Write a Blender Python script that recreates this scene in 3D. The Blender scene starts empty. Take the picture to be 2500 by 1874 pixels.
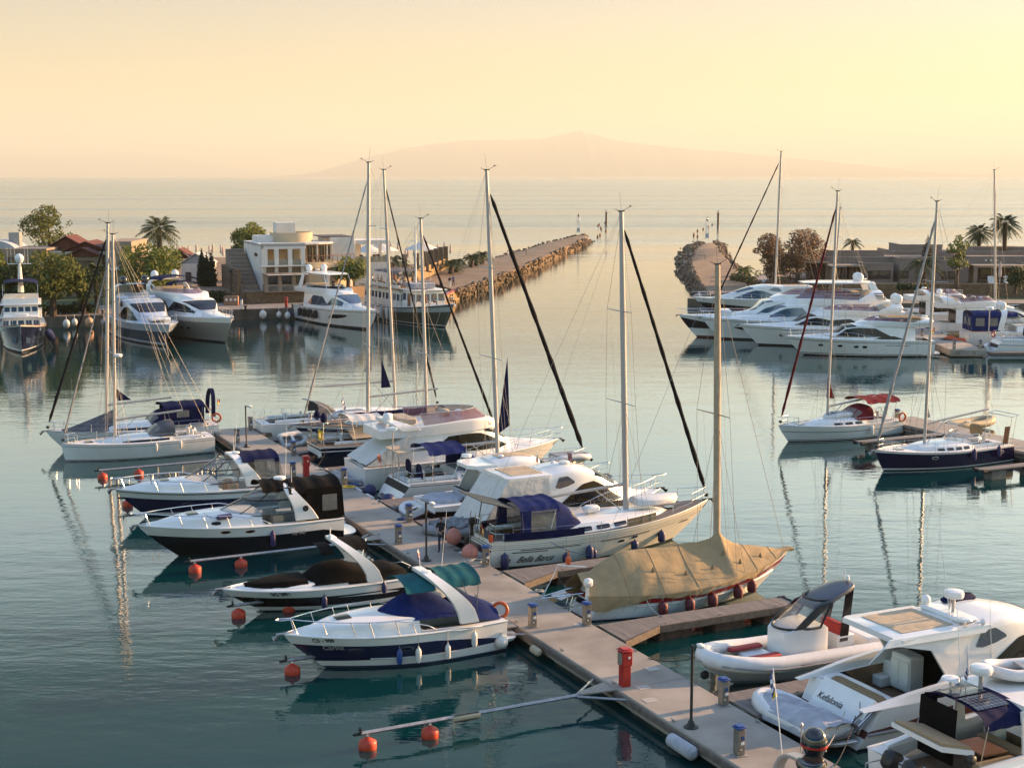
import bpy, bmesh, math, random
from math import sin, cos, pi, radians as R, sqrt, atan2
from mathutils import Vector, Matrix
rnd = random.Random(7)
scene = bpy.context.scene
COL = scene.collection
# ------------------------------------------------------------------ camera and the photo-to-place helper
H = 19.2; F = 3500.0; PITCH = math.atan(507 / F)
cd = bpy.data.cameras.new('camera'); cam = bpy.data.objects.new('camera', cd); COL.objects.link(cam)
cam.location = (0, 0, H); cam.rotation_euler = (pi / 2 - PITCH, 0, 0)
cd.sensor_width = 36; cd.lens = 36 * F / 2500; cd.clip_start = .5; cd.clip_end = 90000
scene.camera = cam
def ray(px, py):
    a = (px - 1250) / F; b = (937 - py) / F
    return Vector((a, cos(PITCH) + b * sin(PITCH), -sin(PITCH) + b * cos(PITCH)))
def at(px, py, z=0.0):
    d = ray(px, py); k = (z - H) / d.z
    return Vector((d.x * k, d.y * k, z))
def aty(px, py, Y):
    d = ray(px, py); k = Y / d.y
    return Vector((d.x * k, Y, H + d.z * k))
def V2(v): return Vector((v[0], v[1], 0))
# ------------------------------------------------------------------ tagging
def tag(o, label=None, cat=None, group=None, kind=None):
    if label: o['label'] = label
    if cat: o['category'] = cat
    if group: o['group'] = group
    if kind: o['kind'] = kind
    return o
def thing(name, label, cat, loc=(0, 0, 0), rz=0, group=None):
    o = bpy.data.objects.new(name, None); COL.objects.link(o)
    o.location = loc; o.rotation_euler = (0, 0, rz)
    return tag(o, label, cat, group)
def kids(o): return [c for c in bpy.data.objects if c.parent == o]
def copy_tree(o, parent=None):
    c = o.copy(); COL.objects.link(c)
    if parent: c.parent = parent
    for ch in list(o.children): copy_tree(ch, c)
    return c
# ------------------------------------------------------------------ materials
MATS = {}
def mat(name, col, rough=.5, metal=0, noise=0, nscale=4, bump=0, bscale=20, coat=0, trans=0, alpha=1, col2=None, stretch=(1, 1, 1), spec=.5, emit=None, estr=0, coords='Object', detail=6, lo=.35, hi=.65):
    m = bpy.data.materials.new(name); m.use_nodes = True
    nt = m.node_tree; b = nt.nodes['Principled BSDF']
    b.inputs['Base Color'].default_value = (*col, 1); b.inputs['Roughness'].default_value = rough
    b.inputs['Metallic'].default_value = metal; b.inputs['Specular IOR Level'].default_value = spec
    b.inputs['Coat Weight'].default_value = coat; b.inputs['Coat Roughness'].default_value = .08
    b.inputs['Transmission Weight'].default_value = trans; b.inputs['Alpha'].default_value = alpha
    if emit: b.inputs['Emission Color'].default_value = (*emit, 1); b.inputs['Emission Strength'].default_value = estr
    if noise or bump or col2:
        tc = nt.nodes.new('ShaderNodeTexCoord'); mp = nt.nodes.new('ShaderNodeMapping'); mp.inputs['Scale'].default_value = stretch
        nt.links.new(tc.outputs[coords], mp.inputs[0])
    if noise or col2:
        n = nt.nodes.new('ShaderNodeTexNoise'); n.inputs['Scale'].default_value = nscale; n.inputs['Detail'].default_value = detail
        nt.links.new(mp.outputs[0], n.inputs['Vector'])
        rp = nt.nodes.new('ShaderNodeValToRGB'); e = rp.color_ramp.elements
        c2 = col2 or tuple(c * (1 - noise) for c in col)
        e[0].position = lo; e[1].position = hi; e[0].color = (*c2, 1); e[1].color = (*col, 1)
        nt.links.new(n.outputs[0], rp.inputs[0]); nt.links.new(rp.outputs[0], b.inputs['Base Color'])
    if bump:
        n2 = nt.nodes.new('ShaderNodeTexNoise'); n2.inputs['Scale'].default_value = bscale; n2.inputs['Detail'].default_value = 4
        nt.links.new(mp.outputs[0], n2.inputs['Vector'])
        bp = nt.nodes.new('ShaderNodeBump'); bp.inputs['Strength'].default_value = 1; bp.inputs['Distance'].default_value = bump
        nt.links.new(n2.outputs[0], bp.inputs['Height']); nt.links.new(bp.outputs[0], b.inputs['Normal'])
    MATS[name] = m; return m
def brick(name, c1, c2, mort, scale, bw=.5, rh=.25, ms=.02, rough=.9, rot=(0, 0, 0), bump=.01, off=.5, sq=1, coords='Object'):
    m = mat(name, c1, rough); nt = m.node_tree; b = nt.nodes['Principled BSDF']
    tc = nt.nodes.new('ShaderNodeTexCoord'); mp = nt.nodes.new('ShaderNodeMapping'); mp.inputs['Rotation'].default_value = rot
    br = nt.nodes.new('ShaderNodeTexBrick'); br.offset = off; br.squash = sq
    br.inputs['Color1'].default_value = (*c1, 1); br.inputs['Color2'].default_value = (*c2, 1); br.inputs['Mortar'].default_value = (*mort, 1)
    br.inputs['Scale'].default_value = scale; br.inputs['Mortar Size'].default_value = ms; br.inputs['Brick Width'].default_value = bw; br.inputs['Row Height'].default_value = rh
    nz = nt.nodes.new('ShaderNodeTexNoise'); nz.inputs['Scale'].default_value = 2.5; nz.inputs['Detail'].default_value = 7
    mx = nt.nodes.new('ShaderNodeMix'); mx.data_type = 'RGBA'; mx.blend_type = 'MULTIPLY'; mx.inputs[0].default_value = .55
    mr = nt.nodes.new('ShaderNodeMapRange'); mr.inputs[1].default_value = .3; mr.inputs[2].default_value = .7; mr.inputs[3].default_value = .45; mr.inputs[4].default_value = 1.25
    L = nt.links.new
    L(tc.outputs[coords], mp.inputs[0]); L(mp.outputs[0], br.inputs['Vector']); L(mp.outputs[0], nz.inputs['Vector'])
    L(nz.outputs[0], mr.inputs[0]); L(br.outputs[0], mx.inputs[6]); L(mr.outputs[0], mx.inputs[7]); L(mx.outputs[2], b.inputs['Base Color'])
    bp = nt.nodes.new('ShaderNodeBump'); bp.inputs['Distance'].default_value = bump; bp.invert = True
    L(br.outputs['Fac'], bp.inputs['Height']); L(bp.outputs[0], b.inputs['Normal'])
    return m
def planks(name, c1, c2, width=.14, axis=0, gap=.06, rough=.75, gapc=(.02, .018, .015)):
    # planks whose long side runs along the object's other axis; width is measured along axis
    m = mat(name, c1, rough); nt = m.node_tree; b = nt.nodes['Principled BSDF']; L = nt.links.new; N = nt.nodes.new
    tc = N('ShaderNodeTexCoord'); sp = N('ShaderNodeSeparateXYZ'); L(tc.outputs['Object'], sp.inputs[0])
    dv = N('ShaderNodeMath'); dv.operation = 'DIVIDE'; dv.inputs[1].default_value = width; L(sp.outputs[axis], dv.inputs[0])
    fr = N('ShaderNodeMath'); fr.operation = 'FRACT'; L(dv.outputs[0], fr.inputs[0])
    fl = N('ShaderNodeMath'); fl.operation = 'FLOOR'; L(dv.outputs[0], fl.inputs[0])
    wn = N('ShaderNodeTexWhiteNoise'); wn.noise_dimensions = '1D'; L(fl.outputs[0], wn.inputs['W'])
    mx = N('ShaderNodeMix'); mx.data_type = 'RGBA'; mx.inputs[6].default_value = (*c1, 1); mx.inputs[7].default_value = (*c2, 1); L(wn.outputs[0], mx.inputs[0])
    mp = N('ShaderNodeMapping'); s = [1.2, 1.2, 1.2]; s[axis] = 14; mp.inputs['Scale'].default_value = s; L(tc.outputs['Object'], mp.inputs[0])
    nz = N('ShaderNodeTexNoise'); nz.inputs['Scale'].default_value = 1.5; nz.inputs['Detail'].default_value = 6; L(mp.outputs[0], nz.inputs['Vector'])
    mr = N('ShaderNodeMapRange'); mr.inputs[1].default_value = .3; mr.inputs[2].default_value = .7; mr.inputs[3].default_value = .6; mr.inputs[4].default_value = 1.2; L(nz.outputs[0], mr.inputs[0])
    m2 = N('ShaderNodeMix'); m2.data_type = 'RGBA'; m2.blend_type = 'MULTIPLY'; m2.inputs[0].default_value = 1; L(mx.outputs[2], m2.inputs[6]); L(mr.outputs[0], m2.inputs[7])
    lt = N('ShaderNodeMath'); lt.operation = 'LESS_THAN'; lt.inputs[1].default_value = gap; L(fr.outputs[0], lt.inputs[0])
    m3 = N('ShaderNodeMix'); m3.data_type = 'RGBA'; m3.inputs[7].default_value = (*gapc, 1); L(lt.outputs[0], m3.inputs[0]); L(m2.outputs[2], m3.inputs[6]); L(m3.outputs[2], b.inputs['Base Color'])
    return m
W_ = mat('white_gelcoat', (.78, .77, .75), .28, coat=.4, noise=.07, nscale=1.6, spec=.4)
WD = mat('white_deck', (.72, .71, .68), .6, noise=.1, nscale=3)
WW = mat('warm_white', (.74, .70, .63), .5, noise=.1, nscale=2)
CREAM = mat('cream_gelcoat', (.76, .72, .63), .35, coat=.3, noise=.06, nscale=2)
NAVY = mat('navy_gelcoat', (.006, .009, .045), .16, coat=.5)
DNAVY = mat('dark_navy_gelcoat', (.007, .008, .026), .16, coat=.5)
BLACK = mat('black_gelcoat', (.003, .003, .004), .12, coat=.4)
BROWNBLK = mat('dark_brown_gelcoat', (.008, .005, .006), .2, coat=.5)
RED = mat('red_gelcoat', (.28, .018, .014), .3, coat=.3)
DRED = mat('antifouling_red', (.10, .02, .018), .7)
BLUEAF = mat('antifouling_blue', (.01, .015, .06), .7)
BLKAF = mat('antifouling_black', (.012, .012, .013), .7, noise=.4)
GREYH = mat('grey_hull', (.33, .30, .26), .25, coat=.4)
SILVERB = mat('silver_blue_gelcoat', (.42, .47, .56), .22, coat=.5)
SLATE = mat('slate_blue_gelcoat', (.05, .062, .085), .2, coat=.5)
OLIVE = mat('olive_paint', (.055, .062, .045), .45, noise=.2)
PGREY = mat('pale_grey_paint', (.36, .40, .42), .45, noise=.15)
STEEL = mat('polished_steel', (.62, .62, .62), .22, 1)
ALU = mat('mast_aluminium', (.42, .40, .39), .42, .35)
ALUD = mat('galvanised_steel', (.36, .36, .36), .5, .6, noise=.3, nscale=6)
DGLASS = mat('dark_glass', (.004, .004, .006), .08, spec=.3)
BGLASS = mat('blue_glass', (.025, .05, .09), .06, spec=.9, coat=.4)
PURPLE = mat('smoked_rose_acrylic', (.16, .06, .075), .15, alpha=.72, spec=.7)
def glass(name, col, alpha):
    return mat(name, col, .05, alpha=alpha, spec=.8)
CLEAR = glass('clear_screen', (.16, .2, .2), .34)
VINYL = glass('clear_vinyl', (.34, .31, .27), .42)
def canvas(name, col, n=.3): return mat(name, col, .85, noise=n, nscale=2.2, bump=.035, bscale=2.4, spec=.12, stretch=(1, 1, 1))
CNAVY = canvas('navy_canvas', (.005, .009, .05)); CBLACK = canvas('black_canvas', (.0035, .003, .003)); CTAN = canvas('tan_canvas', (.29, .205, .115), .2)
CGREY = canvas('grey_canvas', (.13, .125, .135)); CRED = canvas('dark_red_canvas', (.17, .012, .02)); CWHITE = canvas('white_canvas', (.62, .60, .56), .12)
CTEAL = canvas('green_blue_canvas', (.014, .10, .115)); CBLUE = canvas('royal_blue_canvas', (.008, .02, .105)); CSILV = canvas('silver_cover', (.42, .43, .47), .25); CBEIGE = canvas('beige_canvas', (.50, .40, .28), .2)
BLKSAIL = canvas('black_sailcloth', (.010, .010, .014)); GSAIL = canvas('pale_sailcloth', (.36, .34, .33)); RSAIL = canvas('maroon_sailcloth', (.10, .008, .016))
RUB = mat('black_rubber', (.012, .012, .013), .7)
GRUB = mat('grey_rubber', (.26, .27, .29), .55, noise=.1)
WRUB = mat('white_rubber', (.66, .65, .64), .45, noise=.08)
ROPEW = mat('pale_rope', (.42, .39, .33), .9); ROPED = mat('dark_rope', (.02, .022, .03), .9); ROPEB = mat('blue_rope', (.02, .06, .16), .9)
WIRE = mat('rigging_wire', (.22, .21, .2), .45, .3)
TEAK = planks('teak_deck', (.25, .155, .085), (.20, .12, .07), .06, 1, .12)
TEAKX = mat('varnished_wood', (.22, .085, .03), .35, noise=.35, nscale=6, stretch=(1, 6, 6))
GTEAK = planks('weathered_teak', (.22, .18, .15), (.17, .14, .12), .06, 1, .12)
CUSH = mat('beige_cushion', (.40, .33, .25), .8, noise=.1); CUSHR = mat('red_cushion', (.36, .022, .02), .6); TANC = mat('tan_cushion', (.32, .22, .12), .8)
LAMPBLK = mat('black_iron', (.012, .012, .013), .5)
ORANGE = mat('orange_buoy', (.50, .042, .012), .48, noise=.25, nscale=5)
BLUEP = mat('blue_plastic', (.012, .055, .22), .4); REDP = mat('red_paint', (.40, .018, .012), .38, noise=.12); YEL = mat('yellow_plastic', (.62, .42, .02), .5)
PINK = mat('faded_pink_buoy', (.55, .20, .15), .55, noise=.15); DBLUE = mat('dark_blue_vinyl', (.012, .018, .085), .5); PURP = mat('purple_blue_fender', (.03, .02, .09), .6)
ORP = mat('orange_plastic', (.52, .09, .02), .5); DKRED = mat('maroon_fender', (.11, .012, .02), .6); FWHITE = mat('white_fender', (.68, .66, .63), .45, noise=.15)
SOLAR = brick('solar_cells', (.012, .018, .04), (.014, .02, .045), (.2, .2, .22), 1, .16, .16, .008, .15, bump=.0, off=0)
DIRTY = mat('dirty_white', (.52, .5, .46), .8, noise=.4, nscale=5)
# ------------------------------------------------------------------ mesh builder
def lerp(a, b, t): return a + (b - a) * t
SPLIT = set('side_curtain canopy_window canopy_edge cockpit_seat fishing_rod_holder porthole deck_fitting coaming winch hull_graphic hull_stripe moulded_vent cabin_window clear_curtain weather_cloth side_solar_panel stern_rail_post hull_window side_window quarter_window hardtop_pillar hardtop_strut side_pillar enclosure_side side_cover oar sail_bag roof_support bow_cushion helm_seat locker cushion solar_panel stern_post stern_frame cover_tie cabinet_door cockpit_sofa steps sleeping canopy_side porch_post pushpit_x toe_rail rubbing_strake gunwale flybridge_seat bathing_steps stern_rail grab_rail side_cushion column window shutter awning'.split())
class MB:
    def __init__(s): s.v = []; s.f = []; s.m = []; s.k = 0
    def mi(s, k): s.k = k; return s
    def add(s, vs, fs, k=None):
        o = len(s.v); s.v += [tuple(v) for v in vs]; s.f += [tuple(i + o for i in f) for f in fs]; s.m += [s.k if k is None else k] * len(fs); return s
    def box(s, c, d, rz=0, k=None, tap=1, M=None):
        x, y, z = d[0] / 2, d[1] / 2, d[2] / 2; vs = []
        for sz in (-1, 1):
            t = tap if sz > 0 else 1
            for sx, sy in ((-1, -1), (1, -1), (1, 1), (-1, 1)): vs.append(Vector((sx * x * t, sy * y * t, sz * z)))
        m = M or Matrix.Rotation(rz, 3, 'Z'); c = Vector(c)
        return s.add([c + m @ v for v in vs], [(3, 2, 1, 0), (4, 5, 6, 7), (0, 1, 5, 4), (1, 2, 6, 5), (2, 3, 7, 6), (3, 0, 4, 7)], k)
    def bbox(s, c, d, r=.03, rz=0, k=None):       # box with chamfered edges
        x, y, z = d[0] / 2, d[1] / 2, d[2] / 2; r = min(r, x * .9, y * .9, z * .9); m = Matrix.Rotation(rz, 3, 'Z'); c = Vector(c); rings = []
        for zz, i in ((-z, r), (-z + r, 0), (z - r, 0), (z, r)):
            X, Y = x - i, y - i; q = r
            rings.append([c + m @ Vector(p) for p in ((X, -Y + q, zz), (X, Y - q, zz), (X - q, Y, zz), (-X + q, Y, zz), (-X, Y - q, zz), (-X, -Y + q, zz), (-X + q, -Y, zz), (X - q, -Y, zz))])
        return s.rings(rings, True, True, k)
    def rings(s, rings, closed=True, cap=True, k=None):
        n = len(rings[0]); vs = [p for r in rings for p in r]; fs = []
        for i in range(len(rings) - 1):
            for j in range(n if closed else n - 1):
                a = i * n + j; b = i * n + (j + 1) % n; fs.append((a, b, b + n, a + n))
        if cap and closed: fs.append(tuple(range(n - 1, -1, -1))); fs.append(tuple(range((len(rings) - 1) * n, len(rings) * n)))
        return s.add(vs, fs, k)
    def tube(s, pts, r, n=6, k=None, cap=True, sq=1):
        pts = [Vector(p) for p in pts]; rs = r if isinstance(r, (list, tuple)) else [r] * len(pts); rings = []; up = None
        for i, p in enumerate(pts):
            t = (pts[min(i + 1, len(pts) - 1)] - pts[max(i - 1, 0)])
            t = t.normalized() if t.length > 1e-9 else Vector((0, 0, 1))
            if up is None: up = Vector((0, 0, 1)) if abs(t.z) < .9 else Vector((1, 0, 0))
            a = t.cross(up).normalized() if t.cross(up).length > 1e-6 else t.orthogonal().normalized(); b = a.cross(t).normalized(); up = b
            rings.append([p + (a * cos(2 * pi * j / n) * sq + b * sin(2 * pi * j / n)) * rs[i] for j in range(n)])
        return s.rings(rings, True, cap, k)
    def lathe(s, prof, c=(0, 0, 0), n=16, k=None, M=None):
        c = Vector(c); rings = []
        for r, z in prof:
            ring = [Vector((max(r, .0005) * cos(2 * pi * j / n), max(r, .0005) * sin(2 * pi * j / n), z)) for j in range(n)]
            rings.append([c + (M @ p if M else p) for p in ring])
        return s.rings(rings, True, True, k)
    def ball(s, c, r, n=14, k=None, sc=(1, 1, 1)):
        c = Vector(c); rings = []
        for i in range(n // 2 + 1):
            a = -pi / 2 + pi * i / (n // 2); rr = max(cos(a), .001)
            rings.append([c + Vector((r * rr * cos(2 * pi * j / n) * sc[0], r * rr * sin(2 * pi * j / n) * sc[1], r * sin(a) * sc[2])) for j in range(n)])
        return s.rings(rings, True, True, k)
    def prism(s, poly, z0, z1, k=None):
        return s.rings([[Vector((p[0], p[1], z0)) for p in poly], [Vector((p[0], p[1], z1)) for p in poly]], True, True, k)
    def slab(s, poly, vec, k=None):               # polygon in space pushed along a vector
        vec = Vector(vec); return s.rings([[Vector(p) for p in poly], [Vector(p) + vec for p in poly]], True, True, k)
    def grid(s, fn, nu, nv, th=0, k=None):        # sheet fn(u,v) -> point; th gives it thickness downwards along the normal
        P = [[Vector(fn(i / nu, j / nv)) for j in range(nv + 1)] for i in range(nu + 1)]
        w = nv + 1; vs = [p for r in P for p in r]; fs = [(i * w + j, (i + 1) * w + j, (i + 1) * w + j + 1, i * w + j + 1) for i in range(nu) for j in range(nv)]
        if th:
            N = []
            for i in range(nu + 1):
                for j in range(nv + 1):
                    a = P[min(i + 1, nu)][j] - P[max(i - 1, 0)][j]; b = P[i][min(j + 1, nv)] - P[i][max(j - 1, 0)]
                    c = a.cross(b); N.append(c.normalized() if c.length > 1e-9 else Vector((0, 0, 1)))
            o = len(vs); vs2 = vs + [p - n * th for p, n in zip(vs, N)]
            fs2 = fs + [tuple(o + q for q in reversed(f)) for f in fs]
            edge = [i * w for i in range(nu + 1)] + [nu * w + j for j in range(1, nv + 1)] + [i * w + nv for i in range(nu - 1, -1, -1)] + [j for j in range(nv - 1, 0, -1)]
            for a, b in zip(edge, edge[1:] + edge[:1]): fs2.append((a, b, b + o, a + o))
            return s.add(vs2, fs2, k)
        return s.add(vs, fs, k)
    def pieces(s):
        p = list(range(len(s.v)))
        def root(i):
            while p[i] != i: p[i] = p[p[i]]; i = p[i]
            return i
        for f in s.f:
            a = root(f[0])
            for j in f[1:]:
                c = root(j)
                if c != a: p[c] = a
        g = {}
        for f, k in zip(s.f, s.m): g.setdefault(root(f[0]), []).append((f, k))
        out = []
        for fs in g.values():
            b = MB(); ix = {}
            for f, k in fs:
                for i in f:
                    if i not in ix: ix[i] = len(b.v); b.v.append(s.v[i])
                b.f.append(tuple(ix[i] for i in f)); b.m.append(k)
            out.append(b)
        return out
    def build(s, name, mats, parent=None, smooth=35, recalc=True, loc=None, rz=0):
        if parent is not None and name in SPLIT:
            ps = s.pieces()
            if 1 < len(ps) <= 100: return [q.build1(name, mats, parent, smooth, recalc, loc, rz) for q in ps][0]
        return s.build1(name, mats, parent, smooth, recalc, loc, rz)
    def build1(s, name, mats, parent=None, smooth=35, recalc=True, loc=None, rz=0):
        me = bpy.data.meshes.new(name); me.from_pydata(s.v, [], s.f)
        for m in (mats if isinstance(mats, (list, tuple)) else [mats]): me.materials.append(m)
        for p, k in zip(me.polygons, s.m): p.material_index = k
        if recalc:
            bm = bmesh.new(); bm.from_mesh(me); bmesh.ops.recalc_face_normals(bm, faces=bm.faces); bm.to_mesh(me); bm.free()
        if smooth:
            me.polygons.foreach_set('use_smooth', [True] * len(me.polygons)); me.set_sharp_from_angle(angle=R(smooth))
        me.update()
        o = bpy.data.objects.new(name, me); COL.objects.link(o)
        if parent: o.parent = parent
        if loc is not None: o.location = loc; o.rotation_euler = (0, 0, rz)
        return o
def text(name, body, size, material, parent, M, shear=0, extrude=.004, align='LEFT', bold=0, xs=1):
    c = bpy.data.curves.new(name, 'FONT'); c.body = body; c.size = size; c.shear = shear; c.extrude = extrude; c.align_x = align; c.offset = bold
    c.materials.append(material); o = bpy.data.objects.new(name, c); COL.objects.link(o); me = bpy.data.meshes.new_from_object(o.evaluated_get(bpy.context.evaluated_depsgraph_get())); bpy.data.objects.remove(o)
    o = bpy.data.objects.new(name, me); COL.objects.link(o); o.parent = parent; o.matrix_local = M @ Matrix.Diagonal((xs, 1, 1, 1)); return o
def frame_at(p, xdir, ydir):                      # matrix whose X runs along xdir and Y towards ydir
    x = Vector(xdir).normalized(); z = x.cross(Vector(ydir)).normalized(); y = z.cross(x)
    m = Matrix((x, y, z)).transposed().to_4x4(); m.translation = Vector(p); return m
# ------------------------------------------------------------------ light, sky, air
SUN_EL = R(13); SUN_AZ = R(66)                    # azimuth measured clockwise from the viewing direction
sd = Vector((sin(SUN_AZ) * cos(SUN_EL), cos(SUN_AZ) * cos(SUN_EL), sin(SUN_EL)))
sl = bpy.data.lights.new('sun', 'SUN'); sl.energy = 5.0; sl.angle = R(.6); sl.color = (1, .59, .28)
so = bpy.data.objects.new('sun', sl); COL.objects.link(so); so.rotation_euler = sd.to_track_quat('Z', 'Y').to_euler(); so.location = (80, 40, 60)
wd = bpy.data.worlds.new('World'); scene.world = wd; wd.use_nodes = True
nt = wd.node_tree; bg = nt.nodes['Background']; sky = nt.nodes.new('ShaderNodeTexSky'); sky.sky_type = 'NISHITA'; sky.sun_disc = False
sky.sun_elevation = SUN_EL; sky.sun_rotation = SUN_AZ; sky.altitude = 0; sky.air_density = 1.0; sky.dust_density = 1.2; sky.ozone_density = 1.0
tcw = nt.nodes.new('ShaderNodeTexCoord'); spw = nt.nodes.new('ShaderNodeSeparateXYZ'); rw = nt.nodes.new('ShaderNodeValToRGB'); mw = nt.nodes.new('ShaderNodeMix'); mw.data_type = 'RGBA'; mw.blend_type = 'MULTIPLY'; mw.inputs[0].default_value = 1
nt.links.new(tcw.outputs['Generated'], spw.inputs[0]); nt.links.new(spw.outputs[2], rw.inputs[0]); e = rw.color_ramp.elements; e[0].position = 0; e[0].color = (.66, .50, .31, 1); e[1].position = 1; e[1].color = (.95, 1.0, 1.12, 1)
for pos, c in ((.06, (.39, .32, .21)), (.122, (.325, .292, .285)), (.15, (1.05, .96, .80)), (.24, (1.25, 1.2, 1.02)), (.33, (.04, .20, .21)), (.44, (.06, .24, .29)), (.7, (1.05, 1.1, 1.22))): q = e.new(pos); q.color = (*c, 1)  # sky tint by height; unseen bright and dark bands added for the water reflections
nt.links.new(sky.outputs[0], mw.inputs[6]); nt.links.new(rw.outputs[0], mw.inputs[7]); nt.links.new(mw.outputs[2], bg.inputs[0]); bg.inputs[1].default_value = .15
vs = scene.view_settings; scene.display_settings.display_device = 'sRGB'; vs.view_transform = 'Standard'; vs.look = 'None'; vs.exposure = 1.75; vs.gamma = 1; vs.use_curve_mapping = False
cy = scene.cycles
cy.max_bounces = 6; cy.diffuse_bounces = 2; cy.glossy_bounces = 3; cy.transmission_bounces = 4; cy.transparent_max_bounces = 10; cy.volume_bounces = 0
cy.caustics_reflective = False; cy.caustics_refractive = False; cy.sample_clamp_indirect = 4; cy.use_denoising = True
# ------------------------------------------------------------------ water
def water_material():
    m = mat('sea_water', (.001, .030, .033), .01, spec=.5); nt = m.node_tree; N = nt.nodes.new; L = nt.links.new; b = nt.nodes['Principled BSDF']
    b.inputs['IOR'].default_value = 1.7
    g = N('ShaderNodeNewGeometry')
    def nz(scale, st, detail, rot=0):
        mp = N('ShaderNodeMapping'); mp.inputs['Scale'].default_value = st; mp.inputs['Rotation'].default_value = (0, 0, rot); L(g.outputs['Position'], mp.inputs[0])
        n = N('ShaderNodeTexNoise'); n.inputs['Scale'].default_value = scale; n.inputs['Detail'].default_value = detail; n.inputs['Roughness'].default_value = .5; L(mp.outputs[0], n.inputs['Vector']); return n.outputs[0]
    def mth(op, a, b_, clamp=False):
        q = N('ShaderNodeMath'); q.operation = op; q.use_clamp = clamp
        for i, x in enumerate((a, b_)):
            if isinstance(x, (int, float)): q.inputs[i].default_value = x
            else: L(x, q.inputs[i])
        return q.outputs[0]
    sp = N('ShaderNodeSeparateXYZ'); L(g.outputs['Position'], sp.inputs[0])
    def rng(x, a, b_, c, d):
        q = N('ShaderNodeMapRange'); L(x, q.inputs[0])
        for i, v in enumerate((a, b_, c, d)): q.inputs[i + 1].default_value = v
        return q.outputs[0]
    far = rng(sp.outputs[1], 300, 520, 0, 1)
    a1 = nz(1.5, (.45, 1, 1), 3, .12); a2 = nz(.34, (.35, 1, 1), 2, -.1); a3 = nz(5.5, (.5, 1, 1), 2, .3)
    h = mth('ADD', mth('MULTIPLY', a1, .014), mth('ADD', mth('MULTIPLY', a2, .028), mth('MULTIPLY', a3, .0035)))
    patch = rng(nz(.035, (.5, 1, 1), 3), .42, .62, .7, 1.15)
    h = mth('MULTIPLY', h, patch)
    s1 = nz(.22, (.3, 1, 1), 4, .05)
    streak = rng(nz(.011, (.10, 1, 1), 5, .02), .40, .62, .25, 1.7)
    hs = mth('MULTIPLY', mth('MULTIPLY', s1, streak), .9)
    hh = mth('ADD', mth('MULTIPLY', h, mth('SUBTRACT', 1, far)), mth('MULTIPLY', hs, far))
    bp = N('ShaderNodeBump'); bp.inputs['Strength'].default_value = 1; bp.inputs['Distance'].default_value = 1; L(hh, bp.inputs['Height']); L(bp.outputs[0], b.inputs['Normal'])
    L(mth('ADD', rng(sp.outputs[1], 60, 320, .006, .03), mth('MULTIPLY', far, .12)), b.inputs['Roughness'])
    return m
WATER = water_material()
w = MB(); w.add([(-52000, -600, 0), (52000, -600, 0), (52000, 64000, 0), (-52000, 64000, 0)], [(0, 1, 2, 3)])
tag(w.build('sea', WATER, smooth=0), kind='structure', label='calm teal sea inside and beyond the harbour')
# distant mountains: a long ridge with depth
def ridge(name, label, prof, Y, depth, m):
    b = MB(); r2 = random.Random(3); pts = []
    for (x0, y0), (x1, y1) in zip(prof[:-1], prof[1:]):
        for i in range(6):
            t = i / 6; pts.append((lerp(x0, x1, t), lerp(y0, y1, t) + r2.uniform(-1.0, 1.0)))
    pts.append(prof[-1]); rows = []
    for f, dy in ((0, -depth), (.35, -depth * .6), (.75, -depth * .25), (1, 0), (.5, depth * .5), (0, depth)):
        row = []
        for i, (px, py) in enumerate(pts):
            top = aty(px, py, Y); k = f * (1 + (r2.uniform(-.10, .10) if 0 < f < 1 else 0)); row.append(Vector((top.x, Y + dy + (r2.uniform(-.2, .2) * depth * .3 if 0 < f < 1 else 0), -1 + (top.z + 1) * k)))
        rows.append(row)
    b.rings(rows, False, False); return tag(b.build(name, m, smooth=60), kind='structure', label=label)
ROCKY = mat('mountain_rock', (.03, .045, .07), .95, noise=.5, nscale=.0006, coords='Object')
ridge('mountain', 'hazy mountain with a pointed summit across the gulf', [(770, 428), (880, 388), (960, 368), (1040, 354), (1110, 345), (1180, 341), (1260, 340), (1330, 338), (1380, 326), (1412, 318), (1450, 328), (1500, 342), (1570, 352), (1640, 360), (1740, 368), (1850, 378), (1980, 390), (2120, 404), (2300, 428)], 40000, 8000, ROCKY)
ridge('hills', 'low hazy hills on the far left shore', [(-300, 395), (-100, 385), (30, 383), (120, 381), (200, 378), (270, 374), (330, 374), (390, 380), (460, 392), (560, 406), (700, 428)], 56000, 5000, ROCKY)
ridge('hills', 'low hazy hills on the far right shore', [(2080, 428), (2230, 396), (2330, 388), (2420, 380), (2520, 376), (2700, 384), (2900, 396)], 56000, 5000, ROCKY)
# the air
def haze():
    b = MB(); X = 51000; z0, z1 = -2.0, 1500.0
    b.box((0, 31000, (z0 + z1) / 2), (2 * X, 63000, z1 - z0))
    m = bpy.data.materials.new('haze'); m.use_nodes = True; nt = m.node_tree; nt.nodes.remove(nt.nodes['Principled BSDF'])
    v = nt.nodes.new('ShaderNodeVolumePrincipled'); v.inputs['Color'].default_value = (.78, .81, .74, 1); v.inputs['Density'].default_value = 6.2e-5; v.inputs['Anisotropy'].default_value = .1
    nt.links.new(v.outputs[0], nt.nodes['Material Output'].inputs['Volume'])
    tag(b.build('haze', m, smooth=0, recalc=True), kind='stuff', label='pale evening haze over the gulf')
haze()
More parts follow.
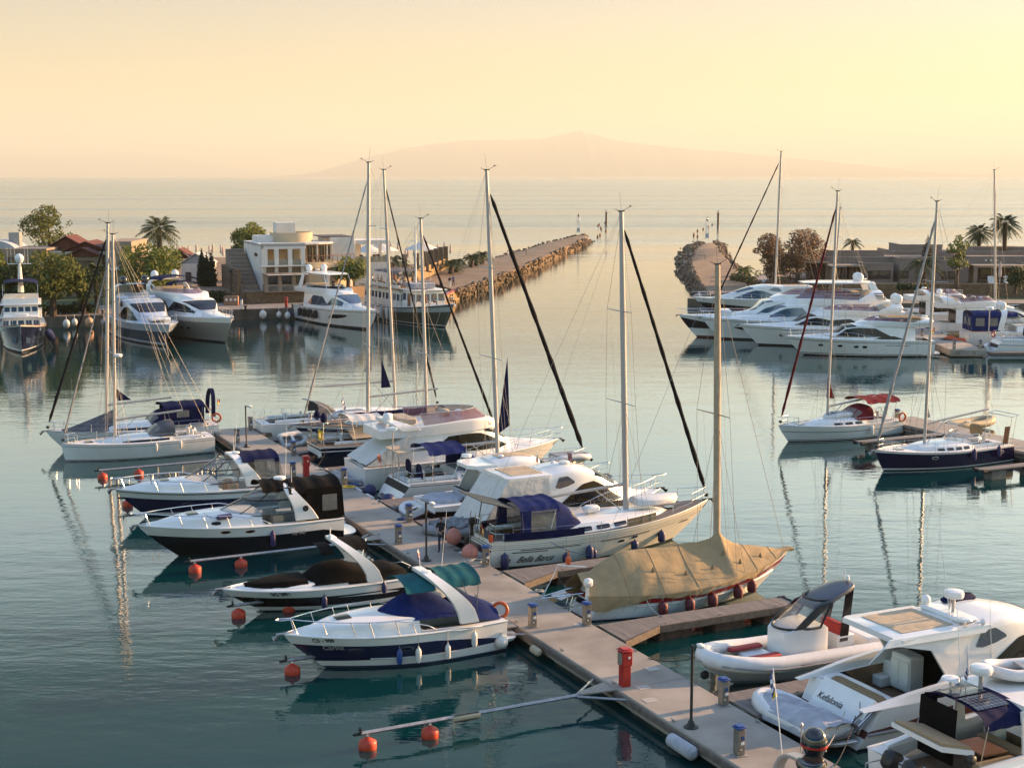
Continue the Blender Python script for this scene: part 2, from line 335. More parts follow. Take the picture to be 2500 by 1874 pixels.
# ------------------------------------------------------------------ pontoon pier: axis frame
PO = V2(at(514, 1049, .7)); _e = V2(at(1779, 1855, .7)); PU = (_e - PO).normalized(); PV = Vector((-PU.y, PU.x, 0)); PA = atan2(PV.y, PV.x)
PW = 2.9; DZ = .7
def PL(s, t, z=0): return PO + PU * s + PV * t + Vector((0, 0, z))
def ST(px, py, z=0):
    d = V2(at(px, py, z)) - PO; return d.dot(PU), d.dot(PV)
CONC = mat('pontoon_concrete', (.33, .29, .245), .85, noise=.38, nscale=.55, bump=.006, bscale=26, detail=12, lo=.30, hi=.62)
CONCD = mat('stained_concrete', (.17, .16, .145), .9, noise=.55, nscale=2.2, bump=.008, bscale=12)
GREYW = planks('weathered_planks', (.21, .18, .16), (.15, .13, .12), .14, 0, .07)
GREYW2 = mat('grey_timber', (.15, .12, .10), .85, noise=.4, nscale=5)
def pier():
    t = thing('pontoon_pier', 'long concrete pontoon pier running between the moored boats to the front', 'pier', PL(0, 0), PA)
    # local x = PV (across), local -y = PU (towards the camera)
    L = 84; seg = 12.0; d = MB(); k = 0
    s = 0
    while s < L:
        e = min(s + seg, L); d.bbox((PW / 2, -(s + e) / 2, .45), (PW, e - s - .03, .5), .025); s = e
    d.build('deck', CONC, t)
    w = MB()
    for x in (-.06, PW + .06): w.box((x, -L / 2, .50), (.10, L, .20))
    w.build('waling', GREYW2, t)
    f = MB(); s = .4
    while s < L: f.box((PW / 2, -s - 2.2, -.05), (PW - .5, 4.2, .6)); s += 6
    f.build('float', CONCD, t)
pier()
# ------------------------------------------------------------------ boat building kit (boat space: x from stern 0 to bow L, y to port, z up from the water)
def spl(tab, x):
    if x <= tab[0][0]: return tab[0][1:]
    if x >= tab[-1][0]: return tab[-1][1:]
    for i in range(len(tab) - 1):
        if x <= tab[i + 1][0]:
            x0, x1 = tab[i][0], tab[i + 1][0]; t = (x - x0) / (x1 - x0); out = []
            for k in range(1, len(tab[0])):
                p0, p1 = tab[i][k], tab[i + 1][k]; d = (p1 - p0) / (x1 - x0)
                def sl(j):
                    if j <= 0 or j >= len(tab) - 1: return d
                    a = (tab[j][k] - tab[j - 1][k]) / (tab[j][0] - tab[j - 1][0]); c = (tab[j + 1][k] - tab[j][k]) / (tab[j + 1][0] - tab[j][0])
                    return 0 if a * c <= 0 else 2 * a * c / (a + c)
                m0, m1 = sl(i) * (x1 - x0), sl(i + 1) * (x1 - x0)
                out.append((2 * t**3 - 3 * t * t + 1) * p0 + (t**3 - 2 * t * t + t) * m0 + (-2 * t**3 + 3 * t * t) * p1 + (t**3 - t * t) * m1)
            return tuple(out)
class Hull:
    def __init__(s, L, B, fb, fs, fm=None, rake=1.0, tr=.85, pw=2.3, wl=.86, xm=.42, flare=1.3, to=0, draft=.45, rk=1.2, fin=1.7):
        s.L, s.B, s.rake, s.tr, s.pw, s.wl, s.xm, s.flare, s.to, s.draft, s.rk, s.fin = L, B, rake, tr, pw, wl, xm, flare, to, draft, rk, fin
        fm = (fb + fs) / 2 - .08 if fm is None else fm; s.sh = [(0, fs), (.5, fm), (1, fb)]
        s.a = 2 * (fs + fb - 2 * fm); s.b = fb - fs - s.a; s.c = fs
    def zs(s, xi): return s.a * xi * xi + s.b * xi + s.c
    def fr(s, xi, p):
        if xi < s.xm: return lerp(s.tr, 1, sin(pi / 2 * xi / s.xm))
        return max(0, 1 - ((xi - s.xm) / (1 - s.xm)) ** p)
    def P(s, xi, q, side=1):
        ys = s.B / 2 * s.fr(xi, s.pw); yw = s.B / 2 * s.wl * s.fr(xi, s.fin); qq = max(q, 0)
        fl = lerp(.55, s.flare, xi); y = yw + (ys - yw) * qq ** fl
        if q < 0: y = yw * (1 + .5 * q)
        xb = s.L - s.rake * max(0, 1 - qq) ** s.rk + (s.rake * .5 * q if q < 0 else 0)
        x = lerp(-s.to * qq, xb, xi); z = qq * s.zs(xi) if q >= 0 else q * s.draft
        return Vector((x, max(y, .015) * side, z))
    def xi(s, x): return max(0, min(1, x / s.L))
    def sheer(s, x, side=1, inset=0, up=0):
        p = s.P(s.xi(x), 1, side); p.y -= side * min(inset, abs(p.y) * .9); p.z += up; return p
    def W(s, x): return abs(s.P(s.xi(x), 1).y)
    def Z(s, x): return s.zs(s.xi(x))
    def nrm(s, xi, q, side):
        a = s.P(min(xi + .01, 1), q, side) - s.P(xi - .01, q, side); b = s.P(xi, q + .02, side) - s.P(xi, q - .02, side)
        n = a.cross(b).normalized(); return n if n.y * side > 0 else -n
    def mesh(s, bands, mats, parent, n=34):
        b = MB(); xis = [1 - (1 - i / n) ** 1.35 for i in range(n + 1)]
        def rowset(xi):
            rows = [(-1, 0), (-.4, 0)]; q0 = 0
            for top, mi in bands:
                q1 = top(xi) if callable(top) else top
                for k in range(3): rows.append((lerp(q0, q1, k / 3), mi))
                q0 = q1
            rows.append((1, bands[-1][1])); return rows
        RS = [rowset(x) for x in xis]; m = len(RS[0])
        for side in (1, -1):
            vs = [s.P(x, q, side) for x, r in zip(xis, RS) for q, _ in r]; o = len(b.v); b.v += [tuple(v) for v in vs]
            for i in range(n):
                for j in range(m - 1):
                    a = o + i * m + j; b.f.append((a, a + m, a + m + 1, a + 1)); b.m.append(RS[0][j + (1 if j == 1 else 0)][1] if j > 1 else 0)
        p = [s.P(0, q, 1) for q, _ in RS[0]]; st = [s.P(0, q, -1) for q, _ in RS[0]]
        for j in range(m - 1):
            b.add([p[j], p[j + 1], st[j + 1], st[j]], [(0, 1, 2, 3)], RS[0][j + 1][1] if j > 1 else 0)
        p = [s.P(1, q, 1) for q, _ in RS[0]]; st = [s.P(1, q, -1) for q, _ in RS[0]]
        for j in range(m - 1): b.add([p[j], p[j + 1], st[j + 1], st[j]], [(0, 1, 2, 3)], RS[0][j + 1][1] if j > 1 else 0)
        b2 = bmesh.new(); o = b.build('hull', mats, parent, smooth=40)
        b2.from_mesh(o.data); bmesh.ops.remove_doubles(b2, verts=b2.verts, dist=.0005); bmesh.ops.recalc_face_normals(b2, faces=b2.faces); b2.to_mesh(o.data); b2.free(); o.data.set_sharp_from_angle(angle=R(40))
        return o
    def deck(s, mats, parent, wells=(), crown=.06, x0=0, x1=None, inset=.0, dz=-.01, toe=0):
        # wells: (x0, x1, half width or fraction of beam (<=1 means fraction), sole z, material)
        x1 = s.L * .995 if x1 is None else x1; e = .012
        xs = sorted(set([lerp(x0, x1, i / 30) for i in range(31)] + [c for w in wells for c in (w[0] - e, w[0] + e, w[1] - e, w[1] + e)]))
        xs = [x for x in xs if x0 <= x <= x1]; b = MB()
        fr_ = sorted(set([1, .8, .55, .3, 0] + [c for w in wells for c in (w[2] - .008, w[2] + .008)]), reverse=True)
        vv = [f for f in fr_ if f <= 1] + [-f for f in reversed(fr_) if 0 < f <= 1]
        def z(x, v):
            for w in wells:
                if w[0] <= x <= w[1] and abs(v) <= w[2]: return w[3]
            return s.Z(x) + crown * (1 - v * v) + dz
        P = []
        for x in xs:
            W = max(s.W(x) - inset, .01)
            P.append([Vector((lerp(-s.to, s.L, s.xi(x)) if s.to else x, v * W, z(x, v))) for v in vv])
        n = len(vv); vs = [p for r in P for p in r]; o = len(b.v); b.v += [tuple(v) for v in vs]
        for i in range(len(xs) - 1):
            for j in range(n - 1):
                xm = (xs[i] + xs[i + 1]) / 2; vm = (vv[j] + vv[j + 1]) / 2; k = 0
                for w in wells:
                    if w[0] <= xm <= w[1] and abs(vm) <= w[2]: k = w[4]
                b.f.append((i * n + j, (i + 1) * n + j, (i + 1) * n + j + 1, i * n + j + 1)); b.m.append(k)
        return b.build('deck', mats, parent, smooth=25, recalc=False)
    def rail(s, name, m, parent, r=.03, x0=0, x1=None, up=0, out=0, n=26, q=1):
        b = MB(); x1 = s.L if x1 is None else x1
        for side in (1, -1):
            pts = []
            for i in range(n + 1):
                p = s.P(s.xi(lerp(x0, x1, i / n)), q, side); p.z += up; p.y += side * out; pts.append(p)
            b.tube(pts, r, 6)
        return b.build(name, m, parent)
class Loft:
    def __init__(s, secs, side=.62): s.t = secs; s.x0, s.x1 = secs[0][0], secs[-1][0]
    def P(s, x, v):
        wb, zb, wt, zt, cr, r = spl(s.t, x); w = 1 - abs(v); sg = 1 if v >= 0 else -1
        A = Vector((wb, zb)); C = Vector((wt, zt)); T = Vector((0, zt + cr)); rr = min(r, (C - A).length * .9 + 1e-4, wt * .9 + 1e-4)
        p1 = C + (A - C).normalized() * rr if (A - C).length > 1e-5 else C; p2 = C + Vector((-rr, cr * rr / max(wt, .01)))
        if w < .45: q = A.lerp(p1, w / .45)
        elif w < .65:
            t = (w - .45) / .2; q = p1 * (1 - t)**2 + C * 2 * t * (1 - t) + p2 * t * t
        else:
            t = (w - .65) / .35; q = Vector((lerp(p2.x, 0, t), 0)); q.y = p2.y + (T.y - p2.y) * (1 - (1 - t) ** 2)
        return Vector((x, sg * q.x, q.y))
    def N(s, x, v):
        e = .02; a = s.P(min(x + e, s.x1), v) - s.P(max(x - e, s.x0), v); b = s.P(x, v + .015) - s.P(x, v - .015)
        n = a.cross(b); n = n.normalized() if n.length > 1e-9 else Vector((0, 0, 1)); c = Vector((0, s.P(x, v).y, .6)); return n if n.dot(c) > 0 else -n
    def mesh(s, name, mats, parent, n=28, smooth=40, k=None, cap=True):
        b = MB(); xs = sorted(set([lerp(s.x0, s.x1, i / n) for i in range(n + 1)] + [t[0] for t in s.t]))
        vv = [1, .8, .6, .55, .5, .45, .4, .35, .25, .12, 0]; vv = vv + [-v for v in reversed(vv[:-1])]
        b.rings([[s.P(x, v) for v in vv] for x in xs], True, cap); return b.build(name, mats, parent, smooth=smooth)
    def patch(s, b, pts, off=.012, nv=5, both=True, sub=4):
        # pts: (x, wlow, whigh) along one side; w is 0 at the base and .45 at the shoulder
        tab = []
        for (xa, a0, a1), (xb, b0, b1) in zip(pts[:-1], pts[1:]):
            for i in range(sub): t = i / sub; tab.append((lerp(xa, xb, t), lerp(a0, b0, t), lerp(a1, b1, t)))
        tab.append(pts[-1])
        for sg in ((1, -1) if both else (1,)):
            b.rings([[s.P(x, sg * (1 - lerp(a, c, j / nv))) + s.N(x, sg * (1 - lerp(a, c, j / nv))) * off for j in range(nv + 1)] for x, a, c in tab], False, False)
        return b
    def band(s, b, f0, f1, v0=-1, v1=1, nv=24, nu=6, off=.014):
        # a band across the top from x=f0(v) to x=f1(v)
        b.rings([[s.P(lerp(f0(v), f1(v), i / nu), v) + s.N(lerp(f0(v), f1(v), i / nu), v) * off for i in range(nu + 1)] for v in [lerp(v0, v1, j / nv) for j in range(nv + 1)]], False, False); return b
def boat(name, label, s, tbow, L, right=True, group=None, cat='boat', turn=0, z=0):
    # right: bow points away from the pier to the right; else to the left
    d = PV if right else -PV; a = atan2(d.y, d.x) + R(turn); d = Vector((cos(a), sin(a), 0))
    p = PL(s, tbow) - d * L; p.z = z
    return thing(name, label, cat, p, a, group)
def world(root, p): return Matrix.LocRotScale(root.location, root.rotation_euler, None) @ Vector(p)
def oval(b, c, nrm, up, rx, ry, th=.02, k=None, n=16, ex=2.0):
    nrm = Vector(nrm).normalized(); u = Vector(up).cross(nrm).normalized(); v = nrm.cross(u); c = Vector(c)
    ring = []
    for j in range(n):
        a = 2 * pi * j / n; ca, sa = cos(a), sin(a)
        ring.append(u * rx * math.copysign(abs(ca) ** (2 / ex), ca) + v * ry * math.copysign(abs(sa) ** (2 / ex), sa))
    b.rings([[c - nrm * .05 + p for p in ring], [c + nrm * th + p for p in ring]], True, True, k)
def ports(h, root, spots, rx=.22, ry=.09, rim=STEEL, ex=2, sides=(1, -1), name='porthole', up=(0, 0, 1)):
    for xi, q in spots:
        for sd_ in sides:
            n = h.nrm(xi, q, sd_); b = MB(); oval(b, h.P(xi, q, sd_), n, up, rx, ry, .015, ex=ex); o = b.build(name, rim, root)
            b = MB(); oval(b, h.P(xi, q, sd_), n, up, rx * .78, ry * .72, .022, ex=ex); b.build('pane', DGLASS, o)
def fender(root, p, m, name='fender', size=.62, r=.12, label='', group=None, line=.5, ball=False):
    q = world(root, p); b = MB()
    if ball: b.lathe([(.02, r * 1.15), (.05, r * 1.1), (r * .5, r * .9), (r * .85, r * .55), (r, 0), (r * .85, -r * .55), (r * .5, -r * .85), (.02, -r)], n=16)
    else: b.lathe([(.03, size / 2 + .08), (.035, size / 2 + .02), (r * .8, size / 2 - .06), (r, size / 2 - .14), (r, -size / 2 + .14), (r * .8, -size / 2 + .05), (.03, -size / 2)], n=14)
    o = thing(name, label, 'fender', q, root.rotation_euler.z, group); b.build('body', m, o)
    b = MB(); b.tube([(0, 0, size / 2 if not ball else r), (0, 0, (size / 2 if not ball else r) + line)], .009, 5); b.build('line', ROPEW, o); return o
def hull_fender(root, h, x, side, m, label, q=.62, size=.62, r=.12, group=None, ball=False):
    p = h.P(h.xi(x), q, side); p.y += side * (r + .05); p.z = max(p.z, size / 2 + .02) if not ball else p.z
    return fender(root, p, m, size=size, r=r, label=label, group=group, line=max(.1, h.Z(x) - p.z - size / 2 + .05), ball=ball)
def bow_rail(h, root, x0, height=.55, over=.0, inset=.12, ns=5, r=.022, mid=False, m=STEEL, low=.1, name='bow_rail'):
    b = MB(); L = h.L; pts = []; n = 16
    for side in (1, -1):
        seq = []
        for i in range(n + 1):
            f = i / n; x = lerp(x0, L * .965, f); p = h.sheer(x, side, inset); p.z += low + (height - low) * min(1, f * 3.2) ** .6; seq.append(p)
        pts.append(seq)
    nose = Vector((L + over, 0, h.Z(L) + height)); half = [Vector((L * .965 + (over + L * .035) * .75, sd_ * max(.14, abs(pts[0][-1].y) * .75), nose.z)) for sd_ in (1, -1)]
    b.tube([pts[0][0] - Vector((0, 0, low + .1))] + pts[0] + [half[0], nose, half[1]] + pts[1][::-1] + [pts[1][0] - Vector((0, 0, low + .1))], r, 6)
    if mid: b.tube([p - Vector((0, 0, (height) * .5)) for p in pts[0][5:]] + [nose - Vector((.1, 0, height * .5))] + [p - Vector((0, 0, height * .5)) for p in pts[1][5:][::-1]], r * .6, 5)
    for side in (0, 1):
        for i in range(ns):
            k = int(lerp(3, n, i / max(1, ns - 1))); p = pts[side][k]; lean = Vector((-.12, 0, 0)); q = h.sheer(p.x - .2, 1 if side == 0 else -1, inset); b.tube([q, p], r * .85, 5)
    return b.build(name, m, root)
def guard(h, root, x0, x1, height=.6, inset=.08, n=6, m=STEEL, wires=2, name='guardrail'):
    b = MB()
    for side in (1, -1):
        tops = []
        for i in range(n):
            p = h.sheer(lerp(x0, x1, i / (n - 1)), side, inset); b.tube([p, p + Vector((0, 0, height))], .014, 5); tops.append(p)
        for k in range(wires): b.tube([p + Vector((0, 0, height * (1 - k * .5) - .01)) for p in tops], .006, 4)
    return b.build(name, m, root)
def pulpit(h, root, height=.65, inset=.1, m=STEEL, back=1.3, over=.1):
    b = MB(); L = h.L
    for z in (1, .5):
        a = [h.sheer(L - back * f, 1, inset, height * z) for f in (1, .7, .4, .15)]; c = [h.sheer(L - back * f, -1, inset, height * z) for f in (1, .7, .4, .15)]
        b.tube(a + [Vector((L + over * z, 0, h.Z(L) + height * z))] + c[::-1], .018 if z == 1 else .012, 6)
    for sd_ in (1, -1):
        for f in (1, .45): p = h.sheer(L - back * f, sd_, inset); b.tube([p, p + Vector((0, 0, height))], .016, 5)
    return b.build('pulpit', m, root)
def pushpit(h, root, height=.65, fwd=1.0, inset=.1, m=STEEL):
    b = MB()
    for z in (1, .5):
        for sd_ in (1, -1): b.tube([h.sheer(fwd, sd_, inset, height * z), h.sheer(.08, sd_, inset, height * z), Vector((.06 - h.to, sd_ * h.W(0) * .45, h.Z(0) + height * z))], .016, 6)
    for sd_ in (1, -1):
        for p in (h.sheer(fwd, sd_, inset), h.sheer(.08, sd_, inset), Vector((.06 - h.to, sd_ * h.W(0) * .45, h.Z(0)))): b.tube([p, p + Vector((0, 0, height))], .015, 5)
    return b.build('pushpit', m, root)
def ring_pts(c, r, ax, n=22, a0=0, a1=2 * pi):
    ax = Vector(ax).normalized(); u = ax.orthogonal().normalized(); v = ax.cross(u); return [Vector(c) + (u * cos(lerp(a0, a1, i / n)) + v * sin(lerp(a0, a1, i / n))) * r for i in range(n + 1)]
def wheel(root, c, r=.42, ax=(1, 0, .15), m=STEEL):
    b = MB(); b.tube(ring_pts(c, r, ax), .018, 6); P = ring_pts(c, r, ax, 6)
    for p in P[:3]: b.tube([p, Vector(c) * 2 - p], .01, 4)
    o = b.build('steering_wheel', m, root); b = MB(); c = Vector(c); b.bbox(c + Vector((.12, 0, -.45)), (.22, .24, .9), .05); b.bbox(c + Vector((.14, 0, .05)), (.2, .34, .2), .06); b.build('pedestal', W_, o)
def radome(root, c, r=.3, h=.24, m=W_, name='radar', logo=False):
    b = MB(); b.lathe([(r * .5, -h * .5), (r * .92, -h * .42), (r, -h * .1), (r, h * .1), (r * .9, h * .38), (r * .5, h * .5), (.01, h * .52)], c, 18); return b.build(name, m, root)
def satdome(root, c, r=.3, m=W_):
    b = MB(); b.lathe([(r * .75, -r * 1.1), (r * .8, -r * .9), (r, -r * .4), (r, r * .1), (r * .86, r * .5), (r * .5, r * .86), (.01, r)], c, 18); return b.build('satellite_dome', m, root)
def whip(root, p, h=2.2, lean=(0, 0), name='antenna', m=W_):
    b = MB(); p = Vector(p); b.tube([p, p + Vector((lean[0] * h, lean[1] * h, h))], [.016, .007], 5); return b.build(name, m, root)
def anchor(root, h, m=ALUD):
    b = MB(); L = h.L; z = h.Z(L); b.tube([(L - .4, 0, z + .06), (L + .25, 0, z - .02)], .035, 6)
    b.slab([(L + .12, -.02, z - .04), (L + .42, -.16, z - .12), (L + .36, 0, z - .28), (L + .42, .16, z - .12)], (-.02, 0, .05)); b.bbox((L - .05, 0, z + .03), (.7, .16, .06), .02)
    return b.build('anchor', m, root)
def flag(root, foot, staff, lean, w, hgt, cols, name='flag', hang=.35, cross=None, vertical=False):
    # a drooping ensign on a staff: stripes of colours from top to bottom
    foot = Vector(foot); top = foot + Vector((lean[0], lean[1], staff)); b = MB(); b.tube([foot, top], .014, 5); st = b.build('flagstaff', W_, root)
    b = MB(); n = len(cols); ax = (top - foot).normalized()
    def f(u, v):
        p = top - ax * (hgt * v) ; return p + Vector((-.25, -.5, 0)).normalized() * (w * u * (1 - hang * .6)) + Vector((.06 * sin(u * 7 + v * 2), .05 * sin(u * 9), -hang * w * u * 1.2))
    for i, c in enumerate(cols): b.grid(lambda u, v: f(u, (i + v) / n), 8, 2, .006, i)
    b.build(name, cols, st); return st
def sheet(root, name, m, f, nu=14, nv=12, th=.012): b = MB(); b.grid(f, nu, nv, th); return b.build(name, m, root, smooth=60)
def lines(root, name, m, segs, r=.006, n=4, sag=0):
    b = MB()
    for a, c in segs:
        a, c = Vector(a), Vector(c)
        if sag: b.tube([a.lerp(c, i / 8) - Vector((0, 0, sag * 4 * (i / 8) * (1 - i / 8))) for i in range(9)], r, n)
        else: b.tube([a, c], r, n)
    return b.build(name, m, root)
def rope(name, label, a, c, m, r=.016, sag=.25, group=None):
    b = MB(); a, c = Vector(a), Vector(c); o = (a + c) / 2
    b.tube([a.lerp(c, i / 12) - o - Vector((0, 0, sag * 4 * (i / 12) * (1 - i / 12))) for i in range(13)], r, 5)
    x = b.build(name, m); x.location = o; return tag(x, label, 'rope', group)
def rig(root, h, mx, mh, rake=.02, mz=None, furl=None, furl_r=.09, boom=None, sail=None, spreaders=2, stays=True, forex=None, foretop=.95, backx=0, dark=False, gear=True, thick=.085, furl2=None, m=ALU, boomz=1.25, boomfwd=False, inner=True):
    # mx mast foot, mh mast top above the water; boom=(length, rise)
    z0 = h.Z(mx) if mz is None else mz; foot = Vector((mx, 0, z0)); top = Vector((mx - rake * (mh - z0), 0, mh))
    if forex is None: forex = h.L - .15
    b = MB(); b.tube([foot, foot.lerp(top, .7), top], [thick, thick, thick * .72], 10, sq=.8); mast = b.build('mast', m, root)
    W = h.W(mx - .25) - .05; ch = {}
    fr = {1: (.52,), 2: (.38, .68), 3: (.3, .53, .76)}[spreaders]
    for k, f in enumerate(fr):
        for sd_ in (1, -1):
            c = foot.lerp(top, f); tip = c + Vector((-.22, sd_ * W * (.82 - .16 * k), .06)); b = MB(); b.tube([c, tip], [.035, .022], 6); b.build('spreader', m, mast); ch[(k, sd_)] = tip
    if gear:
        b = MB(); b.bbox(top + Vector((0, 0, .03)), (.34, .12, .08), .02); b.tube([top, top + Vector((.55, .05, .25))], .012, 4); b.ball(top + Vector((.55, .05, .28)), .05, 8); b.tube([top + Vector((.55, .05, .28)), top + Vector((.75, .2, .28))], .012, 4); b.tube([top, top + Vector((-.12, 0, 1.0))], .008, 4); b.tube([top, top + Vector((-.4, 0, .14))], .014, 4); b.build('masthead_gear', LAMPBLK, mast)
    if stays:
        for sd_ in (1, -1):
            seg = []; base = h.sheer(mx - .25, sd_, .06); pts = [base] + [ch[(k, sd_)] for k in range(len(fr))] + [foot.lerp(top, .985)]
            seg += list(zip(pts[:-1], pts[1:])); seg.append((h.sheer(mx - .7, sd_, .06), foot.lerp(top, fr[0] - .01))); seg.append((h.sheer(mx + .35, sd_, .06), foot.lerp(top, fr[0] - .01))); lines(root, 'shroud', WIRE, seg, .011)
        ft = foot.lerp(top, foretop); lines(root, 'forestay', WIRE, [((forex, 0, h.Z(forex) + .05), ft)], .012)
        if backx is not None: lines(root, 'backstay', WIRE, [((backx, .5, h.Z(0)), top.lerp(foot, .35) + Vector((-backx * .0 - (mx - backx) * .65, 0, 0)) if False else (backx, 0, h.Z(0) + .1)), ((backx, 0, h.Z(0) + .1), top)], .008)
        lines(root, 'halyard', ROPEW if not dark else ROPED, [(foot + Vector((-.2, .12, .3)), foot.lerp(top, fr[-1]) + Vector((-.2, W * .5, 0))), (foot + Vector((.3, W * .7, .1)), foot.lerp(top, fr[-1] - .03)), (foot + Vector((.16, .06, .3)), top + Vector((.1, 0, -.1))), (foot + Vector((.5, -.35, .1)), top + Vector((.06, 0, -.3)))], .006)
        if furl:
            a = Vector((forex, 0, h.Z(forex) + .35)); d = ft - a; b = MB(); n = 26; b.tube([a.lerp(ft, .02 + .95 * i / n) for i in range(n + 1)], [.03 if i in (0, n) else furl_r * (1.05 - .4 * i / n) * (1 + .16 * sin(i * 2.3) + .08 * sin(i * 5.1)) for i in range(n + 1)], 8); b.build('furled_headsail', furl, root)
            b = MB(); b.lathe([(.03, -.16), (.12, -.12), (.12, 0), (.05, .03)], a, 10); b.build('furling_drum', LAMPBLK, root)
    if boom:
        ln, rise = boom; a = foot + Vector((-.12, 0, boomz)); e = a + Vector((-ln, 0, rise)) if not boomfwd else a + Vector((ln, 0, rise))
        b = MB(); b.tube([a, e], [.085, .075], 8, sq=.75); bm_ = b.build('boom', m, root)
        if sail: b = MB(); n = 10; b.tube([a.lerp(e, i / n) + Vector((0, 0, .16 + .02 * sin(i * 2.1))) for i in range(n + 1)], [.28 - .016 * i + .015 * sin(i * 3) for i in range(n + 1)], 10, sq=.6); b.build('sail_cover', sail, bm_)
        lines(root, 'topping_lift', WIRE, [(e, top)], .006); lines(root, 'vang', ALU, [(foot + Vector((-.1, 0, .25)), a.lerp(e, .3))], .028, 6); lines(root, 'mainsheet', ROPEW, [(a.lerp(e, .72), (e.x * .3 + a.x * .7 - ln * .45, 0, z0 + .2))], .012)
    return mast, foot, top
def sprayhood(root, xa, xf, w, z0, hgt, m, glass_m=VINYL, n=14):
    def f(u, v):
        a = pi * v; ww = w * (1 - .12 * u); return Vector((lerp(xa, xf, u) , -ww * math.copysign(abs(cos(a)) ** .7, cos(a)), z0 + hgt * (sin(a) ** .55 if sin(a) > 0 else 0) * (1 - .93 * u ** 2.2)))
    o = sheet(root, 'sprayhood', m, f, n, 18)
    b = MB()
    def off(u, v): p = f(u, v); c = Vector((lerp(xa, xf, .4), 0, z0)); return p + (p - c).normalized() * .018
    for v0, v1 in ((.16, .36), (.39, .61), (.64, .84)): b.grid(lambda u, v: off(lerp(.55, .93, u), lerp(v0, v1, v)), 5, 6)
    b.build('window', glass_m, o); return o
def bimini(root, x0, x1, w, z, m, crown=.28, legs=None, drop=.12, name='bimini', th=.012, sagx=.05):
    def f(u, v):
        y = lerp(-w, w, v); e = abs(2 * v - 1); return Vector((lerp(x0, x1, u), y, z + crown * (1 - e ** 2.6) - sagx * abs(sin(3 * pi * u)) - (drop if e > .97 else 0)))
    o = sheet(root, name, m, f, 12, 16, th)
    if legs is not None:
        b = MB()
        for sd_ in (1, -1):
            for xt, xb in legs[1]: b.tube([(xt, sd_ * w * .985, z - drop * .5), (xb, sd_ * w * .99, legs[0])], .016, 5)
        b.build('frame', STEEL, o)
    return o
def hoop(root, name, m, path, wid, th, n=30, parent=None):
    # path(a) for a in 0..1 gives centre point; wid(a) fore-aft width; th thickness; a radar arch
    b = MB(); rings = []
    for i in range(n + 1):
        a = i / n; p = Vector(path(a)); q = Vector(path(min(a + .01, 1))) - Vector(path(max(a - .01, 0))); q.x = 0; t = q.normalized(); nn = Vector((0, -t.z, t.y)); w = wid(a) / 2; x = Vector((1, 0, 0))
        rings.append([p + x * w - nn * th * .2, p + x * w * .9 + nn * th * .5, p - x * w * .9 + nn * th * .5, p - x * w - nn * th * .2, p - x * w * .9 - nn * th * .5, p + x * w * .9 - nn * th * .5])
    b.rings(rings, True, True); return b.build(name, m, parent or root, smooth=50)
def windscreen(root, xb, xf, w, z0, xt, xtf, wt, z1, gm=CLEAR, fm=LAMPBLK, mull=(.22, .5, .78), n=26, p=.75, fr=.025, zf=0, name='windscreen', parts=True):
    # base curve runs from (xb, -w) round the front (xf, 0) to (xb, w); the top edge likewise
    def f(u, v):
        a = lerp(-pi / 2, pi / 2, v); c = cos(a) ** p if cos(a) > 0 else 0; s_ = math.copysign(abs(sin(a)) ** .9, sin(a))
        A = Vector((lerp(xb, xf, c), w * s_, z0 + zf * c)); B = Vector((lerp(xt, xtf, c), wt * s_, z1)); return A.lerp(B, u) + Vector((0, 0, .0))
    o = MB(); o.grid(f, 4, n); g = o.build(name, gm, root, smooth=60)
    b = MB(); b.tube([f(0, j / n) for j in range(n + 1)], fr, 6); b.tube([f(1, j / n) for j in range(n + 1)], fr, 6)
    for v in list(mull) + [0, 1]: b.tube([f(0, v), f(1, v)], fr, 5)
    b.build('frame', fm, g); return f
def torus(b, c, R0, r, ax, n=20, m=8, k=None):
    ax = Vector(ax).normalized(); u = ax.orthogonal().normalized(); v = ax.cross(u); c = Vector(c)
    rings = []
    for i in range(n + 1):
        d = u * cos(2 * pi * i / n) + v * sin(2 * pi * i / n); rings.append([c + d * (R0 + r * cos(2 * pi * j / m)) + ax * r * sin(2 * pi * j / m) for j in range(m)])
    return b.rings(rings, True, False, k)
def lifering(root, c, ax, m=ORP, label='', R0=.3, horseshoe=False):
    b = MB()
    if horseshoe: b.tube([Vector(c) + (Vector(p)) for p in [(0, .24, .3), (0, .28, .1), (0, .25, -.15), (0, .12, -.33), (0, -.12, -.33), (0, -.25, -.15), (0, -.28, .1), (0, -.24, .3)]], .085, 8)
    else: torus(b, c, R0, .075, ax)
    return b.build('lifebuoy', m, root)
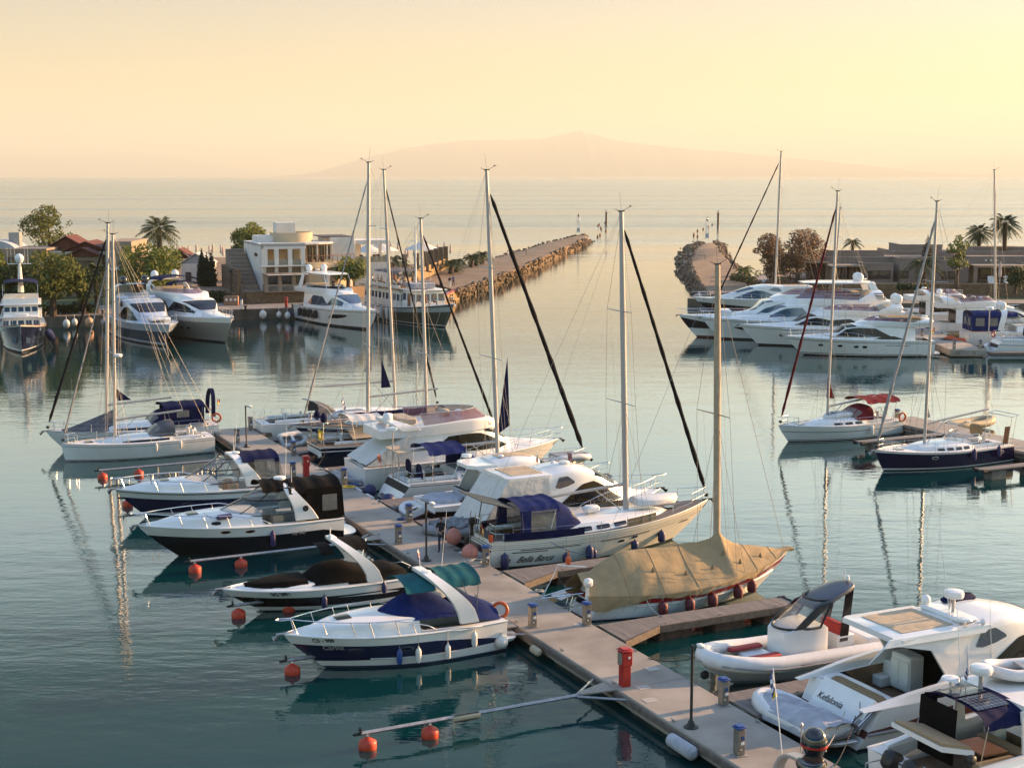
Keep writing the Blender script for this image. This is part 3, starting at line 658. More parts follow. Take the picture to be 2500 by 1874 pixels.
def dinghy(name, label, loc, rz, L=2.6, B=1.4, m=GRUB, floor=GRUB, cover=None, stripe=None, seats=True, tilt=None, flip=False, group=None, transom=W_, r=.2, cat='dinghy'):
    # inflatable: U of tubes closed at the bow, transom aft, floor, thwart
    t = thing(name, label, cat, loc, rz, group)
    if tilt: t.rotation_euler = (tilt[0], tilt[1], rz)
    if flip: t.rotation_euler[0] += pi
    b = MB(); hw = B / 2 - r; pts = []
    for i in range(9): pts.append(Vector((lerp(0, L * .62, i / 8), -hw, .22)))
    for i in range(1, 13): a = -pi / 2 + pi * i / 12; pts.append(Vector((L * .62 + (L * .38 - r) * cos(a), hw * sin(a), .22 + .14 * cos(a))))
    for i in range(1, 9): pts.append(Vector((lerp(L * .62, 0, i / 8), hw, .22)))
    n = len(pts); rad = [r * (.55 if i in (0, n - 1) else .9 if i in (1, n - 2) else 1) for i in range(n)]
    b.tube(pts, rad, 12); tb = b.build('inflated_tube', m, t, smooth=60)
    if stripe: b = MB(); b.tube([p + (p - Vector((L * .45, 0, .22))).normalized() * (r * .93) for p in pts[1:-1]], r * .2, 6); b.build('rubbing_strake', stripe, tb)
    b = MB(); b.rings([[Vector((p.x, p.y, .1)) for p in (pts[i], pts[n - 1 - i])] for i in range(n // 2 + 1)], False, False); b.slab([(.0, -hw, .02), (.0, hw, .02), (L * .62, hw, .02), (L * .62, -hw, .02)], (0, 0, .06)); b.build('floor', floor, t)
    b = MB(); b.bbox((.1, 0, .26), (.06, hw * 2, .44), .02); b.build('transom', transom, t)
    if seats and not cover: b = MB(); b.bbox((L * .45, 0, .34), (.25, hw * 2 + .1, .05), .02); b.build('seat', transom, t)
    if cover:
        def f(u, v):
            x = lerp(-.08, L + .04, u); k = 1 if u < .6 else sqrt(max(0, 1 - ((u - .6) / .4) ** 2)); y = lerp(-1, 1, v) * (B / 2 + .04) * max(k, .02)
            e = abs(2 * v - 1); return Vector((x, y, .30 + .30 * (1 - e ** 3) * (1 - .35 * u) + .16 * math.exp(-((u - .25) / .14) ** 2) * (1 - e ** 2) + .03 * sin(u * 23 + v * 9) * (1 - e) + .025 * sin(v * 19 + u * 6) - (.24 if e > .99 else 0)))
        sheet(t, 'cover', cover, f, 26, 20)
    return t
def outboard(root, c, m=LAMPBLK, s=1.0, name='outboard_motor', tilt=0):
    c = Vector(c); b = MB(); Mx = Matrix.Rotation(tilt, 3, 'Y')
    cowl = [[c + Mx @ (Vector((x * .22 - .05, y * .17, z)) * s) for x, y in ((1, -.6), (1, .6), (.5, 1), (-.7, 1), (-1, .5), (-1, -.5), (-.7, -1), (.5, -1))] for z in (.1,)]
    rings = []
    for z, k in ((.05, .7), (.12, .95), (.3, 1), (.45, .92), (.52, .6)): rings.append([c + Mx @ (Vector((x * .26 * k - .05, y * .19 * k, z)) * s) for x, y in ((1, -.6), (1, .6), (.5, 1), (-.7, 1), (-1, .5), (-1, -.5), (-.7, -1), (.5, -1))])
    b.rings(rings, True, True); o = b.build(name, m, root, smooth=50)
    b = MB(); b.rings([[c + Mx @ (Vector((x * w - .1, y * .06, z)) * s) for x, y in ((1, -1), (1, 1), (-1, 1), (-1, -1))] for z, w in ((.06, .1), (-.35, .08), (-.62, .13), (-.68, .13))], True, True); b.build('leg', m, o); return o
def deckbox(b, h, x, y, lx, ly, hz, k=None, r=.04, dz=0): b.bbox((x, y, h.Z(x) + hz / 2 + dz), (lx, ly, hz), r, k=k)
def hit(root, px, py):                            # where a pixel's ray meets the boat's centre plane: (x, z) in boat space
    a = root.rotation_euler.z; xa = Vector((cos(a), sin(a), 0)); n = Vector((-sin(a), cos(a), 0)); d = ray(px, py); o = Vector((0, 0, H)); r = Vector((root.location.x, root.location.y, 0))
    k = (r - o).dot(n) / d.dot(n); p = o + d * k; return (p - r).dot(xa), p.z
def rigpx(root, h, base, top, **kw):
    xb, zb = hit(root, *base); xt, zt = hit(root, *top); z = h.Z(xb); k = (z - zb) / (zt - zb); mx = xb + (xt - xb) * k; kw['thick'] = kw.get('thick', .1) * 1.15
    return rig(root, h, mx, zt, (mx - xt) / (zt - z), **kw)
# ------------------------------------------------------------------ express cruisers on the near side of the pontoon
def superell(w, hgt, e=.6): return lambda a: (-w * math.copysign(abs(cos(pi * a)) ** e, cos(pi * a)), hgt * max(sin(pi * a), 0) ** e)
def swim_platform(root, h, ln=.8, z=.34, m=W_, teak=None, w=.9):
    b = MB(); W = h.W(0) * w; n = 12; poly = [(0.02, W)] + [(-ln * (cos(lerp(-pi / 2, pi / 2, i / n)) ** .45 if 0 < i < n else .25), -W * -1 * sin(lerp(pi / 2, -pi / 2, i / n))) for i in range(n + 1)] + [(0.02, -W)]
    b.rings([[Vector((x * k, y * k2, zz)) for x, y in poly] for zz, k, k2 in ((z - .16, .9, .94), (z - .03, 1, 1), (z, .98, .98))], True, True); o = b.build('swim_platform', m, root)
    if teak: b = MB(); b.prism([(x * .86 - .03, y * .88) for x, y in poly], z + .004, z + .012); b.build('tread', teak, o)
    return o
def foredeck(root, h, xa, hgt, xf=.96, inset=.28, name='cabin_top', mats=W_, low=.05, mid=.8):
    L = h.L; x = lambda f: f * L; S = []
    for f, k in ((xa, 1), (lerp(xa, xf, .3), .96), (lerp(xa, xf, .6), mid), (lerp(xa, xf, .85), .42), (xf, low)):
        W = max(h.W(x(f)) - inset, .06); S.append((x(f), W, h.Z(x(f)) - .02, W * (.84 if f < .8 else .7), h.Z(x(f)) + hgt * k, .09 * k, .16))
    l = Loft(S); l.mesh(name, mats, root); return l
def hatch(root, l, x, s=.5, m=DGLASS):
    b = MB(); l.band(b, lambda v: x, lambda v: x + s, -.16, .16, 6, 4, .02); o = b.build('deck_hatch', m, root); return o
def cushions(root, name, m, boxes, r=.05):
    b = MB()
    for c, d in boxes: b.bbox(c, d, r)
    return b.build(name, m, root)
def cruiser(name, label, s, tb, L, B, bands, mats, fb, fs, arch, ws, right=False, deckm=None, cockpit=(.03, .40), turn=0, rake=1.7, pw=2.4, trunk=.5, teak=None, xa=.42, group='motor cruisers along the near side of the pontoon', tr=.84):
    root = boat(name, label, s, tb, L, right, group, 'motorboat', turn)
    h = Hull(L, B, fb, fs, rake=rake, pw=pw, tr=tr, wl=.84, flare=1.5)
    h.mesh(bands, mats, root)
    h.deck([W_, deckm or WD], root, wells=[(cockpit[0] * L, cockpit[1] * L, .72, h.Z(L * .2) - .62, 1)])
    h.rail('gunwale', W_, root, .045, up=.01, out=.0)
    l = foredeck(root, h, xa, trunk)
    return root, h, l
def side_text(root, h, body, size, x, q, m, side=1, shear=.2, ext=.003, bold=0, xs=1, name='hull_lettering'):
    # side=1 is port; letters read correctly from outside
    xi = h.xi(x); n = h.nrm(xi, q, side); d = (h.P(min(xi + .04, 1), q, side) - h.P(xi - .04, q, side)).normalized(); xd = -d if side > 0 else d
    o = text(name, body, size, m, root, Matrix.Identity(4), shear, ext, bold=bold, xs=1); z0 = h.P(xi, q, side).z
    for v in o.data.vertices:                     # lay the letters on the curved side
        X = x + (-1 if side > 0 else 1) * v.co.x * xs; j = h.xi(X); k = (z0 + v.co.y) / h.zs(j); v.co = h.P(j, k, side) + h.nrm(j, k, side) * (.03 + v.co.z)
    return o
# --- C: navy hull, navy canopy
root, h, l = cruiser('motor_cruiser', 'white over navy motor cruiser with clear windscreen enclosure and small navy aft canopy', 22.4, -11.0, 9.6, 3.4,
    [(.05, 0), (.16, 1), (lambda x: lerp(.66, .72, x), 2), (1, 1)], [BLKAF, W_, NAVY], 1.75, 1.25, 0, 0)
L = h.L; z = h.Z(3.2)
h.rail('rubbing_strake', LAMPBLK, root, .025, q=.93, out=.012)
ports(h, root, [(.44, .48), (.66, .52)], .26, .085, ex=2)
f = windscreen(root, 2.9, 6.2, 1.32, z + .42, 2.7, 4.7, 1.12, z + 1.12, mull=(.2, .5, .8))
f2 = windscreen(root, 2.7, 4.68, 1.12, z + 1.14, 2.5, 3.7, 1.02, z + 1.72, gm=VINYL, mull=(.2, .5, .8), name='clear_enclosure')
e = superell(1.42, 1.72, .62)
hoop(root, 'radar_arch', W_, lambda a: (lerp(1.9, 2.9, sin(pi * a) ** .8 if 0 < a < 1 else 0), e(a)[0], z + .15 + e(a)[1]), lambda a: lerp(1.05, .5, sin(pi * min(max(a, 0), 1)) ** .7), .12)
bimini(root, .4, 2.6, 1.28, z + 1.68, CNAVY, .24, name='canopy')
b = MB()
for sd_ in (1, -1): b.grid(lambda u, v: (lerp(.45, 1.9, u) - .1 * v, sd_ * (1.27 + .04 * sin(v * 3)), lerp(z + 1.62, z + .15, v)), 4, 4, .01)
b.build('side_curtain', VINYL, root); b = MB()
for sd_ in (1, -1): b.grid(lambda u, v: (.42 + .28 * u * (1 - .6 * v), sd_ * 1.285, lerp(z + 1.66, z + .1, v)), 3, 4, .015)
b.build('canopy_edge', CNAVY, root)
b = MB(); b.grid(lambda u, v: (.4 - .28 * u, lerp(-1.25, 1.25, v), lerp(z + 1.66, z + .1, u)), 4, 6, .01); b.build('aft_curtain', VINYL, root)
bow_rail(h, root, 3.9, .62, .25, ns=4); swim_platform(root, h, .7); anchor(root, h); hatch(root, l, 6.6, .5)
whip(root, (2.4, -1.2, z + 1.7), 2.4, (-.12, -.02)); radome(root, (2.7, .3, z + 1.98), .22, .12, name='tv_antenna'); whip(root, (2.6, -.6, z + 1.85), .9)
cushions(root, 'cockpit_seat', CUSH, [((.7, 0, z - .15), (.5, 2.2, .4)), ((3.0, .6, z - .1), (.5, .5, .7)), ((3.0, -.6, z - .1), (.5, .5, .7))])
b = MB(); b.tube([(7.6, .5, h.Z(7.6) + .2), (7.75, .62, h.Z(7.6) + .85)], .03, 6); b.tube([(7.3, .62, h.Z(7.3) + .2), (7.4, .75, h.Z(7.3) + .8)], .03, 6); b.build('fishing_rod_holder', STEEL, root)
CRU_C = (root, h)
# --- D: black hull, black canopy
root, h, l = cruiser('motor_cruiser', 'white over black motor cruiser with a long black canvas canopy and teal tinted windscreen', 31.8, -11.6, 10.4, 3.6,
    [(.03, 0), (lambda x: lerp(.66, .70, abs(x - .4) * 1.6) - .16 * max(0, .12 - x) / .12, 1), (1, 2)], [BLKAF, BLACK, W_], 1.8, 1.4, 0, 0, rake=2.0, trunk=.55)
L = h.L; z = h.Z(3.4)
ports(h, root, [(.5, .86), (.62, .87)], .26, .08, rim=TEAKX, sides=(1, -1))
b = MB(); l.patch(b, [(6.5, .2, .34), (6.7, .16, .38), (6.95, .2, .34)], .02); b.build('porthole', DGLASS, root)
f = windscreen(root, 2.6, 6.7, 1.42, z + .5, 2.5, 5.0, 1.2, z + 1.18, mull=(.24, .5, .76))
f2 = windscreen(root, 2.5, 4.95, 1.2, z + 1.2, 2.6, 3.95, 1.12, z + 1.78, gm=VINYL, mull=(.24, .76), name='clear_enclosure', fr=.035)
bimini(root, 2.7, 4.25, 1.16, z + 1.78, CBLACK, .3, name='front_canopy')
e = superell(1.48, 1.84, .62)
hoop(root, 'radar_arch', W_, lambda a: (lerp(2.0, 3.05, sin(pi * a) ** .8 if 0 < a < 1 else 0), e(a)[0], z + .1 + e(a)[1]), lambda a: lerp(1.25, .42, sin(pi * min(max(a, 0), 1)) ** .6), .13)
can = bimini(root, .05, 2.9, 1.36, z + 1.62, CBLACK, .42, name='canopy', sagx=.1)
b = MB()
for sd_ in (1, -1): b.grid(lambda u, v: (lerp(.05, 2.0 - .0 * v, u), sd_ * (1.36 + .05 * sin(v * 3)), lerp(z + 1.68, z - .02, v)), 6, 6, .012)
b.grid(lambda u, v: (.05 - .12 * u, lerp(-1.36, 1.36, v), lerp(z + 1.68, z + .0, u)), 5, 8, .012); b.build('canopy_side', CBLACK, root)
b = MB()
for sd_ in (1, -1): b.grid(lambda u, v: (lerp(.35, 1.15, u), sd_ * (1.385 + .05 * sin((.25 + .45 * v) * 3)), lerp(z + 1.3, z + .45, v)), 3, 3, .006)
b.build('canopy_window', VINYL, root)
bow_rail(h, root, 4.0, .62, .35, ns=5); swim_platform(root, h, 1.0, .52, w=.86); anchor(root, h); hatch(root, l, 7.4, .55)
radome(root, (3.0, 0, z + 2.10), .33, .2); whip(root, (2.3, -1.3, z + 1.6), 3.0, (-.05, -.03)); whip(root, (2.6, .8, z + 2.0), .8)
cushions(root, 'cockpit_seat', CUSH, [((3.4, .7, z - .05), (.6, .6, .8)), ((3.4, -.7, z - .05), (.6, .6, .8)), ((1.0, 0, z - .2), (1.2, 2.2, .45))])
side_text(root, h, 'Ns 943', .26, 3.1, .60, ALU, 1, .35, bold=.004); side_text(root, h, 'sundancer', .16, 3.3, .93, LAMPBLK, 1, .4) if False else None
b = MB(); b.lathe([(.16, 0), (.16, .02), (.01, .02)], (2.1, 1.53, z + .7), 14, M=Matrix.Rotation(-pi / 2, 3, 'X')); b.build('arch_badge', LAMPBLK, root)
hull_fender(root, h, 4.3, 1, PURP, 'purple blue fender hanging on the black cruiser beside its registration', .55, .8, .14)
q = world(root, l.P(6.3, .55)); fe = thing('fender', 'purple blue fender lying on the side deck of the black cruiser', 'fender', q + Vector((0, 0, .06)), root.rotation_euler.z + .15)
b = MB(); b.tube([(-.42, 0, .1), (-.34, 0, .1), (.34, 0, .1), (.42, 0, .1)], [.05, .14, .14, .05], 12); b.build('body', PURP, fe); b = MB(); b.tube([(.4, 0, .1), (.7, .1, .12), (.95, .02, .3), (1.1, 0, .45)], .012, 5); b.build('line', ROPED, fe)
CRU_D = (root, h)
# --- E: low bowrider with black covers
root, h, l = cruiser('bowrider', 'low white and black bowrider with black bow and cockpit covers and white arch', 42.9, -10.2, 8.6, 2.75,
    [(.05, 0), (.22, 1), (lambda x: lerp(.62, .70, x), 2), (1, 1)], [BLKAF, W_, BROWNBLK], 1.25, 1.0, 0, 0, rake=1.9, trunk=.22, xa=.36, pw=2.6)
z = h.Z(3.0)
l2 = Loft([(x, w_, h.Z(x) + .06, w_ * .8, h.Z(x) + d, .05, .08) for x, w_, d in ((4.9, .95, .36), (5.8, .86, .35), (6.8, .60, .27), (7.6, .18, .18))]); l2.mesh('bow_cover', CBLACK, root)
l3 = Loft([(.15, 1.0, z + .03, .7, z + .22, .03, .12), (1.0, 1.05, z + .05, .8, z + .5, .05, .15), (1.7, 1.08, z + .05, .75, z + .45, .05, .2), (2.3, 1.1, z + .1, .8, z + .55, .06, .2), (3.3, 1.1, z + .15, .7, z + .82, .1, .25), (4.1, 1.08, z + .15, .5, z + .80, .08, .3), (4.75, 1.0, z + .15, .2, z + .5, .03, .15), (5.1, .8, z + .15, .1, z + .22, .01, .05)]); l3.mesh('cockpit_cover', CBLACK, root)
e = superell(1.3, 1.85, .6)
hoop(root, 'wakeboard_arch', W_, lambda a: (lerp(1.9, 3.5, (sin(pi * a) if 0 < a < 1 else 0)), e(a)[0], z + .1 + e(a)[1]), lambda a: lerp(.75, .36, sin(pi * min(max(a, 0), 1))), .14)
bimini(root, 2.1, 3.3, 1.05, z + 1.66, CBLACK, .22, name='folded_bimini', drop=.08, sagx=.02); bimini(root, 3.7, 4.3, .95, z + 1.55, CBLACK, .2, name='folded_bimini', drop=.08, sagx=0)
b = MB(); b.lathe([(.1, 0), (.11, .12), (.06, .2), (.01, .22)], (3.6, .1, z + 1.98), 12); b.tube([(3.6, .1, z + 2.1), (3.6, .1, z + 2.5)], .02, 5); b.build('masthead_light', W_, root)
b = MB(); b.tube([(.9, .5, z + .6), (.5, .95, z + .75), (.05, .9, z + .5), (-.02, .5, z + .3)], .022, 6); b.tube([(1.9, -.5, z + .8), (1.5, -1.0, z + 1.5)], .02, 5); b.build('grab_rail', STEEL, root)
b = MB(); b.slab([(2.2, 1.32, z + .42), (2.42, 1.32, z + .40), (2.33, 1.31, z + .62)], (0, .02, 0)); b.build('arch_badge', TEAKX, root)
swim_platform(root, h, .6); anchor(root, h); ports(h, root, [(.6, .53)], .2, .06)
b = MB()
for sd_ in (1, -1):
    b.rings([[h.P(h.xi(x), lo, sd_) + Vector((0, sd_ * .008, 0)), h.P(h.xi(x), hi, sd_) + Vector((0, sd_ * .008, 0))] for x, lo, hi in ((.8, .5, .52), (1.5, .48, .6), (2.2, .5, .58), (3.2, .54, .57), (4.0, .57, .575))], False, False)
b.build('hull_graphic', W_, root)
side_text(root, h, 'BG 2891', .24, 6.75, .82, LAMPBLK, 1, 0, bold=.006)
b = MB(); [b.tube([(x, .0, l.P(x, 0).z), (x, 0, l.P(x, 0).z + .05)], .04, 6) for x in (7.6, 7.9)]; b.build('deck_fitting', STEEL, root)
hull_fender(root, h, 4.9, 1, DBLUE, 'dark blue fender hanging low on the black and white bowrider', .42, .6, .13); hull_fender(root, h, 1.6, 1, DBLUE, 'dark blue fender hanging by the stern of the black and white bowrider', .8, .5, .12)
CRU_E = (root, h)
# --- F: navy band, green bimini, lettering
root, h, l = cruiser('motor_cruiser', 'white cruiser with navy hull band, green bimini and blue fan shaped cockpit cover', 51.2, -9.9, 9.0, 3.25,
    [(.07, 0), (lambda x: lerp(.36, .22, x), 1), (lambda x: lerp(.38, .74, min(1, max(x, 0) * 2.6) ** .6), 2), (1, 1)], [BLUEAF, W_, NAVY], 1.6, 1.3, 0, 0, rake=1.7, trunk=.55)
z = h.Z(3.0); ports(h, root, [(.53, .58), (.76, .58)], .3, .10)
c = Loft([(2.0, 1.3, z + .42, .9, z + .6, .05, .2), (2.5, 1.3, z + .45, .65, z + .95, .05, .3), (3.1, 1.28, z + .47, .40, z + 1.22, .04, .25), (3.7, 1.22, z + .47, .22, z + 1.28, .02, .15), (4.3, 1.1, z + .47, .2, z + 1.12, .02, .15), (5.0, .85, z + .47, .12, z + .72, .01, .1), (5.5, .45, z + .45, .05, z + .5, 0, .03)]); c.mesh('cockpit_cover', CBLUE, root)
c2 = Loft([(.2, 1.1, z + .0, .75, z + .35, .05, .2), (.9, 1.2, z + .1, .8, z + .62, .06, .2), (1.7, 1.25, z + .2, .8, z + .7, .05, .2), (2.1, 1.2, z + .3, .7, z + .6, .02, .15)]); c2.mesh('aft_cover', CBLUE, root)
e = superell(1.4, 1.95, .6)
hoop(root, 'radar_arch', W_, lambda a: (lerp(1.7, 3.2, (sin(pi * a) if 0 < a < 1 else 0)), e(a)[0], z + .15 + e(a)[1]), lambda a: lerp(.85, .42, sin(pi * min(max(a, 0), 1))), .15)
bimini(root, 1.1, 2.75, 1.2, z + 1.78, CTEAL, .34, (z + .5, ((1.2, 1.3), (1.9, 1.4))), name='aft_bimini', drop=.15, sagx=.05); bimini(root, 3.05, 4.3, 1.15, z + 1.66, CTEAL, .3, name='fore_bimini', drop=.08, sagx=.02)
radome(root, (3.15, .35, z + 2.14), .22, .12, name='tv_antenna')
flag(root, (3.2, -.1, z + 2.1), .9, (.08, -.05), .35, .35, [W_, REDP, BLUEP], hang=.7)
whip(root, (1.9, -1.2, z + 1.0), 3.2, (-.12, -.03))
bow_rail(h, root, 3.2, .6, .3, ns=6); anchor(root, h); swim_platform(root, h, .75, .5); hatch(root, l, 6.3, .6)
b = MB()
for sd_ in (1, -1): b.tube([h.P(h.xi(x), .30, sd_) + Vector((0, sd_ * .02, 0)) for x in (2.6, 3.6, 4.6, 5.6, 6.6)], .02, 5)
b.build('hull_stripe', W_, root)
b = MB()
for sd_ in (1, -1): b.tube([(1.2, sd_ * 1.54, z - .04), (1.6, sd_ * 1.6, z + .0), (2.2, sd_ * 1.61, z + .06), (2.9, sd_ * 1.61, z + .04), (2.4, sd_ * 1.62, z - .03), (1.8, sd_ * 1.61, z - .06), (1.2, sd_ * 1.54, z - .04)], .022, 5)
b.build('moulded_vent', W_, root)
side_text(root, h, 'C3 - 909', .22, 8.1, .86, LAMPBLK, 1, 0, bold=.004); side_text(root, h, 'Carina', .30, 8.02, .62, ALU, 1, .45, bold=.004)
lifering(root, (.05, .75, z + .25), (.4, .6, .2))
for x, m_, lb in ((5.35, BLUEP, 'blue fender, foremost of the row hanging on the cruiser with the green bimini'), (4.5, FWHITE, 'white fender second from the bow on the cruiser with the green bimini'), (3.1, FWHITE, 'white fender third from the bow on the cruiser with the green bimini'), (1.7, FWHITE, 'white fender nearest the stern on the cruiser with the green bimini')):
    hull_fender(root, h, x, 1, m_, lb, .36 if x > 2 else .62, .62, .12)
CRU_F = (root, h)
for (s, t, zz, r, lb) in ((49.4, -.55, .75, .36, 'big round white fender between the pontoon and the green bimini cruiser, the upper one'), (52.6, -1.2, .45, .28, 'round white fender hanging low off the near stern corner of the green bimini cruiser')):
    o = thing('fender', lb, 'fender', PL(s, t, zz)); b = MB(); b.ball((0, 0, 0), r, 18); b.tube([(0, 0, r), (0, 0, r + .15)], .04, 6); b.build('body', FWHITE, o)
# ------------------------------------------------------------------ people
SKIN = mat('skin', (.36, .20, .13), .55); HAIRD = mat('dark_hair', (.012, .010, .009), .7); DENIM = mat('dark_denim', (.012, .018, .04), .85); TBLK = mat('black_cotton', (.010, .010, .012), .9)
def person(label, loc, rz, J, top, legs, shoes=HAIRD, hair=HAIRD, sc=1.0, group=None, hands=True, sleeves=.5, hairlong=False, glasses=False):
    """J: joints of a 1.78 m figure facing +x; one continuous skinned body with materials by limb"""
    t = thing('person', label, 'person', loc, rz, group); V = []; E = []; Rd = []; T = []; ids = {}
    def pt(n, p, r, tg): ids[n] = len(V); V.append(Vector(p) * sc); Rd.append(r * sc); T.append(tg)
    def ed(a, b): E.append((ids[a], ids[b]))
    g = lambda n: Vector(J[n])
    pel = g('pelvis'); pt('pelvis', pel, .135, 'l'); pt('waist', pel.lerp(g('neck'), .35), .125, 't'); pt('chest', pel.lerp(g('neck'), .72), .155, 't'); pt('neckb', pel.lerp(g('neck'), .95), .085, 't'); pt('neck', g('neck') + (g('head') - g('neck')) * .35, .055, 's')
    for a, b in (('pelvis', 'waist'), ('waist', 'chest'), ('chest', 'neckb'), ('neckb', 'neck')): ed(a, b)
    for sd_ in 'LR':
        s_ = 1 if sd_ == 'L' else -1
        pt('sh' + sd_, g('sh' + sd_), .070, 't'); pt('elm' + sd_, g('sh' + sd_).lerp(g('el' + sd_), .55), .052, 't' if sleeves >= .5 else 's'); pt('el' + sd_, g('el' + sd_), .043, 't' if sleeves > .6 else 's'); pt('wr' + sd_, g('wr' + sd_), .028, 't' if sleeves > .9 else 's')
        ed('chest', 'sh' + sd_); ed('sh' + sd_, 'elm' + sd_); ed('elm' + sd_, 'el' + sd_); ed('el' + sd_, 'wr' + sd_)
        d = (g('wr' + sd_) - g('el' + sd_)).normalized(); side = d.cross(Vector((0, 0, 1))).normalized() if abs(d.z) < .9 else Vector((1, 0, 0)); pl = g('wr' + sd_) + d * .08; pt('pm' + sd_, pl, .034, 's'); ed('wr' + sd_, 'pm' + sd_)
        if hands:
            bend = Vector((.3, -s_ * .5, -.4))
            for k, (off, ln) in enumerate(((-.030, .075), (-.010, .088), (.010, .082), (.028, .064))):
                a = pl + side * off + d * .012; pt(f'k{k}' + sd_, a, .011, 's'); pt(f'm{k}' + sd_, a + d * ln * .5 + bend * .008, .0095, 's'); pt(f'f{k}' + sd_, a + d * ln * .85 + bend * .03, .008, 's'); ed('pm' + sd_, f'k{k}' + sd_); ed(f'k{k}' + sd_, f'm{k}' + sd_); ed(f'm{k}' + sd_, f'f{k}' + sd_)
            a = g('wr' + sd_) + d * .04 - side * .03; pt('th' + sd_, a - side * .02 + d * .02, .011, 's'); pt('tt' + sd_, a - side * .032 + d * .055, .009, 's'); ed('pm' + sd_, 'th' + sd_); ed('th' + sd_, 'tt' + sd_)
        hp = g('hip' + sd_); pt('hip' + sd_, hp, .092, 'l'); pt('kn' + sd_, g('kn' + sd_), .062, 'l'); pt('cf' + sd_, g('kn' + sd_).lerp(g('an' + sd_), .3), .060, 'l'); pt('an' + sd_, g('an' + sd_), .042, 'l'); pt('hl' + sd_, g('an' + sd_) + Vector((-.03, 0, -.05)), .038, 'f'); pt('to' + sd_, g('to' + sd_), .034, 'f')
        for a, b in (('pelvis', 'hip'), ('hip', 'kn'), ('kn', 'cf'), ('cf', 'an'), ('an', 'hl'), ('hl', 'to')): ed(a if a == 'pelvis' else a + sd_, b + sd_)
    me = bpy.data.meshes.new('body'); me.from_pydata(V, E, []); o = bpy.data.objects.new('body', me); COL.objects.link(o); md = o.modifiers.new('s', 'SKIN'); md.use_smooth_shade = True
    for i, r in enumerate(Rd): me.skin_vertices[0].data[i].radius = (r, r)
    me.skin_vertices[0].data[0].use_root = True; sb = o.modifiers.new('sub', 'SUBSURF'); sb.levels = sb.render_levels = 1
    m2 = bpy.data.meshes.new_from_object(o.evaluated_get(bpy.context.evaluated_depsgraph_get())); bpy.data.objects.remove(o)
    # head with nose, chin, ears
    hd = g('head') * sc; fw = Vector(J.get('face', (1, 0, 0))).normalized(); lf = Vector((-fw.y, fw.x, 0)); b = MB(); b.v = [tuple(v.co) for v in m2.vertices]; b.f = [tuple(p.vertices) for p in m2.polygons]
    order = {'t': 0, 'l': 1, 's': 2, 'f': 3}
    for p in m2.polygons:
        c = Vector(p.center); best = min(((c - (lambda a, d, k: a + d * k)(V[a], V[q] - V[a], max(0, min(1, (c - V[a]).dot(V[q] - V[a]) / max((V[q] - V[a]).length_squared, 1e-6))))).length / (Rd[a] + Rd[q]), a, q) for a, q in E)
        a, q = best[1], best[2]; k = (c - V[a]).dot(V[q] - V[a]) / max((V[q] - V[a]).length_squared, 1e-6); b.m.append(order[T[a] if k < .5 else T[q]])
    b.k = 2; n = 14; rings = []
    for i in range(11):
        a = -pi / 2 + pi * i / 10; zz = sin(a) * .122; rr = max(cos(a), .02); jaw = .82 if zz < -.04 else 1
        ring = []
        for j in range(n):
            th = 2 * pi * j / n; x = cos(th) * .098 * rr * jaw + (.012 if zz < 0 else 0) + (.022 if (j == 0 and -.05 < zz < .03) else 0); y = sin(th) * .076 * rr * jaw
            ring.append(hd + (fw * x + lf * y + Vector((0, 0, zz))) * sc)
        rings.append(ring)
    b.rings(rings, True, True, 2)
    for s_ in (1, -1): b.ball(hd + (lf * .078 * s_ + Vector((0, 0, -.01))) * sc, .022 * sc, 8, 2, (1, .5, 1.3))
    bo = b.build('body', [top, legs, SKIN, shoes], t, smooth=80)
    b = MB(); rings = []
    for i in range(7):
        a = lerp(-.05 if not hairlong else -.9, pi / 2, i / 6); ring = []
        for j in range(n): th = 2 * pi * j / n; rr = max(cos(a), .02); fr = cos(th); ring.append(hd + (fw * ((.106 * rr * fr) - .012) + lf * .083 * rr * sin(th) + Vector((0, 0, sin(a) * .128 + (.055 if fr > .3 and i < 3 else 0)))) * sc)
        rings.append(ring)
    b.rings(rings, True, True); b.build('hair', hair, t, smooth=80)
    b = MB()
    for s_ in (1, -1): b.ball(hd + (fw * .092 + lf * .032 * s_ + Vector((0, 0, .012))) * sc, (.026 if glasses else .013) * sc, 8, None, (.5, 1, .7))
    b.build('sunglasses' if glasses else 'eyes', LAMPBLK, t); b = MB(); b.bbox(hd + (fw * .088 + Vector((0, 0, -.062))) * sc, (.016 * sc, .045 * sc, .012 * sc), .004, atan2(fw.y, fw.x)); b.build('mouth', mat('lips', (.25, .10, .08), .5) if 'lips' not in MATS else MATS['lips'], t)
    return t
STAND = dict(pelvis=(0, 0, .95), neck=(0, 0, 1.48), head=(.02, 0, 1.65), shL=(0, .17, 1.43), elL=(.02, .24, 1.15), wrL=(.2, .10, 1.02), shR=(0, -.17, 1.43), elR=(.0, -.24, 1.15), wrR=(.2, -.10, 1.02), hipL=(0, .09, .88), knL=(.03, .11, .49), anL=(0, .12, .08), toL=(.16, .15, .03), hipR=(0, -.09, .88), knR=(.03, -.11, .49), anR=(0, -.12, .08), toR=(.16, -.15, .03))
def pose(**k): d = dict(STAND); d.update(k); return d
SIT = dict(pelvis=(0, 0, .10), neck=(.03, 0, .64), head=(.06, 0, .81), shL=(.02, .17, .59), elL=(.08, .24, .32), wrL=(.3, .12, .22), shR=(.02, -.17, .59), elR=(.08, -.24, .32), wrR=(.3, -.12, .22), hipL=(.05, .09, .08), knL=(.45, .12, .10), anL=(.48, .12, -.33), toL=(.62, .13, -.38), hipR=(.05, -.09, .08), knR=(.45, -.12, .10), anR=(.48, -.12, -.33), toR=(.62, -.13, -.38))
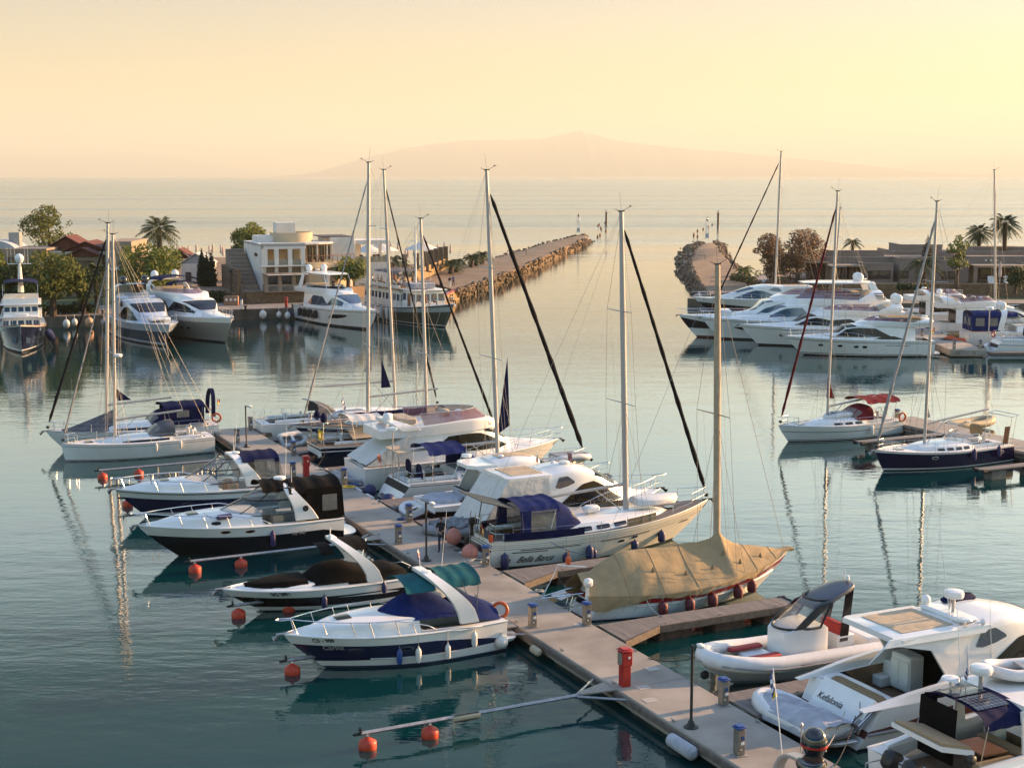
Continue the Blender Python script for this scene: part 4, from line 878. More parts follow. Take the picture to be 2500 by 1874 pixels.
person('man in black shirt and dark jeans standing on the pontoon, hands at his waist', at(1078, 1346, DZ), -pi / 2 - .1, pose(wrL=(.20, .04, 1.06), wrR=(.20, -.06, 1.02), elL=(.02, .27, 1.18), elR=(-.02, -.28, 1.16), head=(.05, 0, 1.64), anL=(.06, .1, .08), toL=(.22, .13, .03)), TBLK, DENIM, glasses=True)
WALK = pose(hipL=(0, .09, .88), knL=(.16, .1, .5), anL=(.14, .1, .1), toL=(.3, .11, .05), knR=(-.04, -.1, .5), anR=(-.24, -.1, .12), toR=(-.1, -.11, .04), wrL=(.0, .26, .9), elL=(-.03, .23, 1.16), elR=(.04, -.23, 1.16), wrR=(.16, -.24, .93))
# ------------------------------------------------------------------ things on and beside the pontoon
POL = mat('brushed_steel', (.30, .27, .23), .38, .6, noise=.25, nscale=5)
def pedestal(label, px, py, group='service pedestals along the pontoon', z=DZ, body=POL, cap=BLUEP, rz=None, hgt=.86):
    t = thing('service_pedestal', label, 'service pedestal', at(px, py, z), PA if rz is None else rz, group)
    b = MB(); b.bbox((0, 0, .02), (.40, .40, .04), .01); b.build('base_plate', ALUD, t)
    b = MB(); b.bbox((0, 0, .04 + hgt / 2), (.29, .29, hgt), .02); bd = b.build('body', body, t)
    b = MB(); b.bbox((0, 0, .04 + hgt + .045), (.36, .36, .07), .02); b.bbox((0, 0, .04 + hgt + .10), (.28, .28, .05), .02); b.build('cap', cap, t)
    for k, (y, zz) in enumerate(((-.15, .62), (-.15, .44))): 
        b = MB(); b.bbox((.03, y, zz), (.13, .03, .12), .012); b.build('socket', BLUEP if k == 0 else W_, bd)
    b = MB(); b.lathe([(.03, 0), (.03, .07), (.015, .08)], (-.06, -.15, .26), 8, M=Matrix.Rotation(pi / 2, 3, 'X')); b.bbox((.15, 0, .55), (.02, .18, .3), .008); b.build('tap', STEEL, bd)
    return t
for px, py, lb, cap in ((611.7, 1050, 'grey capped service pedestal at the far right corner of the pontoon', POL), (579.4, 1082, 'dark capped service pedestal at the far end, left of the thin lamp post', mat('slate_cap', (.04, .05, .07), .5)), (716.8, 1112, 'blue capped service pedestal in front of the bow-to yacht', BLUEP), (715.5, 1166, 'blue capped service pedestal beside the far red fire cabinet', BLUEP), (840, 1182, 'blue capped service pedestal beside the blue and yellow coiled hoses', BLUEP), (999, 1274, 'blue capped service pedestal by the hardtop cruiser with the round sunbed', BLUEP), (973, 1327, 'blue capped service pedestal on the left edge, opposite the standing man', BLUEP), (1186, 1381, 'blue capped service pedestal at the stern of the cream yacht', BLUEP), (1300, 1530, 'blue capped service pedestal on the left edge opposite the tan covered yacht', BLUEP), (1432, 1525, 'blue capped service pedestal at the stern of the tan covered yacht', BLUEP), (1766, 1720, 'blue capped service pedestal by the bow of the rigid inflatable', BLUEP), (1804, 1842, 'blue capped service pedestal nearest the bottom edge, behind the black dome', BLUEP)): pedestal(lb, px, py, cap=cap)
GLS = mat('fire_cabinet_glass', (.25, .22, .18), .1, spec=.8)
def firebox(label, px, py, z=DZ, rz=PA):
    t = thing('fire_cabinet', label, 'fire cabinet', at(px, py, z), rz, 'red fire cabinets'); b = MB(); b.bbox((0, 0, .42), (.34, .34, .84), .02); b.build('pillar', REDP, t)
    b = MB(); b.bbox((0, 0, 1.06), (.42, .42, .56), .03); b.bbox((0, 0, 1.37), (.48, .5, .07), .03); b.bbox((0, 0, 1.42), (.36, .38, .06), .02); bx_ = b.build('cabinet', REDP, t)
    for d in (-1, 1): b = MB(); oval(b, (d * .2, 0, 1.07), (d, 0, 0), (0, 0, 1), .16, .23, .025, ex=4); b.build('window', GLS, bx_)
    b = MB(); b.bbox((0.06, -.22, 1.12), (.09, .02, .09), .006); b.build('sticker', W_, bx_); return t
firebox('red fire cabinet on the front part of the pontoon, near the lone mooring boom', 1525, 1673); firebox('red fire cabinet at the far part of the pontoon, behind the black canvas cruiser', 747.6, 1167.6)
def dock_lamp(label, px, py, hgt=2.9):
    t = thing('lamp_post', label, 'lamp post', at(px, py, DZ), PA, 'slim black lamp posts on the pontoon'); b = MB(); b.lathe([(.26, 0), (.26, .03), (.16, .05), (.10, .22), (.06, .26), (.05, .3), (.05, hgt)], n=12); b.build('pole', LAMPBLK, t)
    b = MB(); b.tube([(0, 0, hgt - .08), (.22, 0, hgt - .04)], .03, 6); b.build('bracket', LAMPBLK, t); b = MB(); b.lathe([(.04, 0), (.08, .05), (.10, .2), (.06, .3), (.01, .32)], (.16, 0, hgt - .04), 12, M=Matrix.Rotation(R(105), 3, 'Y')); b.build('lamp_head', W_, t); return t
dock_lamp('slim black lamp post near the bottom edge, left of the covered tender', 1687, 1774); dock_lamp('slim black lamp post beside the standing man', 1041, 1368); dock_lamp('slim black lamp post at the far end of the pontoon', 602, 1091)
# mooring booms with orange buoys
def boom_(px, py, lb, bl, t1=-1.25, buoys=((.25, 0), (2.55, 0)), z=.55, order=('outer', 'inner'), wrap=False):
    s, t0 = ST(px, py, z); o = thing('mooring_boom', 'galvanised mooring boom ' + lb, 'mooring boom', PL(s, t0, z), PA, 'mooring booms on the near side of the pontoon'); L = t1 - t0
    b = MB(); b.tube([(0, 0, 0), (L, 0, 0)], .075, 4, sq=1); b.build('beam', ALUD, o); b = MB(); b.bbox((-.1, 0, 0), (.35, .12, .1), .03); b.bbox((.0, 0, .12), (.06, .22, .18), .02); b.build('end_fitting', LAMPBLK, o)
    e = -t1 - .05; b = MB(); b.slab([(L - .1, -.12, .02), (L - .1, .12, .02), (L + e, .45, .1), (L + e, -.45, .1)], (0, 0, .05)); b.build('gangplank', mat('chequer_plate', (.32, .29, .25), .6, .3, noise=.3, nscale=14), o)
    for sy in (1, -1): b = MB(); b.tube([(L - .2, sy * .08, -.02), (L + e + .02, sy * 1.25, .02)], .05, 4); b.build('brace', ALUD, o)
    if wrap: b = MB(); b.bbox((L * .46, -.02, -.06), (1.1, .2, .25), .08); b.tube([(L * .40, -.1, 0), (L * .40, -.12, -.5), (L * .42, -.12, -.75)], .02, 5); b.build('cloth_wrap', CBEIGE, o)
    for (dx, _), nm in zip(buoys, bl):
        q = thing('buoy', nm, 'buoy', PL(s, t0 + dx, 0), rnd.random(), 'orange buoys under the mooring booms'); b = MB(); b.lathe([(.30, -.12), (.31, .0), (.31, .22), (.27, .28), (.12, .36), (.06, .42), (.01, .43)], n=20); b.build('float', ORANGE, q); b = MB(); b.tube([(0, 0, .4), (0, 0, .5)], .045, 6); b.tube([(0, 0, -.1), (0, 0, -1.2)], .03, 5); b.build('rod', W_, q)
    return s
BOOM_S = []
for a in (((880, 1790), 'standing alone in open water at the front', ('orange buoy under the outer tip of the lone front boom', 'orange buoy second from the tip of the lone front boom')),
          ((698, 1612), 'in front of the green bimini cruiser', ('orange buoy at the tip of the boom in front of the green bimini cruiser', 'orange buoy second along the boom in front of the green bimini cruiser')),
          ((568, 1478), 'between the bowrider and the green bimini cruiser', ('orange buoy with dangling lines at the bow of the black covered bowrider', 'orange buoy between the bowrider hull and the green bimini cruiser')),
          ((463, 1370), 'between the black cruiser and the bowrider', ('orange buoy at the tip of the boom behind the bowrider', 'orange buoy second along the boom behind the bowrider')),
          ((300, 1214), 'between the navy cruiser and the black cruiser', ('orange buoy below the bow of the navy cruiser', 'orange buoy half hidden behind the bow of the black cruiser')),
          ((240, 1148), 'between the white yacht and the navy cruiser', ('orange buoy at the tip of the farthest boom, below the white yacht', 'orange buoy behind the bow rail of the navy cruiser'))):
    BOOM_S.append(boom_(*a[0], a[1], a[2], wrap=a[0][0] == 880))
# finger jetties on the far side
def finger(s, lb, ln=9.4, base=2.2, w=1.15):
    t = thing('finger_jetty', 'weathered timber finger jetty ' + lb, 'jetty', PL(s, PW, 0), PA, 'finger jetties'); m = GREYW
    b = MB(); b.slab([(.12, -base, .66), (.12, .0 + w * .1, .66), (ln, w * .1, .66), (ln, -w * .9, .66), (2.4, -w * .9, .66)], (0, 0, .06)); b.build('planking', m, t)
    b = MB(); b.slab([(.10, -base - .05, .42), (.10, -base + .05, .42), (2.4, -w * .9 + .02, .42), (2.4, -w * .9 - .06, .42)], (0, 0, .30)); b.box((lerp(2.4, ln, .5), -w * .9 - .03, .56), (ln - 2.4, .06, .30)); b.box((ln * .5, w * .1 + .03, .56), (ln, .06, .30)); b.build('edge_beam', GREYW2, t)
    for x in (3.2, 6.0, ln - .9): b = MB(); b.bbox((x, -w * .4, .12), (1.5, w * .85, .7), .04); b.build('float', mat('rusty_float', (.09, .055, .04), .9, noise=.5, nscale=3), t)
    for sy in (w * .1, -w * .9): b = MB(); b.tube([(ln - .1, sy, .6), (ln + .2, sy, .6)], .17, 10); b.build('rubber_bumper', RUB, t)
    b = MB(); b.bbox((ln + .06, -w * .4, .64), (.12, w, .24), .04); b.build('end_beam', RUB, t)
    for x in (2.8, 5.5, 8.4): b = MB(); b.tube([(x - .12, -w * .8, .78), (x + .12, -w * .8, .78)], .025, 5); b.tube([(x, -w * .8, .7), (x, -w * .8, .78)], .03, 5); b.build('cleat', ALUD, t)
for s, lb in ((53.2, 'beside the tan covered yacht'), (44.0, 'beside the cream yacht'), (62.2, 'between the rigid inflatable and the covered tender'), (32.9, 'between the hardtop cruiser and the large white sport yacht'), (27.4, 'between the blue bimini yacht and the hardtop cruiser'), (17.1, 'between the navy yacht and the flybridge yacht'), (9.7, 'between the bow-to yacht and the navy yacht'), (1.2, 'at the far end of the pontoon')): finger(s, lb)
# cleats, joints, covers
for i, s in enumerate([2 + 4.1 * k for k in range(16)]):
    for sd_, tt in (('left', .16), ('right', PW - .16)):
        o = thing('cleat', 'small galvanised mooring cleat on the pontoon edge', 'cleat', PL(s + (1.3 if tt > 1 else 0), tt, DZ), PA + pi / 2, 'mooring cleats on the pontoon edge'); b = MB(); b.tube([(-.16, 0, .07), (.16, 0, .07)], .022, 6); b.tube([(-.05, 0, 0), (-.05, 0, .07)], .025, 6); b.tube([(.05, 0, 0), (.05, 0, .07)], .025, 6); b.build('horn', ALUD, o)
COVR = mat('access_cover', (.40, .37, .33), .8, noise=.2, nscale=6)
for i, (s, t) in enumerate(((59.4, .55), (60.2, .95), (61.4, .5), (58.6, 2.3), (48.4, .6), (44.5, .7), (52.6, 2.4))):
    b = MB(); b.bbox((0, 0, 0), (.5, .42, .012), .005); o = b.build('access_cover', COVR, loc=PL(s, t, DZ + .004), rz=PA); tag(o, 'square pale access cover set in the pontoon deck', 'access cover', 'access covers in the pontoon deck')
def pier_fender(px, py, lb, m, L=.9, r=.2):
    s, _ = ST(px, py, .35); o = thing('fender', lb, 'fender', PL(s, -.32, .38), PA); b = MB(); b.tube([(0, L / 2, 0), (0, L / 2 - .1, 0), (0, -L / 2 + .1, 0), (0, -L / 2, 0)], [r * .5, r, r, r * .5], 14); b.build('body', m, o)
pier_fender(842, 1276, 'pale cylindrical fender on the pontoon edge beside the black cruiser', CWHITE, .9, .22); pier_fender(1328, 1586, 'tan cylindrical fender on the pontoon edge beyond the green bimini cruiser', CBEIGE, .7, .16); pier_fender(1697, 1817, 'big white cylindrical fender on the pontoon edge near the bottom', CSILV, 1.5, .24)
for i, (s, lb) in enumerate(((23.4, 'white fender lying on the pontoon edge, farthest of three behind the blue bimini yacht'), (25.4, 'white fender lying on the pontoon edge, middle of three behind the blue bimini yacht'), (27.2, 'white fender lying on the pontoon edge, nearest of three behind the blue bimini yacht'))):
    o = thing('fender', lb, 'fender', PL(s, PW + .2, .5), PA); b = MB(); b.tube([(0, .55, 0), (0, .45, 0), (0, -.45, 0), (0, -.55, 0)], [.08, .15, .15, .08], 12); b.build('body', FWHITE, o)
for s, t, r, lb in ((23.8, 3.7, .42, 'large navy ball fender at the far corner of the blue bimini yacht'), (26.8, 3.75, .45, 'large navy ball fender at the near corner of the blue bimini yacht')):
    o = thing('fender', lb, 'fender', PL(s, t, .5)); b = MB(); b.ball((0, 0, 0), r, 16); b.build('body', DBLUE, o)
def coil(px, py, m, lb, r=.3, n=4, rr=.02, nm='rope_coil'):
    b = MB(); r2 = random.Random(int(px)); pts = []
    for i in range(n * 14): a = i / 14 * 2 * pi; q = r * (1 - .25 * r2.random() - .08 * (i // 14)); pts.append((q * cos(a) * 1.25, q * sin(a), .02 + .012 * (i // 14) + .015 * r2.random()))
    b.tube(pts, rr, 5); o = b.build(nm, m, loc=at(px, py, DZ)); tag(o, lb, 'rope')
coil(1165, 1372, ROPEW, 'coiled pale rope on the pontoon beside the pedestal of the cream yacht', .5, 6); coil(867, 1182, ROPEB, 'tangled blue hose on the pontoon by the blue bimini yacht', .38, 7, .03, 'hose'); coil(852, 1189, YEL, 'coiled yellow hose on the pontoon edge by the blue bimini yacht', .33, 4, .025, 'hose'); coil(983, 1268, ROPEB, 'small blue hose heap beside the pedestal near the hardtop cruiser', .25, 6, .03, 'hose'); coil(790, 1146, ROPEW, 'pale rope heap on the pontoon edge near the navy yacht', .28, 6); coil(1995, 1832, ROPEW, 'pale rope coil on the pontoon behind the covered tender', .26, 5); coil(1316, 1443, ROPEW, 'pale rope coil on the pontoon edge near the boarding ladder', .2, 5)
t = thing('stern_drive_stand', 'dark oval paddle standing on a white plate near the cream yacht', 'stand', at(1142, 1349, DZ), PA); b = MB(); b.bbox((0, 0, .03), (.75, .5, .05), .02); b.build('base_plate', W_, t); b = MB(); b.tube([(0, 0, .05), (0, .03, .35)], .05, 8); oval(b, (0, .05, .55), (0, -1, 0), (0, 0, 1), .17, .27, .04); b.build('paddle', LAMPBLK, t)
b = MB(); b.bbox((0, 0, 0), (.55, .4, .02), .01); tag(b.build('door_mat', mat('dark_mat', (.06, .06, .075), .9), loc=at(1122, 1342, DZ + .012), rz=PA), 'dark grey mat lying on the pontoon near the white plate', 'mat')
for a, c, m, lb in ((PL(50.2, 2.75, .75), PL(49.2, 5.2, .7), ROPEW, 'slack pale mooring rope at the stern of the tan covered yacht'), (PL(42.0, 2.7, .75), PL(41.0, 4.8, .5), ROPEW, 'slack pale mooring rope at the stern of the cream yacht'), (PL(57.6, 2.7, .75), PL(59.0, 4.5, 1.1), ROPED, 'dark bow rope of the rigid inflatable'), (PL(68.2, 2.7, .75), PL(66.5, 5.1, 1.3), ROPEW, 'pale stern rope of the sport yacht with the covered tender'), (PL(69.0, 2.7, .75), PL(66.8, 5.3, 1.2), ROPED, 'dark stern rope of the sport yacht with the covered tender'), (PL(30.1, -.1, .6), PL(31.2, -1.0, .9), ROPEW, 'pale stern rope of the black cruiser'), (PL(16.5, 2.7, .75), PL(14.5, 4.1, 1.4), ROPED, 'dark stern rope of the navy yacht'), (PL(18.2, 2.7, .75), PL(19.6, 4.2, .6), ROPEW, 'pale slack rope from the pontoon to the grey inflatable'), (PL(31.5, 2.7, .75), PL(30.5, 5.0, 1.2), ROPED, 'dark stern rope of the hardtop cruiser'), (PL(53.4, 6.0, .78), PL(51.0, 6.5, 1.0), ROPEW, 'pale spring line of the tan covered yacht'), (PL(43.6, 8.5, .78), PL(42.0, 6.5, 1.3), ROPEB, 'blue spring line of the cream yacht')): rope('mooring_rope', lb, a, c, m, .018, .22)
# ------------------------------------------------------------------ sailing yachts at the far end of the near side
def yacht(name, label, s, tb, L, B, bands, mats, fb, fs, fm=None, right=False, rake=1.0, tr=.7, pw=2.0, to=0, cab=(.33, .74, .42), cabm=W_, cockpit=(.05, .32), deckm=None, group='sailing yachts moored at the pontoon', turn=0, win=True, root=None, winm=DGLASS, solem=None, xm=.45, flare=1.1, toe=None, gunm=None, nwin=0):
    root = root or boat(name, label, s, tb, L, right, group, 'sailboat', turn)
    h = Hull(L, B, fb, fs, fm, rake=rake, tr=tr, pw=pw, to=to, xm=xm, flare=flare, wl=.82)
    h.mesh(bands, mats, root)
    h.deck([deckm or WD, solem or TEAK], root, wells=[(cockpit[0] * L, cockpit[1] * L, .5, h.Z(L * .2) - .42, 1)])
    h.rail('toe_rail', toe or ALU, root, .03, up=.03, out=-.02)
    a, c, hg = cab; S = []
    for f, k, kw in ((a, 1.05, .95), (lerp(a, c, .3), 1, 1), (lerp(a, c, .6), .85, .95), (lerp(a, c, .85), .55, .75), (c, .12, .35)):
        x = f * L; W = max(.12, (h.W(x) - .42) * kw); S.append((x, W, h.Z(x) + .0, W * .82, h.Z(x) + hg * k, .09 * k, .12 * k + .02))
    l = Loft(S); l.mesh('coachroof', cabm, root)
    if win:
        b = MB(); A, C_ = S[0][0], S[-1][0]
        if nwin:
            for i in range(nwin):
                x0 = lerp(A, C_, .10 + .62 * i / nwin); l.patch(b, [(x0, .14, .34), (x0 + .05, .1, .38), (x0 + (C_ - A) * .42 / nwin, .1, .38), (x0 + (C_ - A) * .46 / nwin, .14, .34)], .012, sub=2)
        else: l.patch(b, [(A + .25, .12, .36), (lerp(A, C_, .5), .1, .34), (lerp(A, C_, .68), .12, .30), (lerp(A, C_, .74), .2, .22)], .012)
        b.build('cabin_window', winm, root)
    b = MB()
    for sd_ in (1, -1): b.bbox((L * cockpit[1] * .6, sd_ * (h.W(L * .2) * .5 + .10), h.Z(L * .2) + .14), (L * (cockpit[1] - cockpit[0]) * .9, .18, .28), .06)
    b.build('coaming', W_, root)
    b = MB()
    for sd_ in (1, -1): b.lathe([(.09, 0), (.10, .05), (.07, .08), (.08, .16), (.01, .17)], (L * .25, sd_ * (h.W(L * .2) * .5 + .1), h.Z(L * .2) + .28), 10)
    b.build('winch', STEEL, root)
    b = MB(); b.bbox((L * .82, 0, h.Z(L * .82) + .07), (.55, .55, .06), .03); b.build('deck_hatch', DGLASS, root)
    return root, h, l
# --- A: grey foredeck cover, navy bimini
root, h, l = yacht('sailing_yacht', 'white sailing yacht with a grey tent cover over the foredeck and navy cockpit canopy', -.3, -11.6, 12.0, 3.8, [(.06, 0), (.13, 1), (1, 2)], [BLKAF, DNAVY, W_], 1.45, 1.15, right=False, rake=1.3)
z = h.Z(4)
rigpx(root, h, (260, 1014), (263, 545), furl=BLKSAIL, furl_r=.10, boom=(4.6, .25), thick=.10, boomz=1.75)
def f(u, v): x = lerp(7.3, 10.9, u); w = (h.W(x) - .2) * min(1, .4 + 2 * u); e = abs(2 * v - 1); return Vector((x, lerp(-w, w, v), h.Z(x) + .06 + 1.35 * (1 - u) ** 1.1 * (1 - e ** 1.1)))
sheet(root, 'foredeck_cover', CGREY, f, 14, 14)
bimini(root, 1.0, 4.0, 1.45, z + 1.55, CNAVY, .22, (z + .1, ((1.2, 1.4), (3.8, 3.4))), name='cockpit_canopy'); sprayhood(root, 3.6, 5.0, 1.35, z + .3, 1.0, CNAVY)
b = MB()
for sd_ in (1, -1): b.grid(lambda u, v: (lerp(1.1, 3.7, u), sd_ * 1.44, lerp(z + 1.5, z + .25, v)), 4, 4, .01)
sc = b.build('side_curtain', CNAVY, root); b = MB()
for sd_ in (1, -1): b.grid(lambda u, v: (lerp(2.2, 3.1, u), sd_ * 1.46, lerp(z + 1.3, z + .8, v)), 2, 2, .008)
b.build('window', VINYL, sc)
guard(h, root, 1.5, 10.6, n=7); pulpit(h, root); pushpit(h, root); wheel(root, (1.7, 0, z + .5))
hoop(root, 'stern_arch', CNAVY, lambda a: (.3 - .1 * sin(pi * a), -.9 * cos(pi * a), z + .6 + 1.9 * max(0, sin(pi * a)) ** .5), lambda a: .3, .14)
lifering(root, (.15, 1.2, z + .55), (.3, 1, 0)); flag(root, (0, .5, z + .5), 1.5, (-.2, .1), .4, .5, [LAMPBLK, REDP, YEL], hang=.8)
b = MB(); b.lathe([(.1, -.3), (.16, -.25), (.16, .25), (.1, .3)], (.1, -1.1, z + .9), 12, M=Matrix.Rotation(pi / 2, 3, 'X')); b.build('liferaft', W_, root); anchor(root, h)
b = MB(); b.slab([(6.0, -.02, z + 2.1), (6.95, -.02, z + 2.1), (7.3, 0, z + 3.2)], (0, .04, 0)); b.build('mast_pennant', CNAVY, root)
# --- B: white hull with long dark window
root, h, l = yacht('sailing_yacht', 'white sailing yacht with plumb bow, long dark cabin window and grey sprayhood', 3.9, -11.2, 10.2, 3.5, [(.03, 0), (.06, 1), (.09, 0), (.86, 1), (.885, 0), (1, 1)], [BLKAF, W_], 1.2, 1.08, 1.08, right=False, rake=.25, tr=.82, pw=2.3, cab=(.28, .74, .4))
z = h.Z(3)
rigpx(root, h, (281, 1058), (275, 572), furl=GSAIL, furl_r=.06, boom=(4.6, .35), thick=.09, boomz=1.5); sprayhood(root, 2.7, 4.5, 1.2, z + .32, .95, CGREY)
guard(h, root, 1.3, 9.2, n=6); pulpit(h, root, back=1.0); pushpit(h, root); wheel(root, (1.3, .6, z + .45), .38); wheel(root, (1.3, -.6, z + .45), .38)
hull_fender(root, h, 4.2, 1, FWHITE, 'white fender amidships on the white yacht with the long dark window', .72, .55, .1); hull_fender(root, h, 2.5, 1, FWHITE, 'white fender near the stern of the white yacht with the long dark window', .8, .55, .1)
radome(root, (6.25, .35, 7.1), .3, .22, name='radar'); b = MB(); b.bbox((6.15, .16, 7.0), (.1, .4, .06), .02); b.build('radar_bracket', ALU, root)
# ------------------------------------------------------------------ yachts on the far side of the pontoon
GR = 'boats moored stern-to along the far side of the pontoon'
def flyyacht(root, L, B, fb, fs, bands, mats, ph=1.95, hx=(.13, .76), fx=(.02, .54), fh=.62, screen=PURPLE, glassm=DGLASS, rake=2.2, arch=None, hard=None, win=((.20, .08, .40), (.62, .12, .36), (.70, .22, .30)), wsb=(.62, .73), pw=2.5, trunk=.5, roofm=W_, rails=True, lower=True, fm=None, scr_h=.5, domes=(), tr=.9, aft=True):
    h = Hull(L, B, fb, fs, fm, rake=rake, pw=pw, tr=tr, wl=.84, flare=1.6); h.mesh(bands, mats, root)
    h.deck([W_, TEAK], root, wells=[(.02 * L, .15 * L, .8, h.Z(L * .1) - .5, 1)]); h.rail('rubbing_strake', W_, root, .05)
    X = lambda f: f * L
    a, c = hx; S = []
    for f, k, kw, tk in ((a, 1, .97, .86), (.30, 1, 1, .88), (.50, 1, 1, .86), (.60, .86, .96, .78), (c - .04, .46, .85, .55), (c, .30, .72, .5), (c + .1, .2, .5, .6), (.95, .04, .14, .7)):
        x = X(f); W = max(.1, (h.W(x) - .42) * kw) if f <= c else max(.08, (h.W(x) - .4)); S.append((x, W, h.Z(x) - .02, W * tk, h.Z(x) + (ph if f <= c else trunk * 1.15) * (k if f <= c else k * 2.4), .10 * min(1, k * 2), .16 * min(1, k + .2)))
    l = Loft(S); l.mesh('deckhouse', W_, root, n=40)
    b = MB(); l.patch(b, [(X(f), lo, hi) for f, lo, hi in win], .016, sub=5); b.build('side_window', glassm, root)
    b = MB(); l.band(b, lambda v: X(wsb[1]) - .10 * L * abs(v) ** 2.2, lambda v: X(wsb[0]) - .08 * L * abs(v) ** 2, -.52, .52, 22, 6, .018); b.build('windscreen', glassm, root)
    z0 = h.Z(X(.35)) + ph + .06; p0, p1 = fx; W = h.W(X(.35)) - .42
    F = [(X(p0), W * .86, z0 - .22, W * .9, z0 + fh * .55, 0, .05), (X(lerp(p0, p1, .3)), W * .94, z0 - .2, W * .98, z0 + fh * .7, 0, .06), (X(lerp(p0, p1, .75)), W * .92, z0 - .12, W * .92, z0 + fh, 0, .1), (X(lerp(p0, p1, .93)), W * .74, z0 - .06, W * .66, z0 + fh * .9, .02, .12), (X(p1) + .35, W * .4, z0 - .12, W * .2, z0 + fh * .2, .02, .06)]
    fl = Loft(F); fl.mesh('flybridge', roofm, root)
    zz = z0 + fh * .95
    windscreen(root, X(lerp(p0, p1, .35)), X(lerp(p0, p1, .95)), W * .93, zz - .1, X(lerp(p0, p1, .32)), X(lerp(p0, p1, .84)), W * .86, zz + scr_h, gm=screen, fm=STEEL, mull=(.12, .3, .5, .7, .88), fr=.014, name='flybridge_screen')
    b = MB(); b.bbox((X(lerp(p0, p1, .25)), 0, zz + .12), (1.1, W * 1.3, .4), .08); b.bbox((X(lerp(p0, p1, .62)), .5, zz + .2), (.55, .6, .6), .1); b.build('flybridge_seat', CUSH, root)
    b = MB(); b.bbox((X(lerp(p0, p1, .74)), .4, zz + .15), (.4, .8, .5), .1); b.build('helm_console', W_, root)
    if arch:
        ax, ah, aw = arch; e = superell(W * .95, ah, .55)
        hoop(root, 'radar_arch', W_, lambda a: (X(ax) - 1.1 * (max(0, sin(pi * a)) ** .8), e(a)[0], z0 + .2 + e(a)[1]), lambda a: lerp(1.6, .6, max(0, sin(pi * a))) * aw, .16)
        for (dx, dy, r) in domes: satdome(root, (X(ax) - 1.1 + dx, dy, z0 + .35 + ah + r), r)
        whip(root, (X(ax) - 1.0, .25, z0 + ah + .3), 1.1, name='light_mast'); radome(root, (X(ax) - .9, 0, z0 + ah + .48), .3, .18)
    if hard:
        x0, x1, hz, m_ = hard; T = Loft([(X(x0), W * .62, z0 + hz, W * .7, z0 + hz + .1, .05, .05), (X(lerp(x0, x1, .2)), W * .88, z0 + hz, W * .94, z0 + hz + .15, .07, .08), (X(lerp(x0, x1, .75)), W * .88, z0 + hz, W * .94, z0 + hz + .15, .07, .08), (X(x1), W * .6, z0 + hz + .05, W * .64, z0 + hz + .1, .03, .04)]); T.mesh('hardtop', m_, root)
        b = MB()
        for sd_ in (1, -1): b.slab([(X(x0) + .1, sd_ * W * .82, z0 + hz + .04), (X(x0) + .95, sd_ * W * .82, z0 + hz + .04), (X(x0) + .1, sd_ * W * .93, z0 + .2), (X(x0) - .9, sd_ * W * .93, z0 + .2)], (0, sd_ * .08, 0))
        b.build('hardtop_pillar', W_, root); b = MB()
        for sd_ in (1, -1): b.tube([(X(x1) - .6, sd_ * W * .8, z0 + hz + .05), (X(x1) + .3, sd_ * W * .84, zz + .1)], .04, 6)
        b.build('hardtop_strut', STEEL, root)
        for (dx, dy, r) in domes: satdome(root, (X(x0) + dx, dy, z0 + hz + .22 + r), r)
        whip(root, (X(x0) + .5, 0, z0 + hz + .2), .9, name='light_mast'); radome(root, (X(x0) + .9, 0, z0 + hz + .42), .3, .18)
    if rails: bow_rail(h, root, .38 * L, .75, .3, ns=8, mid=True, inset=.14); anchor(root, h)
    swim_platform(root, h, .9, .38)
    if aft:
        b = MB(); b.bbox((X(hx[0]) - .015, 0, h.Z(X(.1)) + .75), (.06, W * 1.5, 1.5), .02); b.build('saloon_door', glassm, root)
    return h, l, z0, W
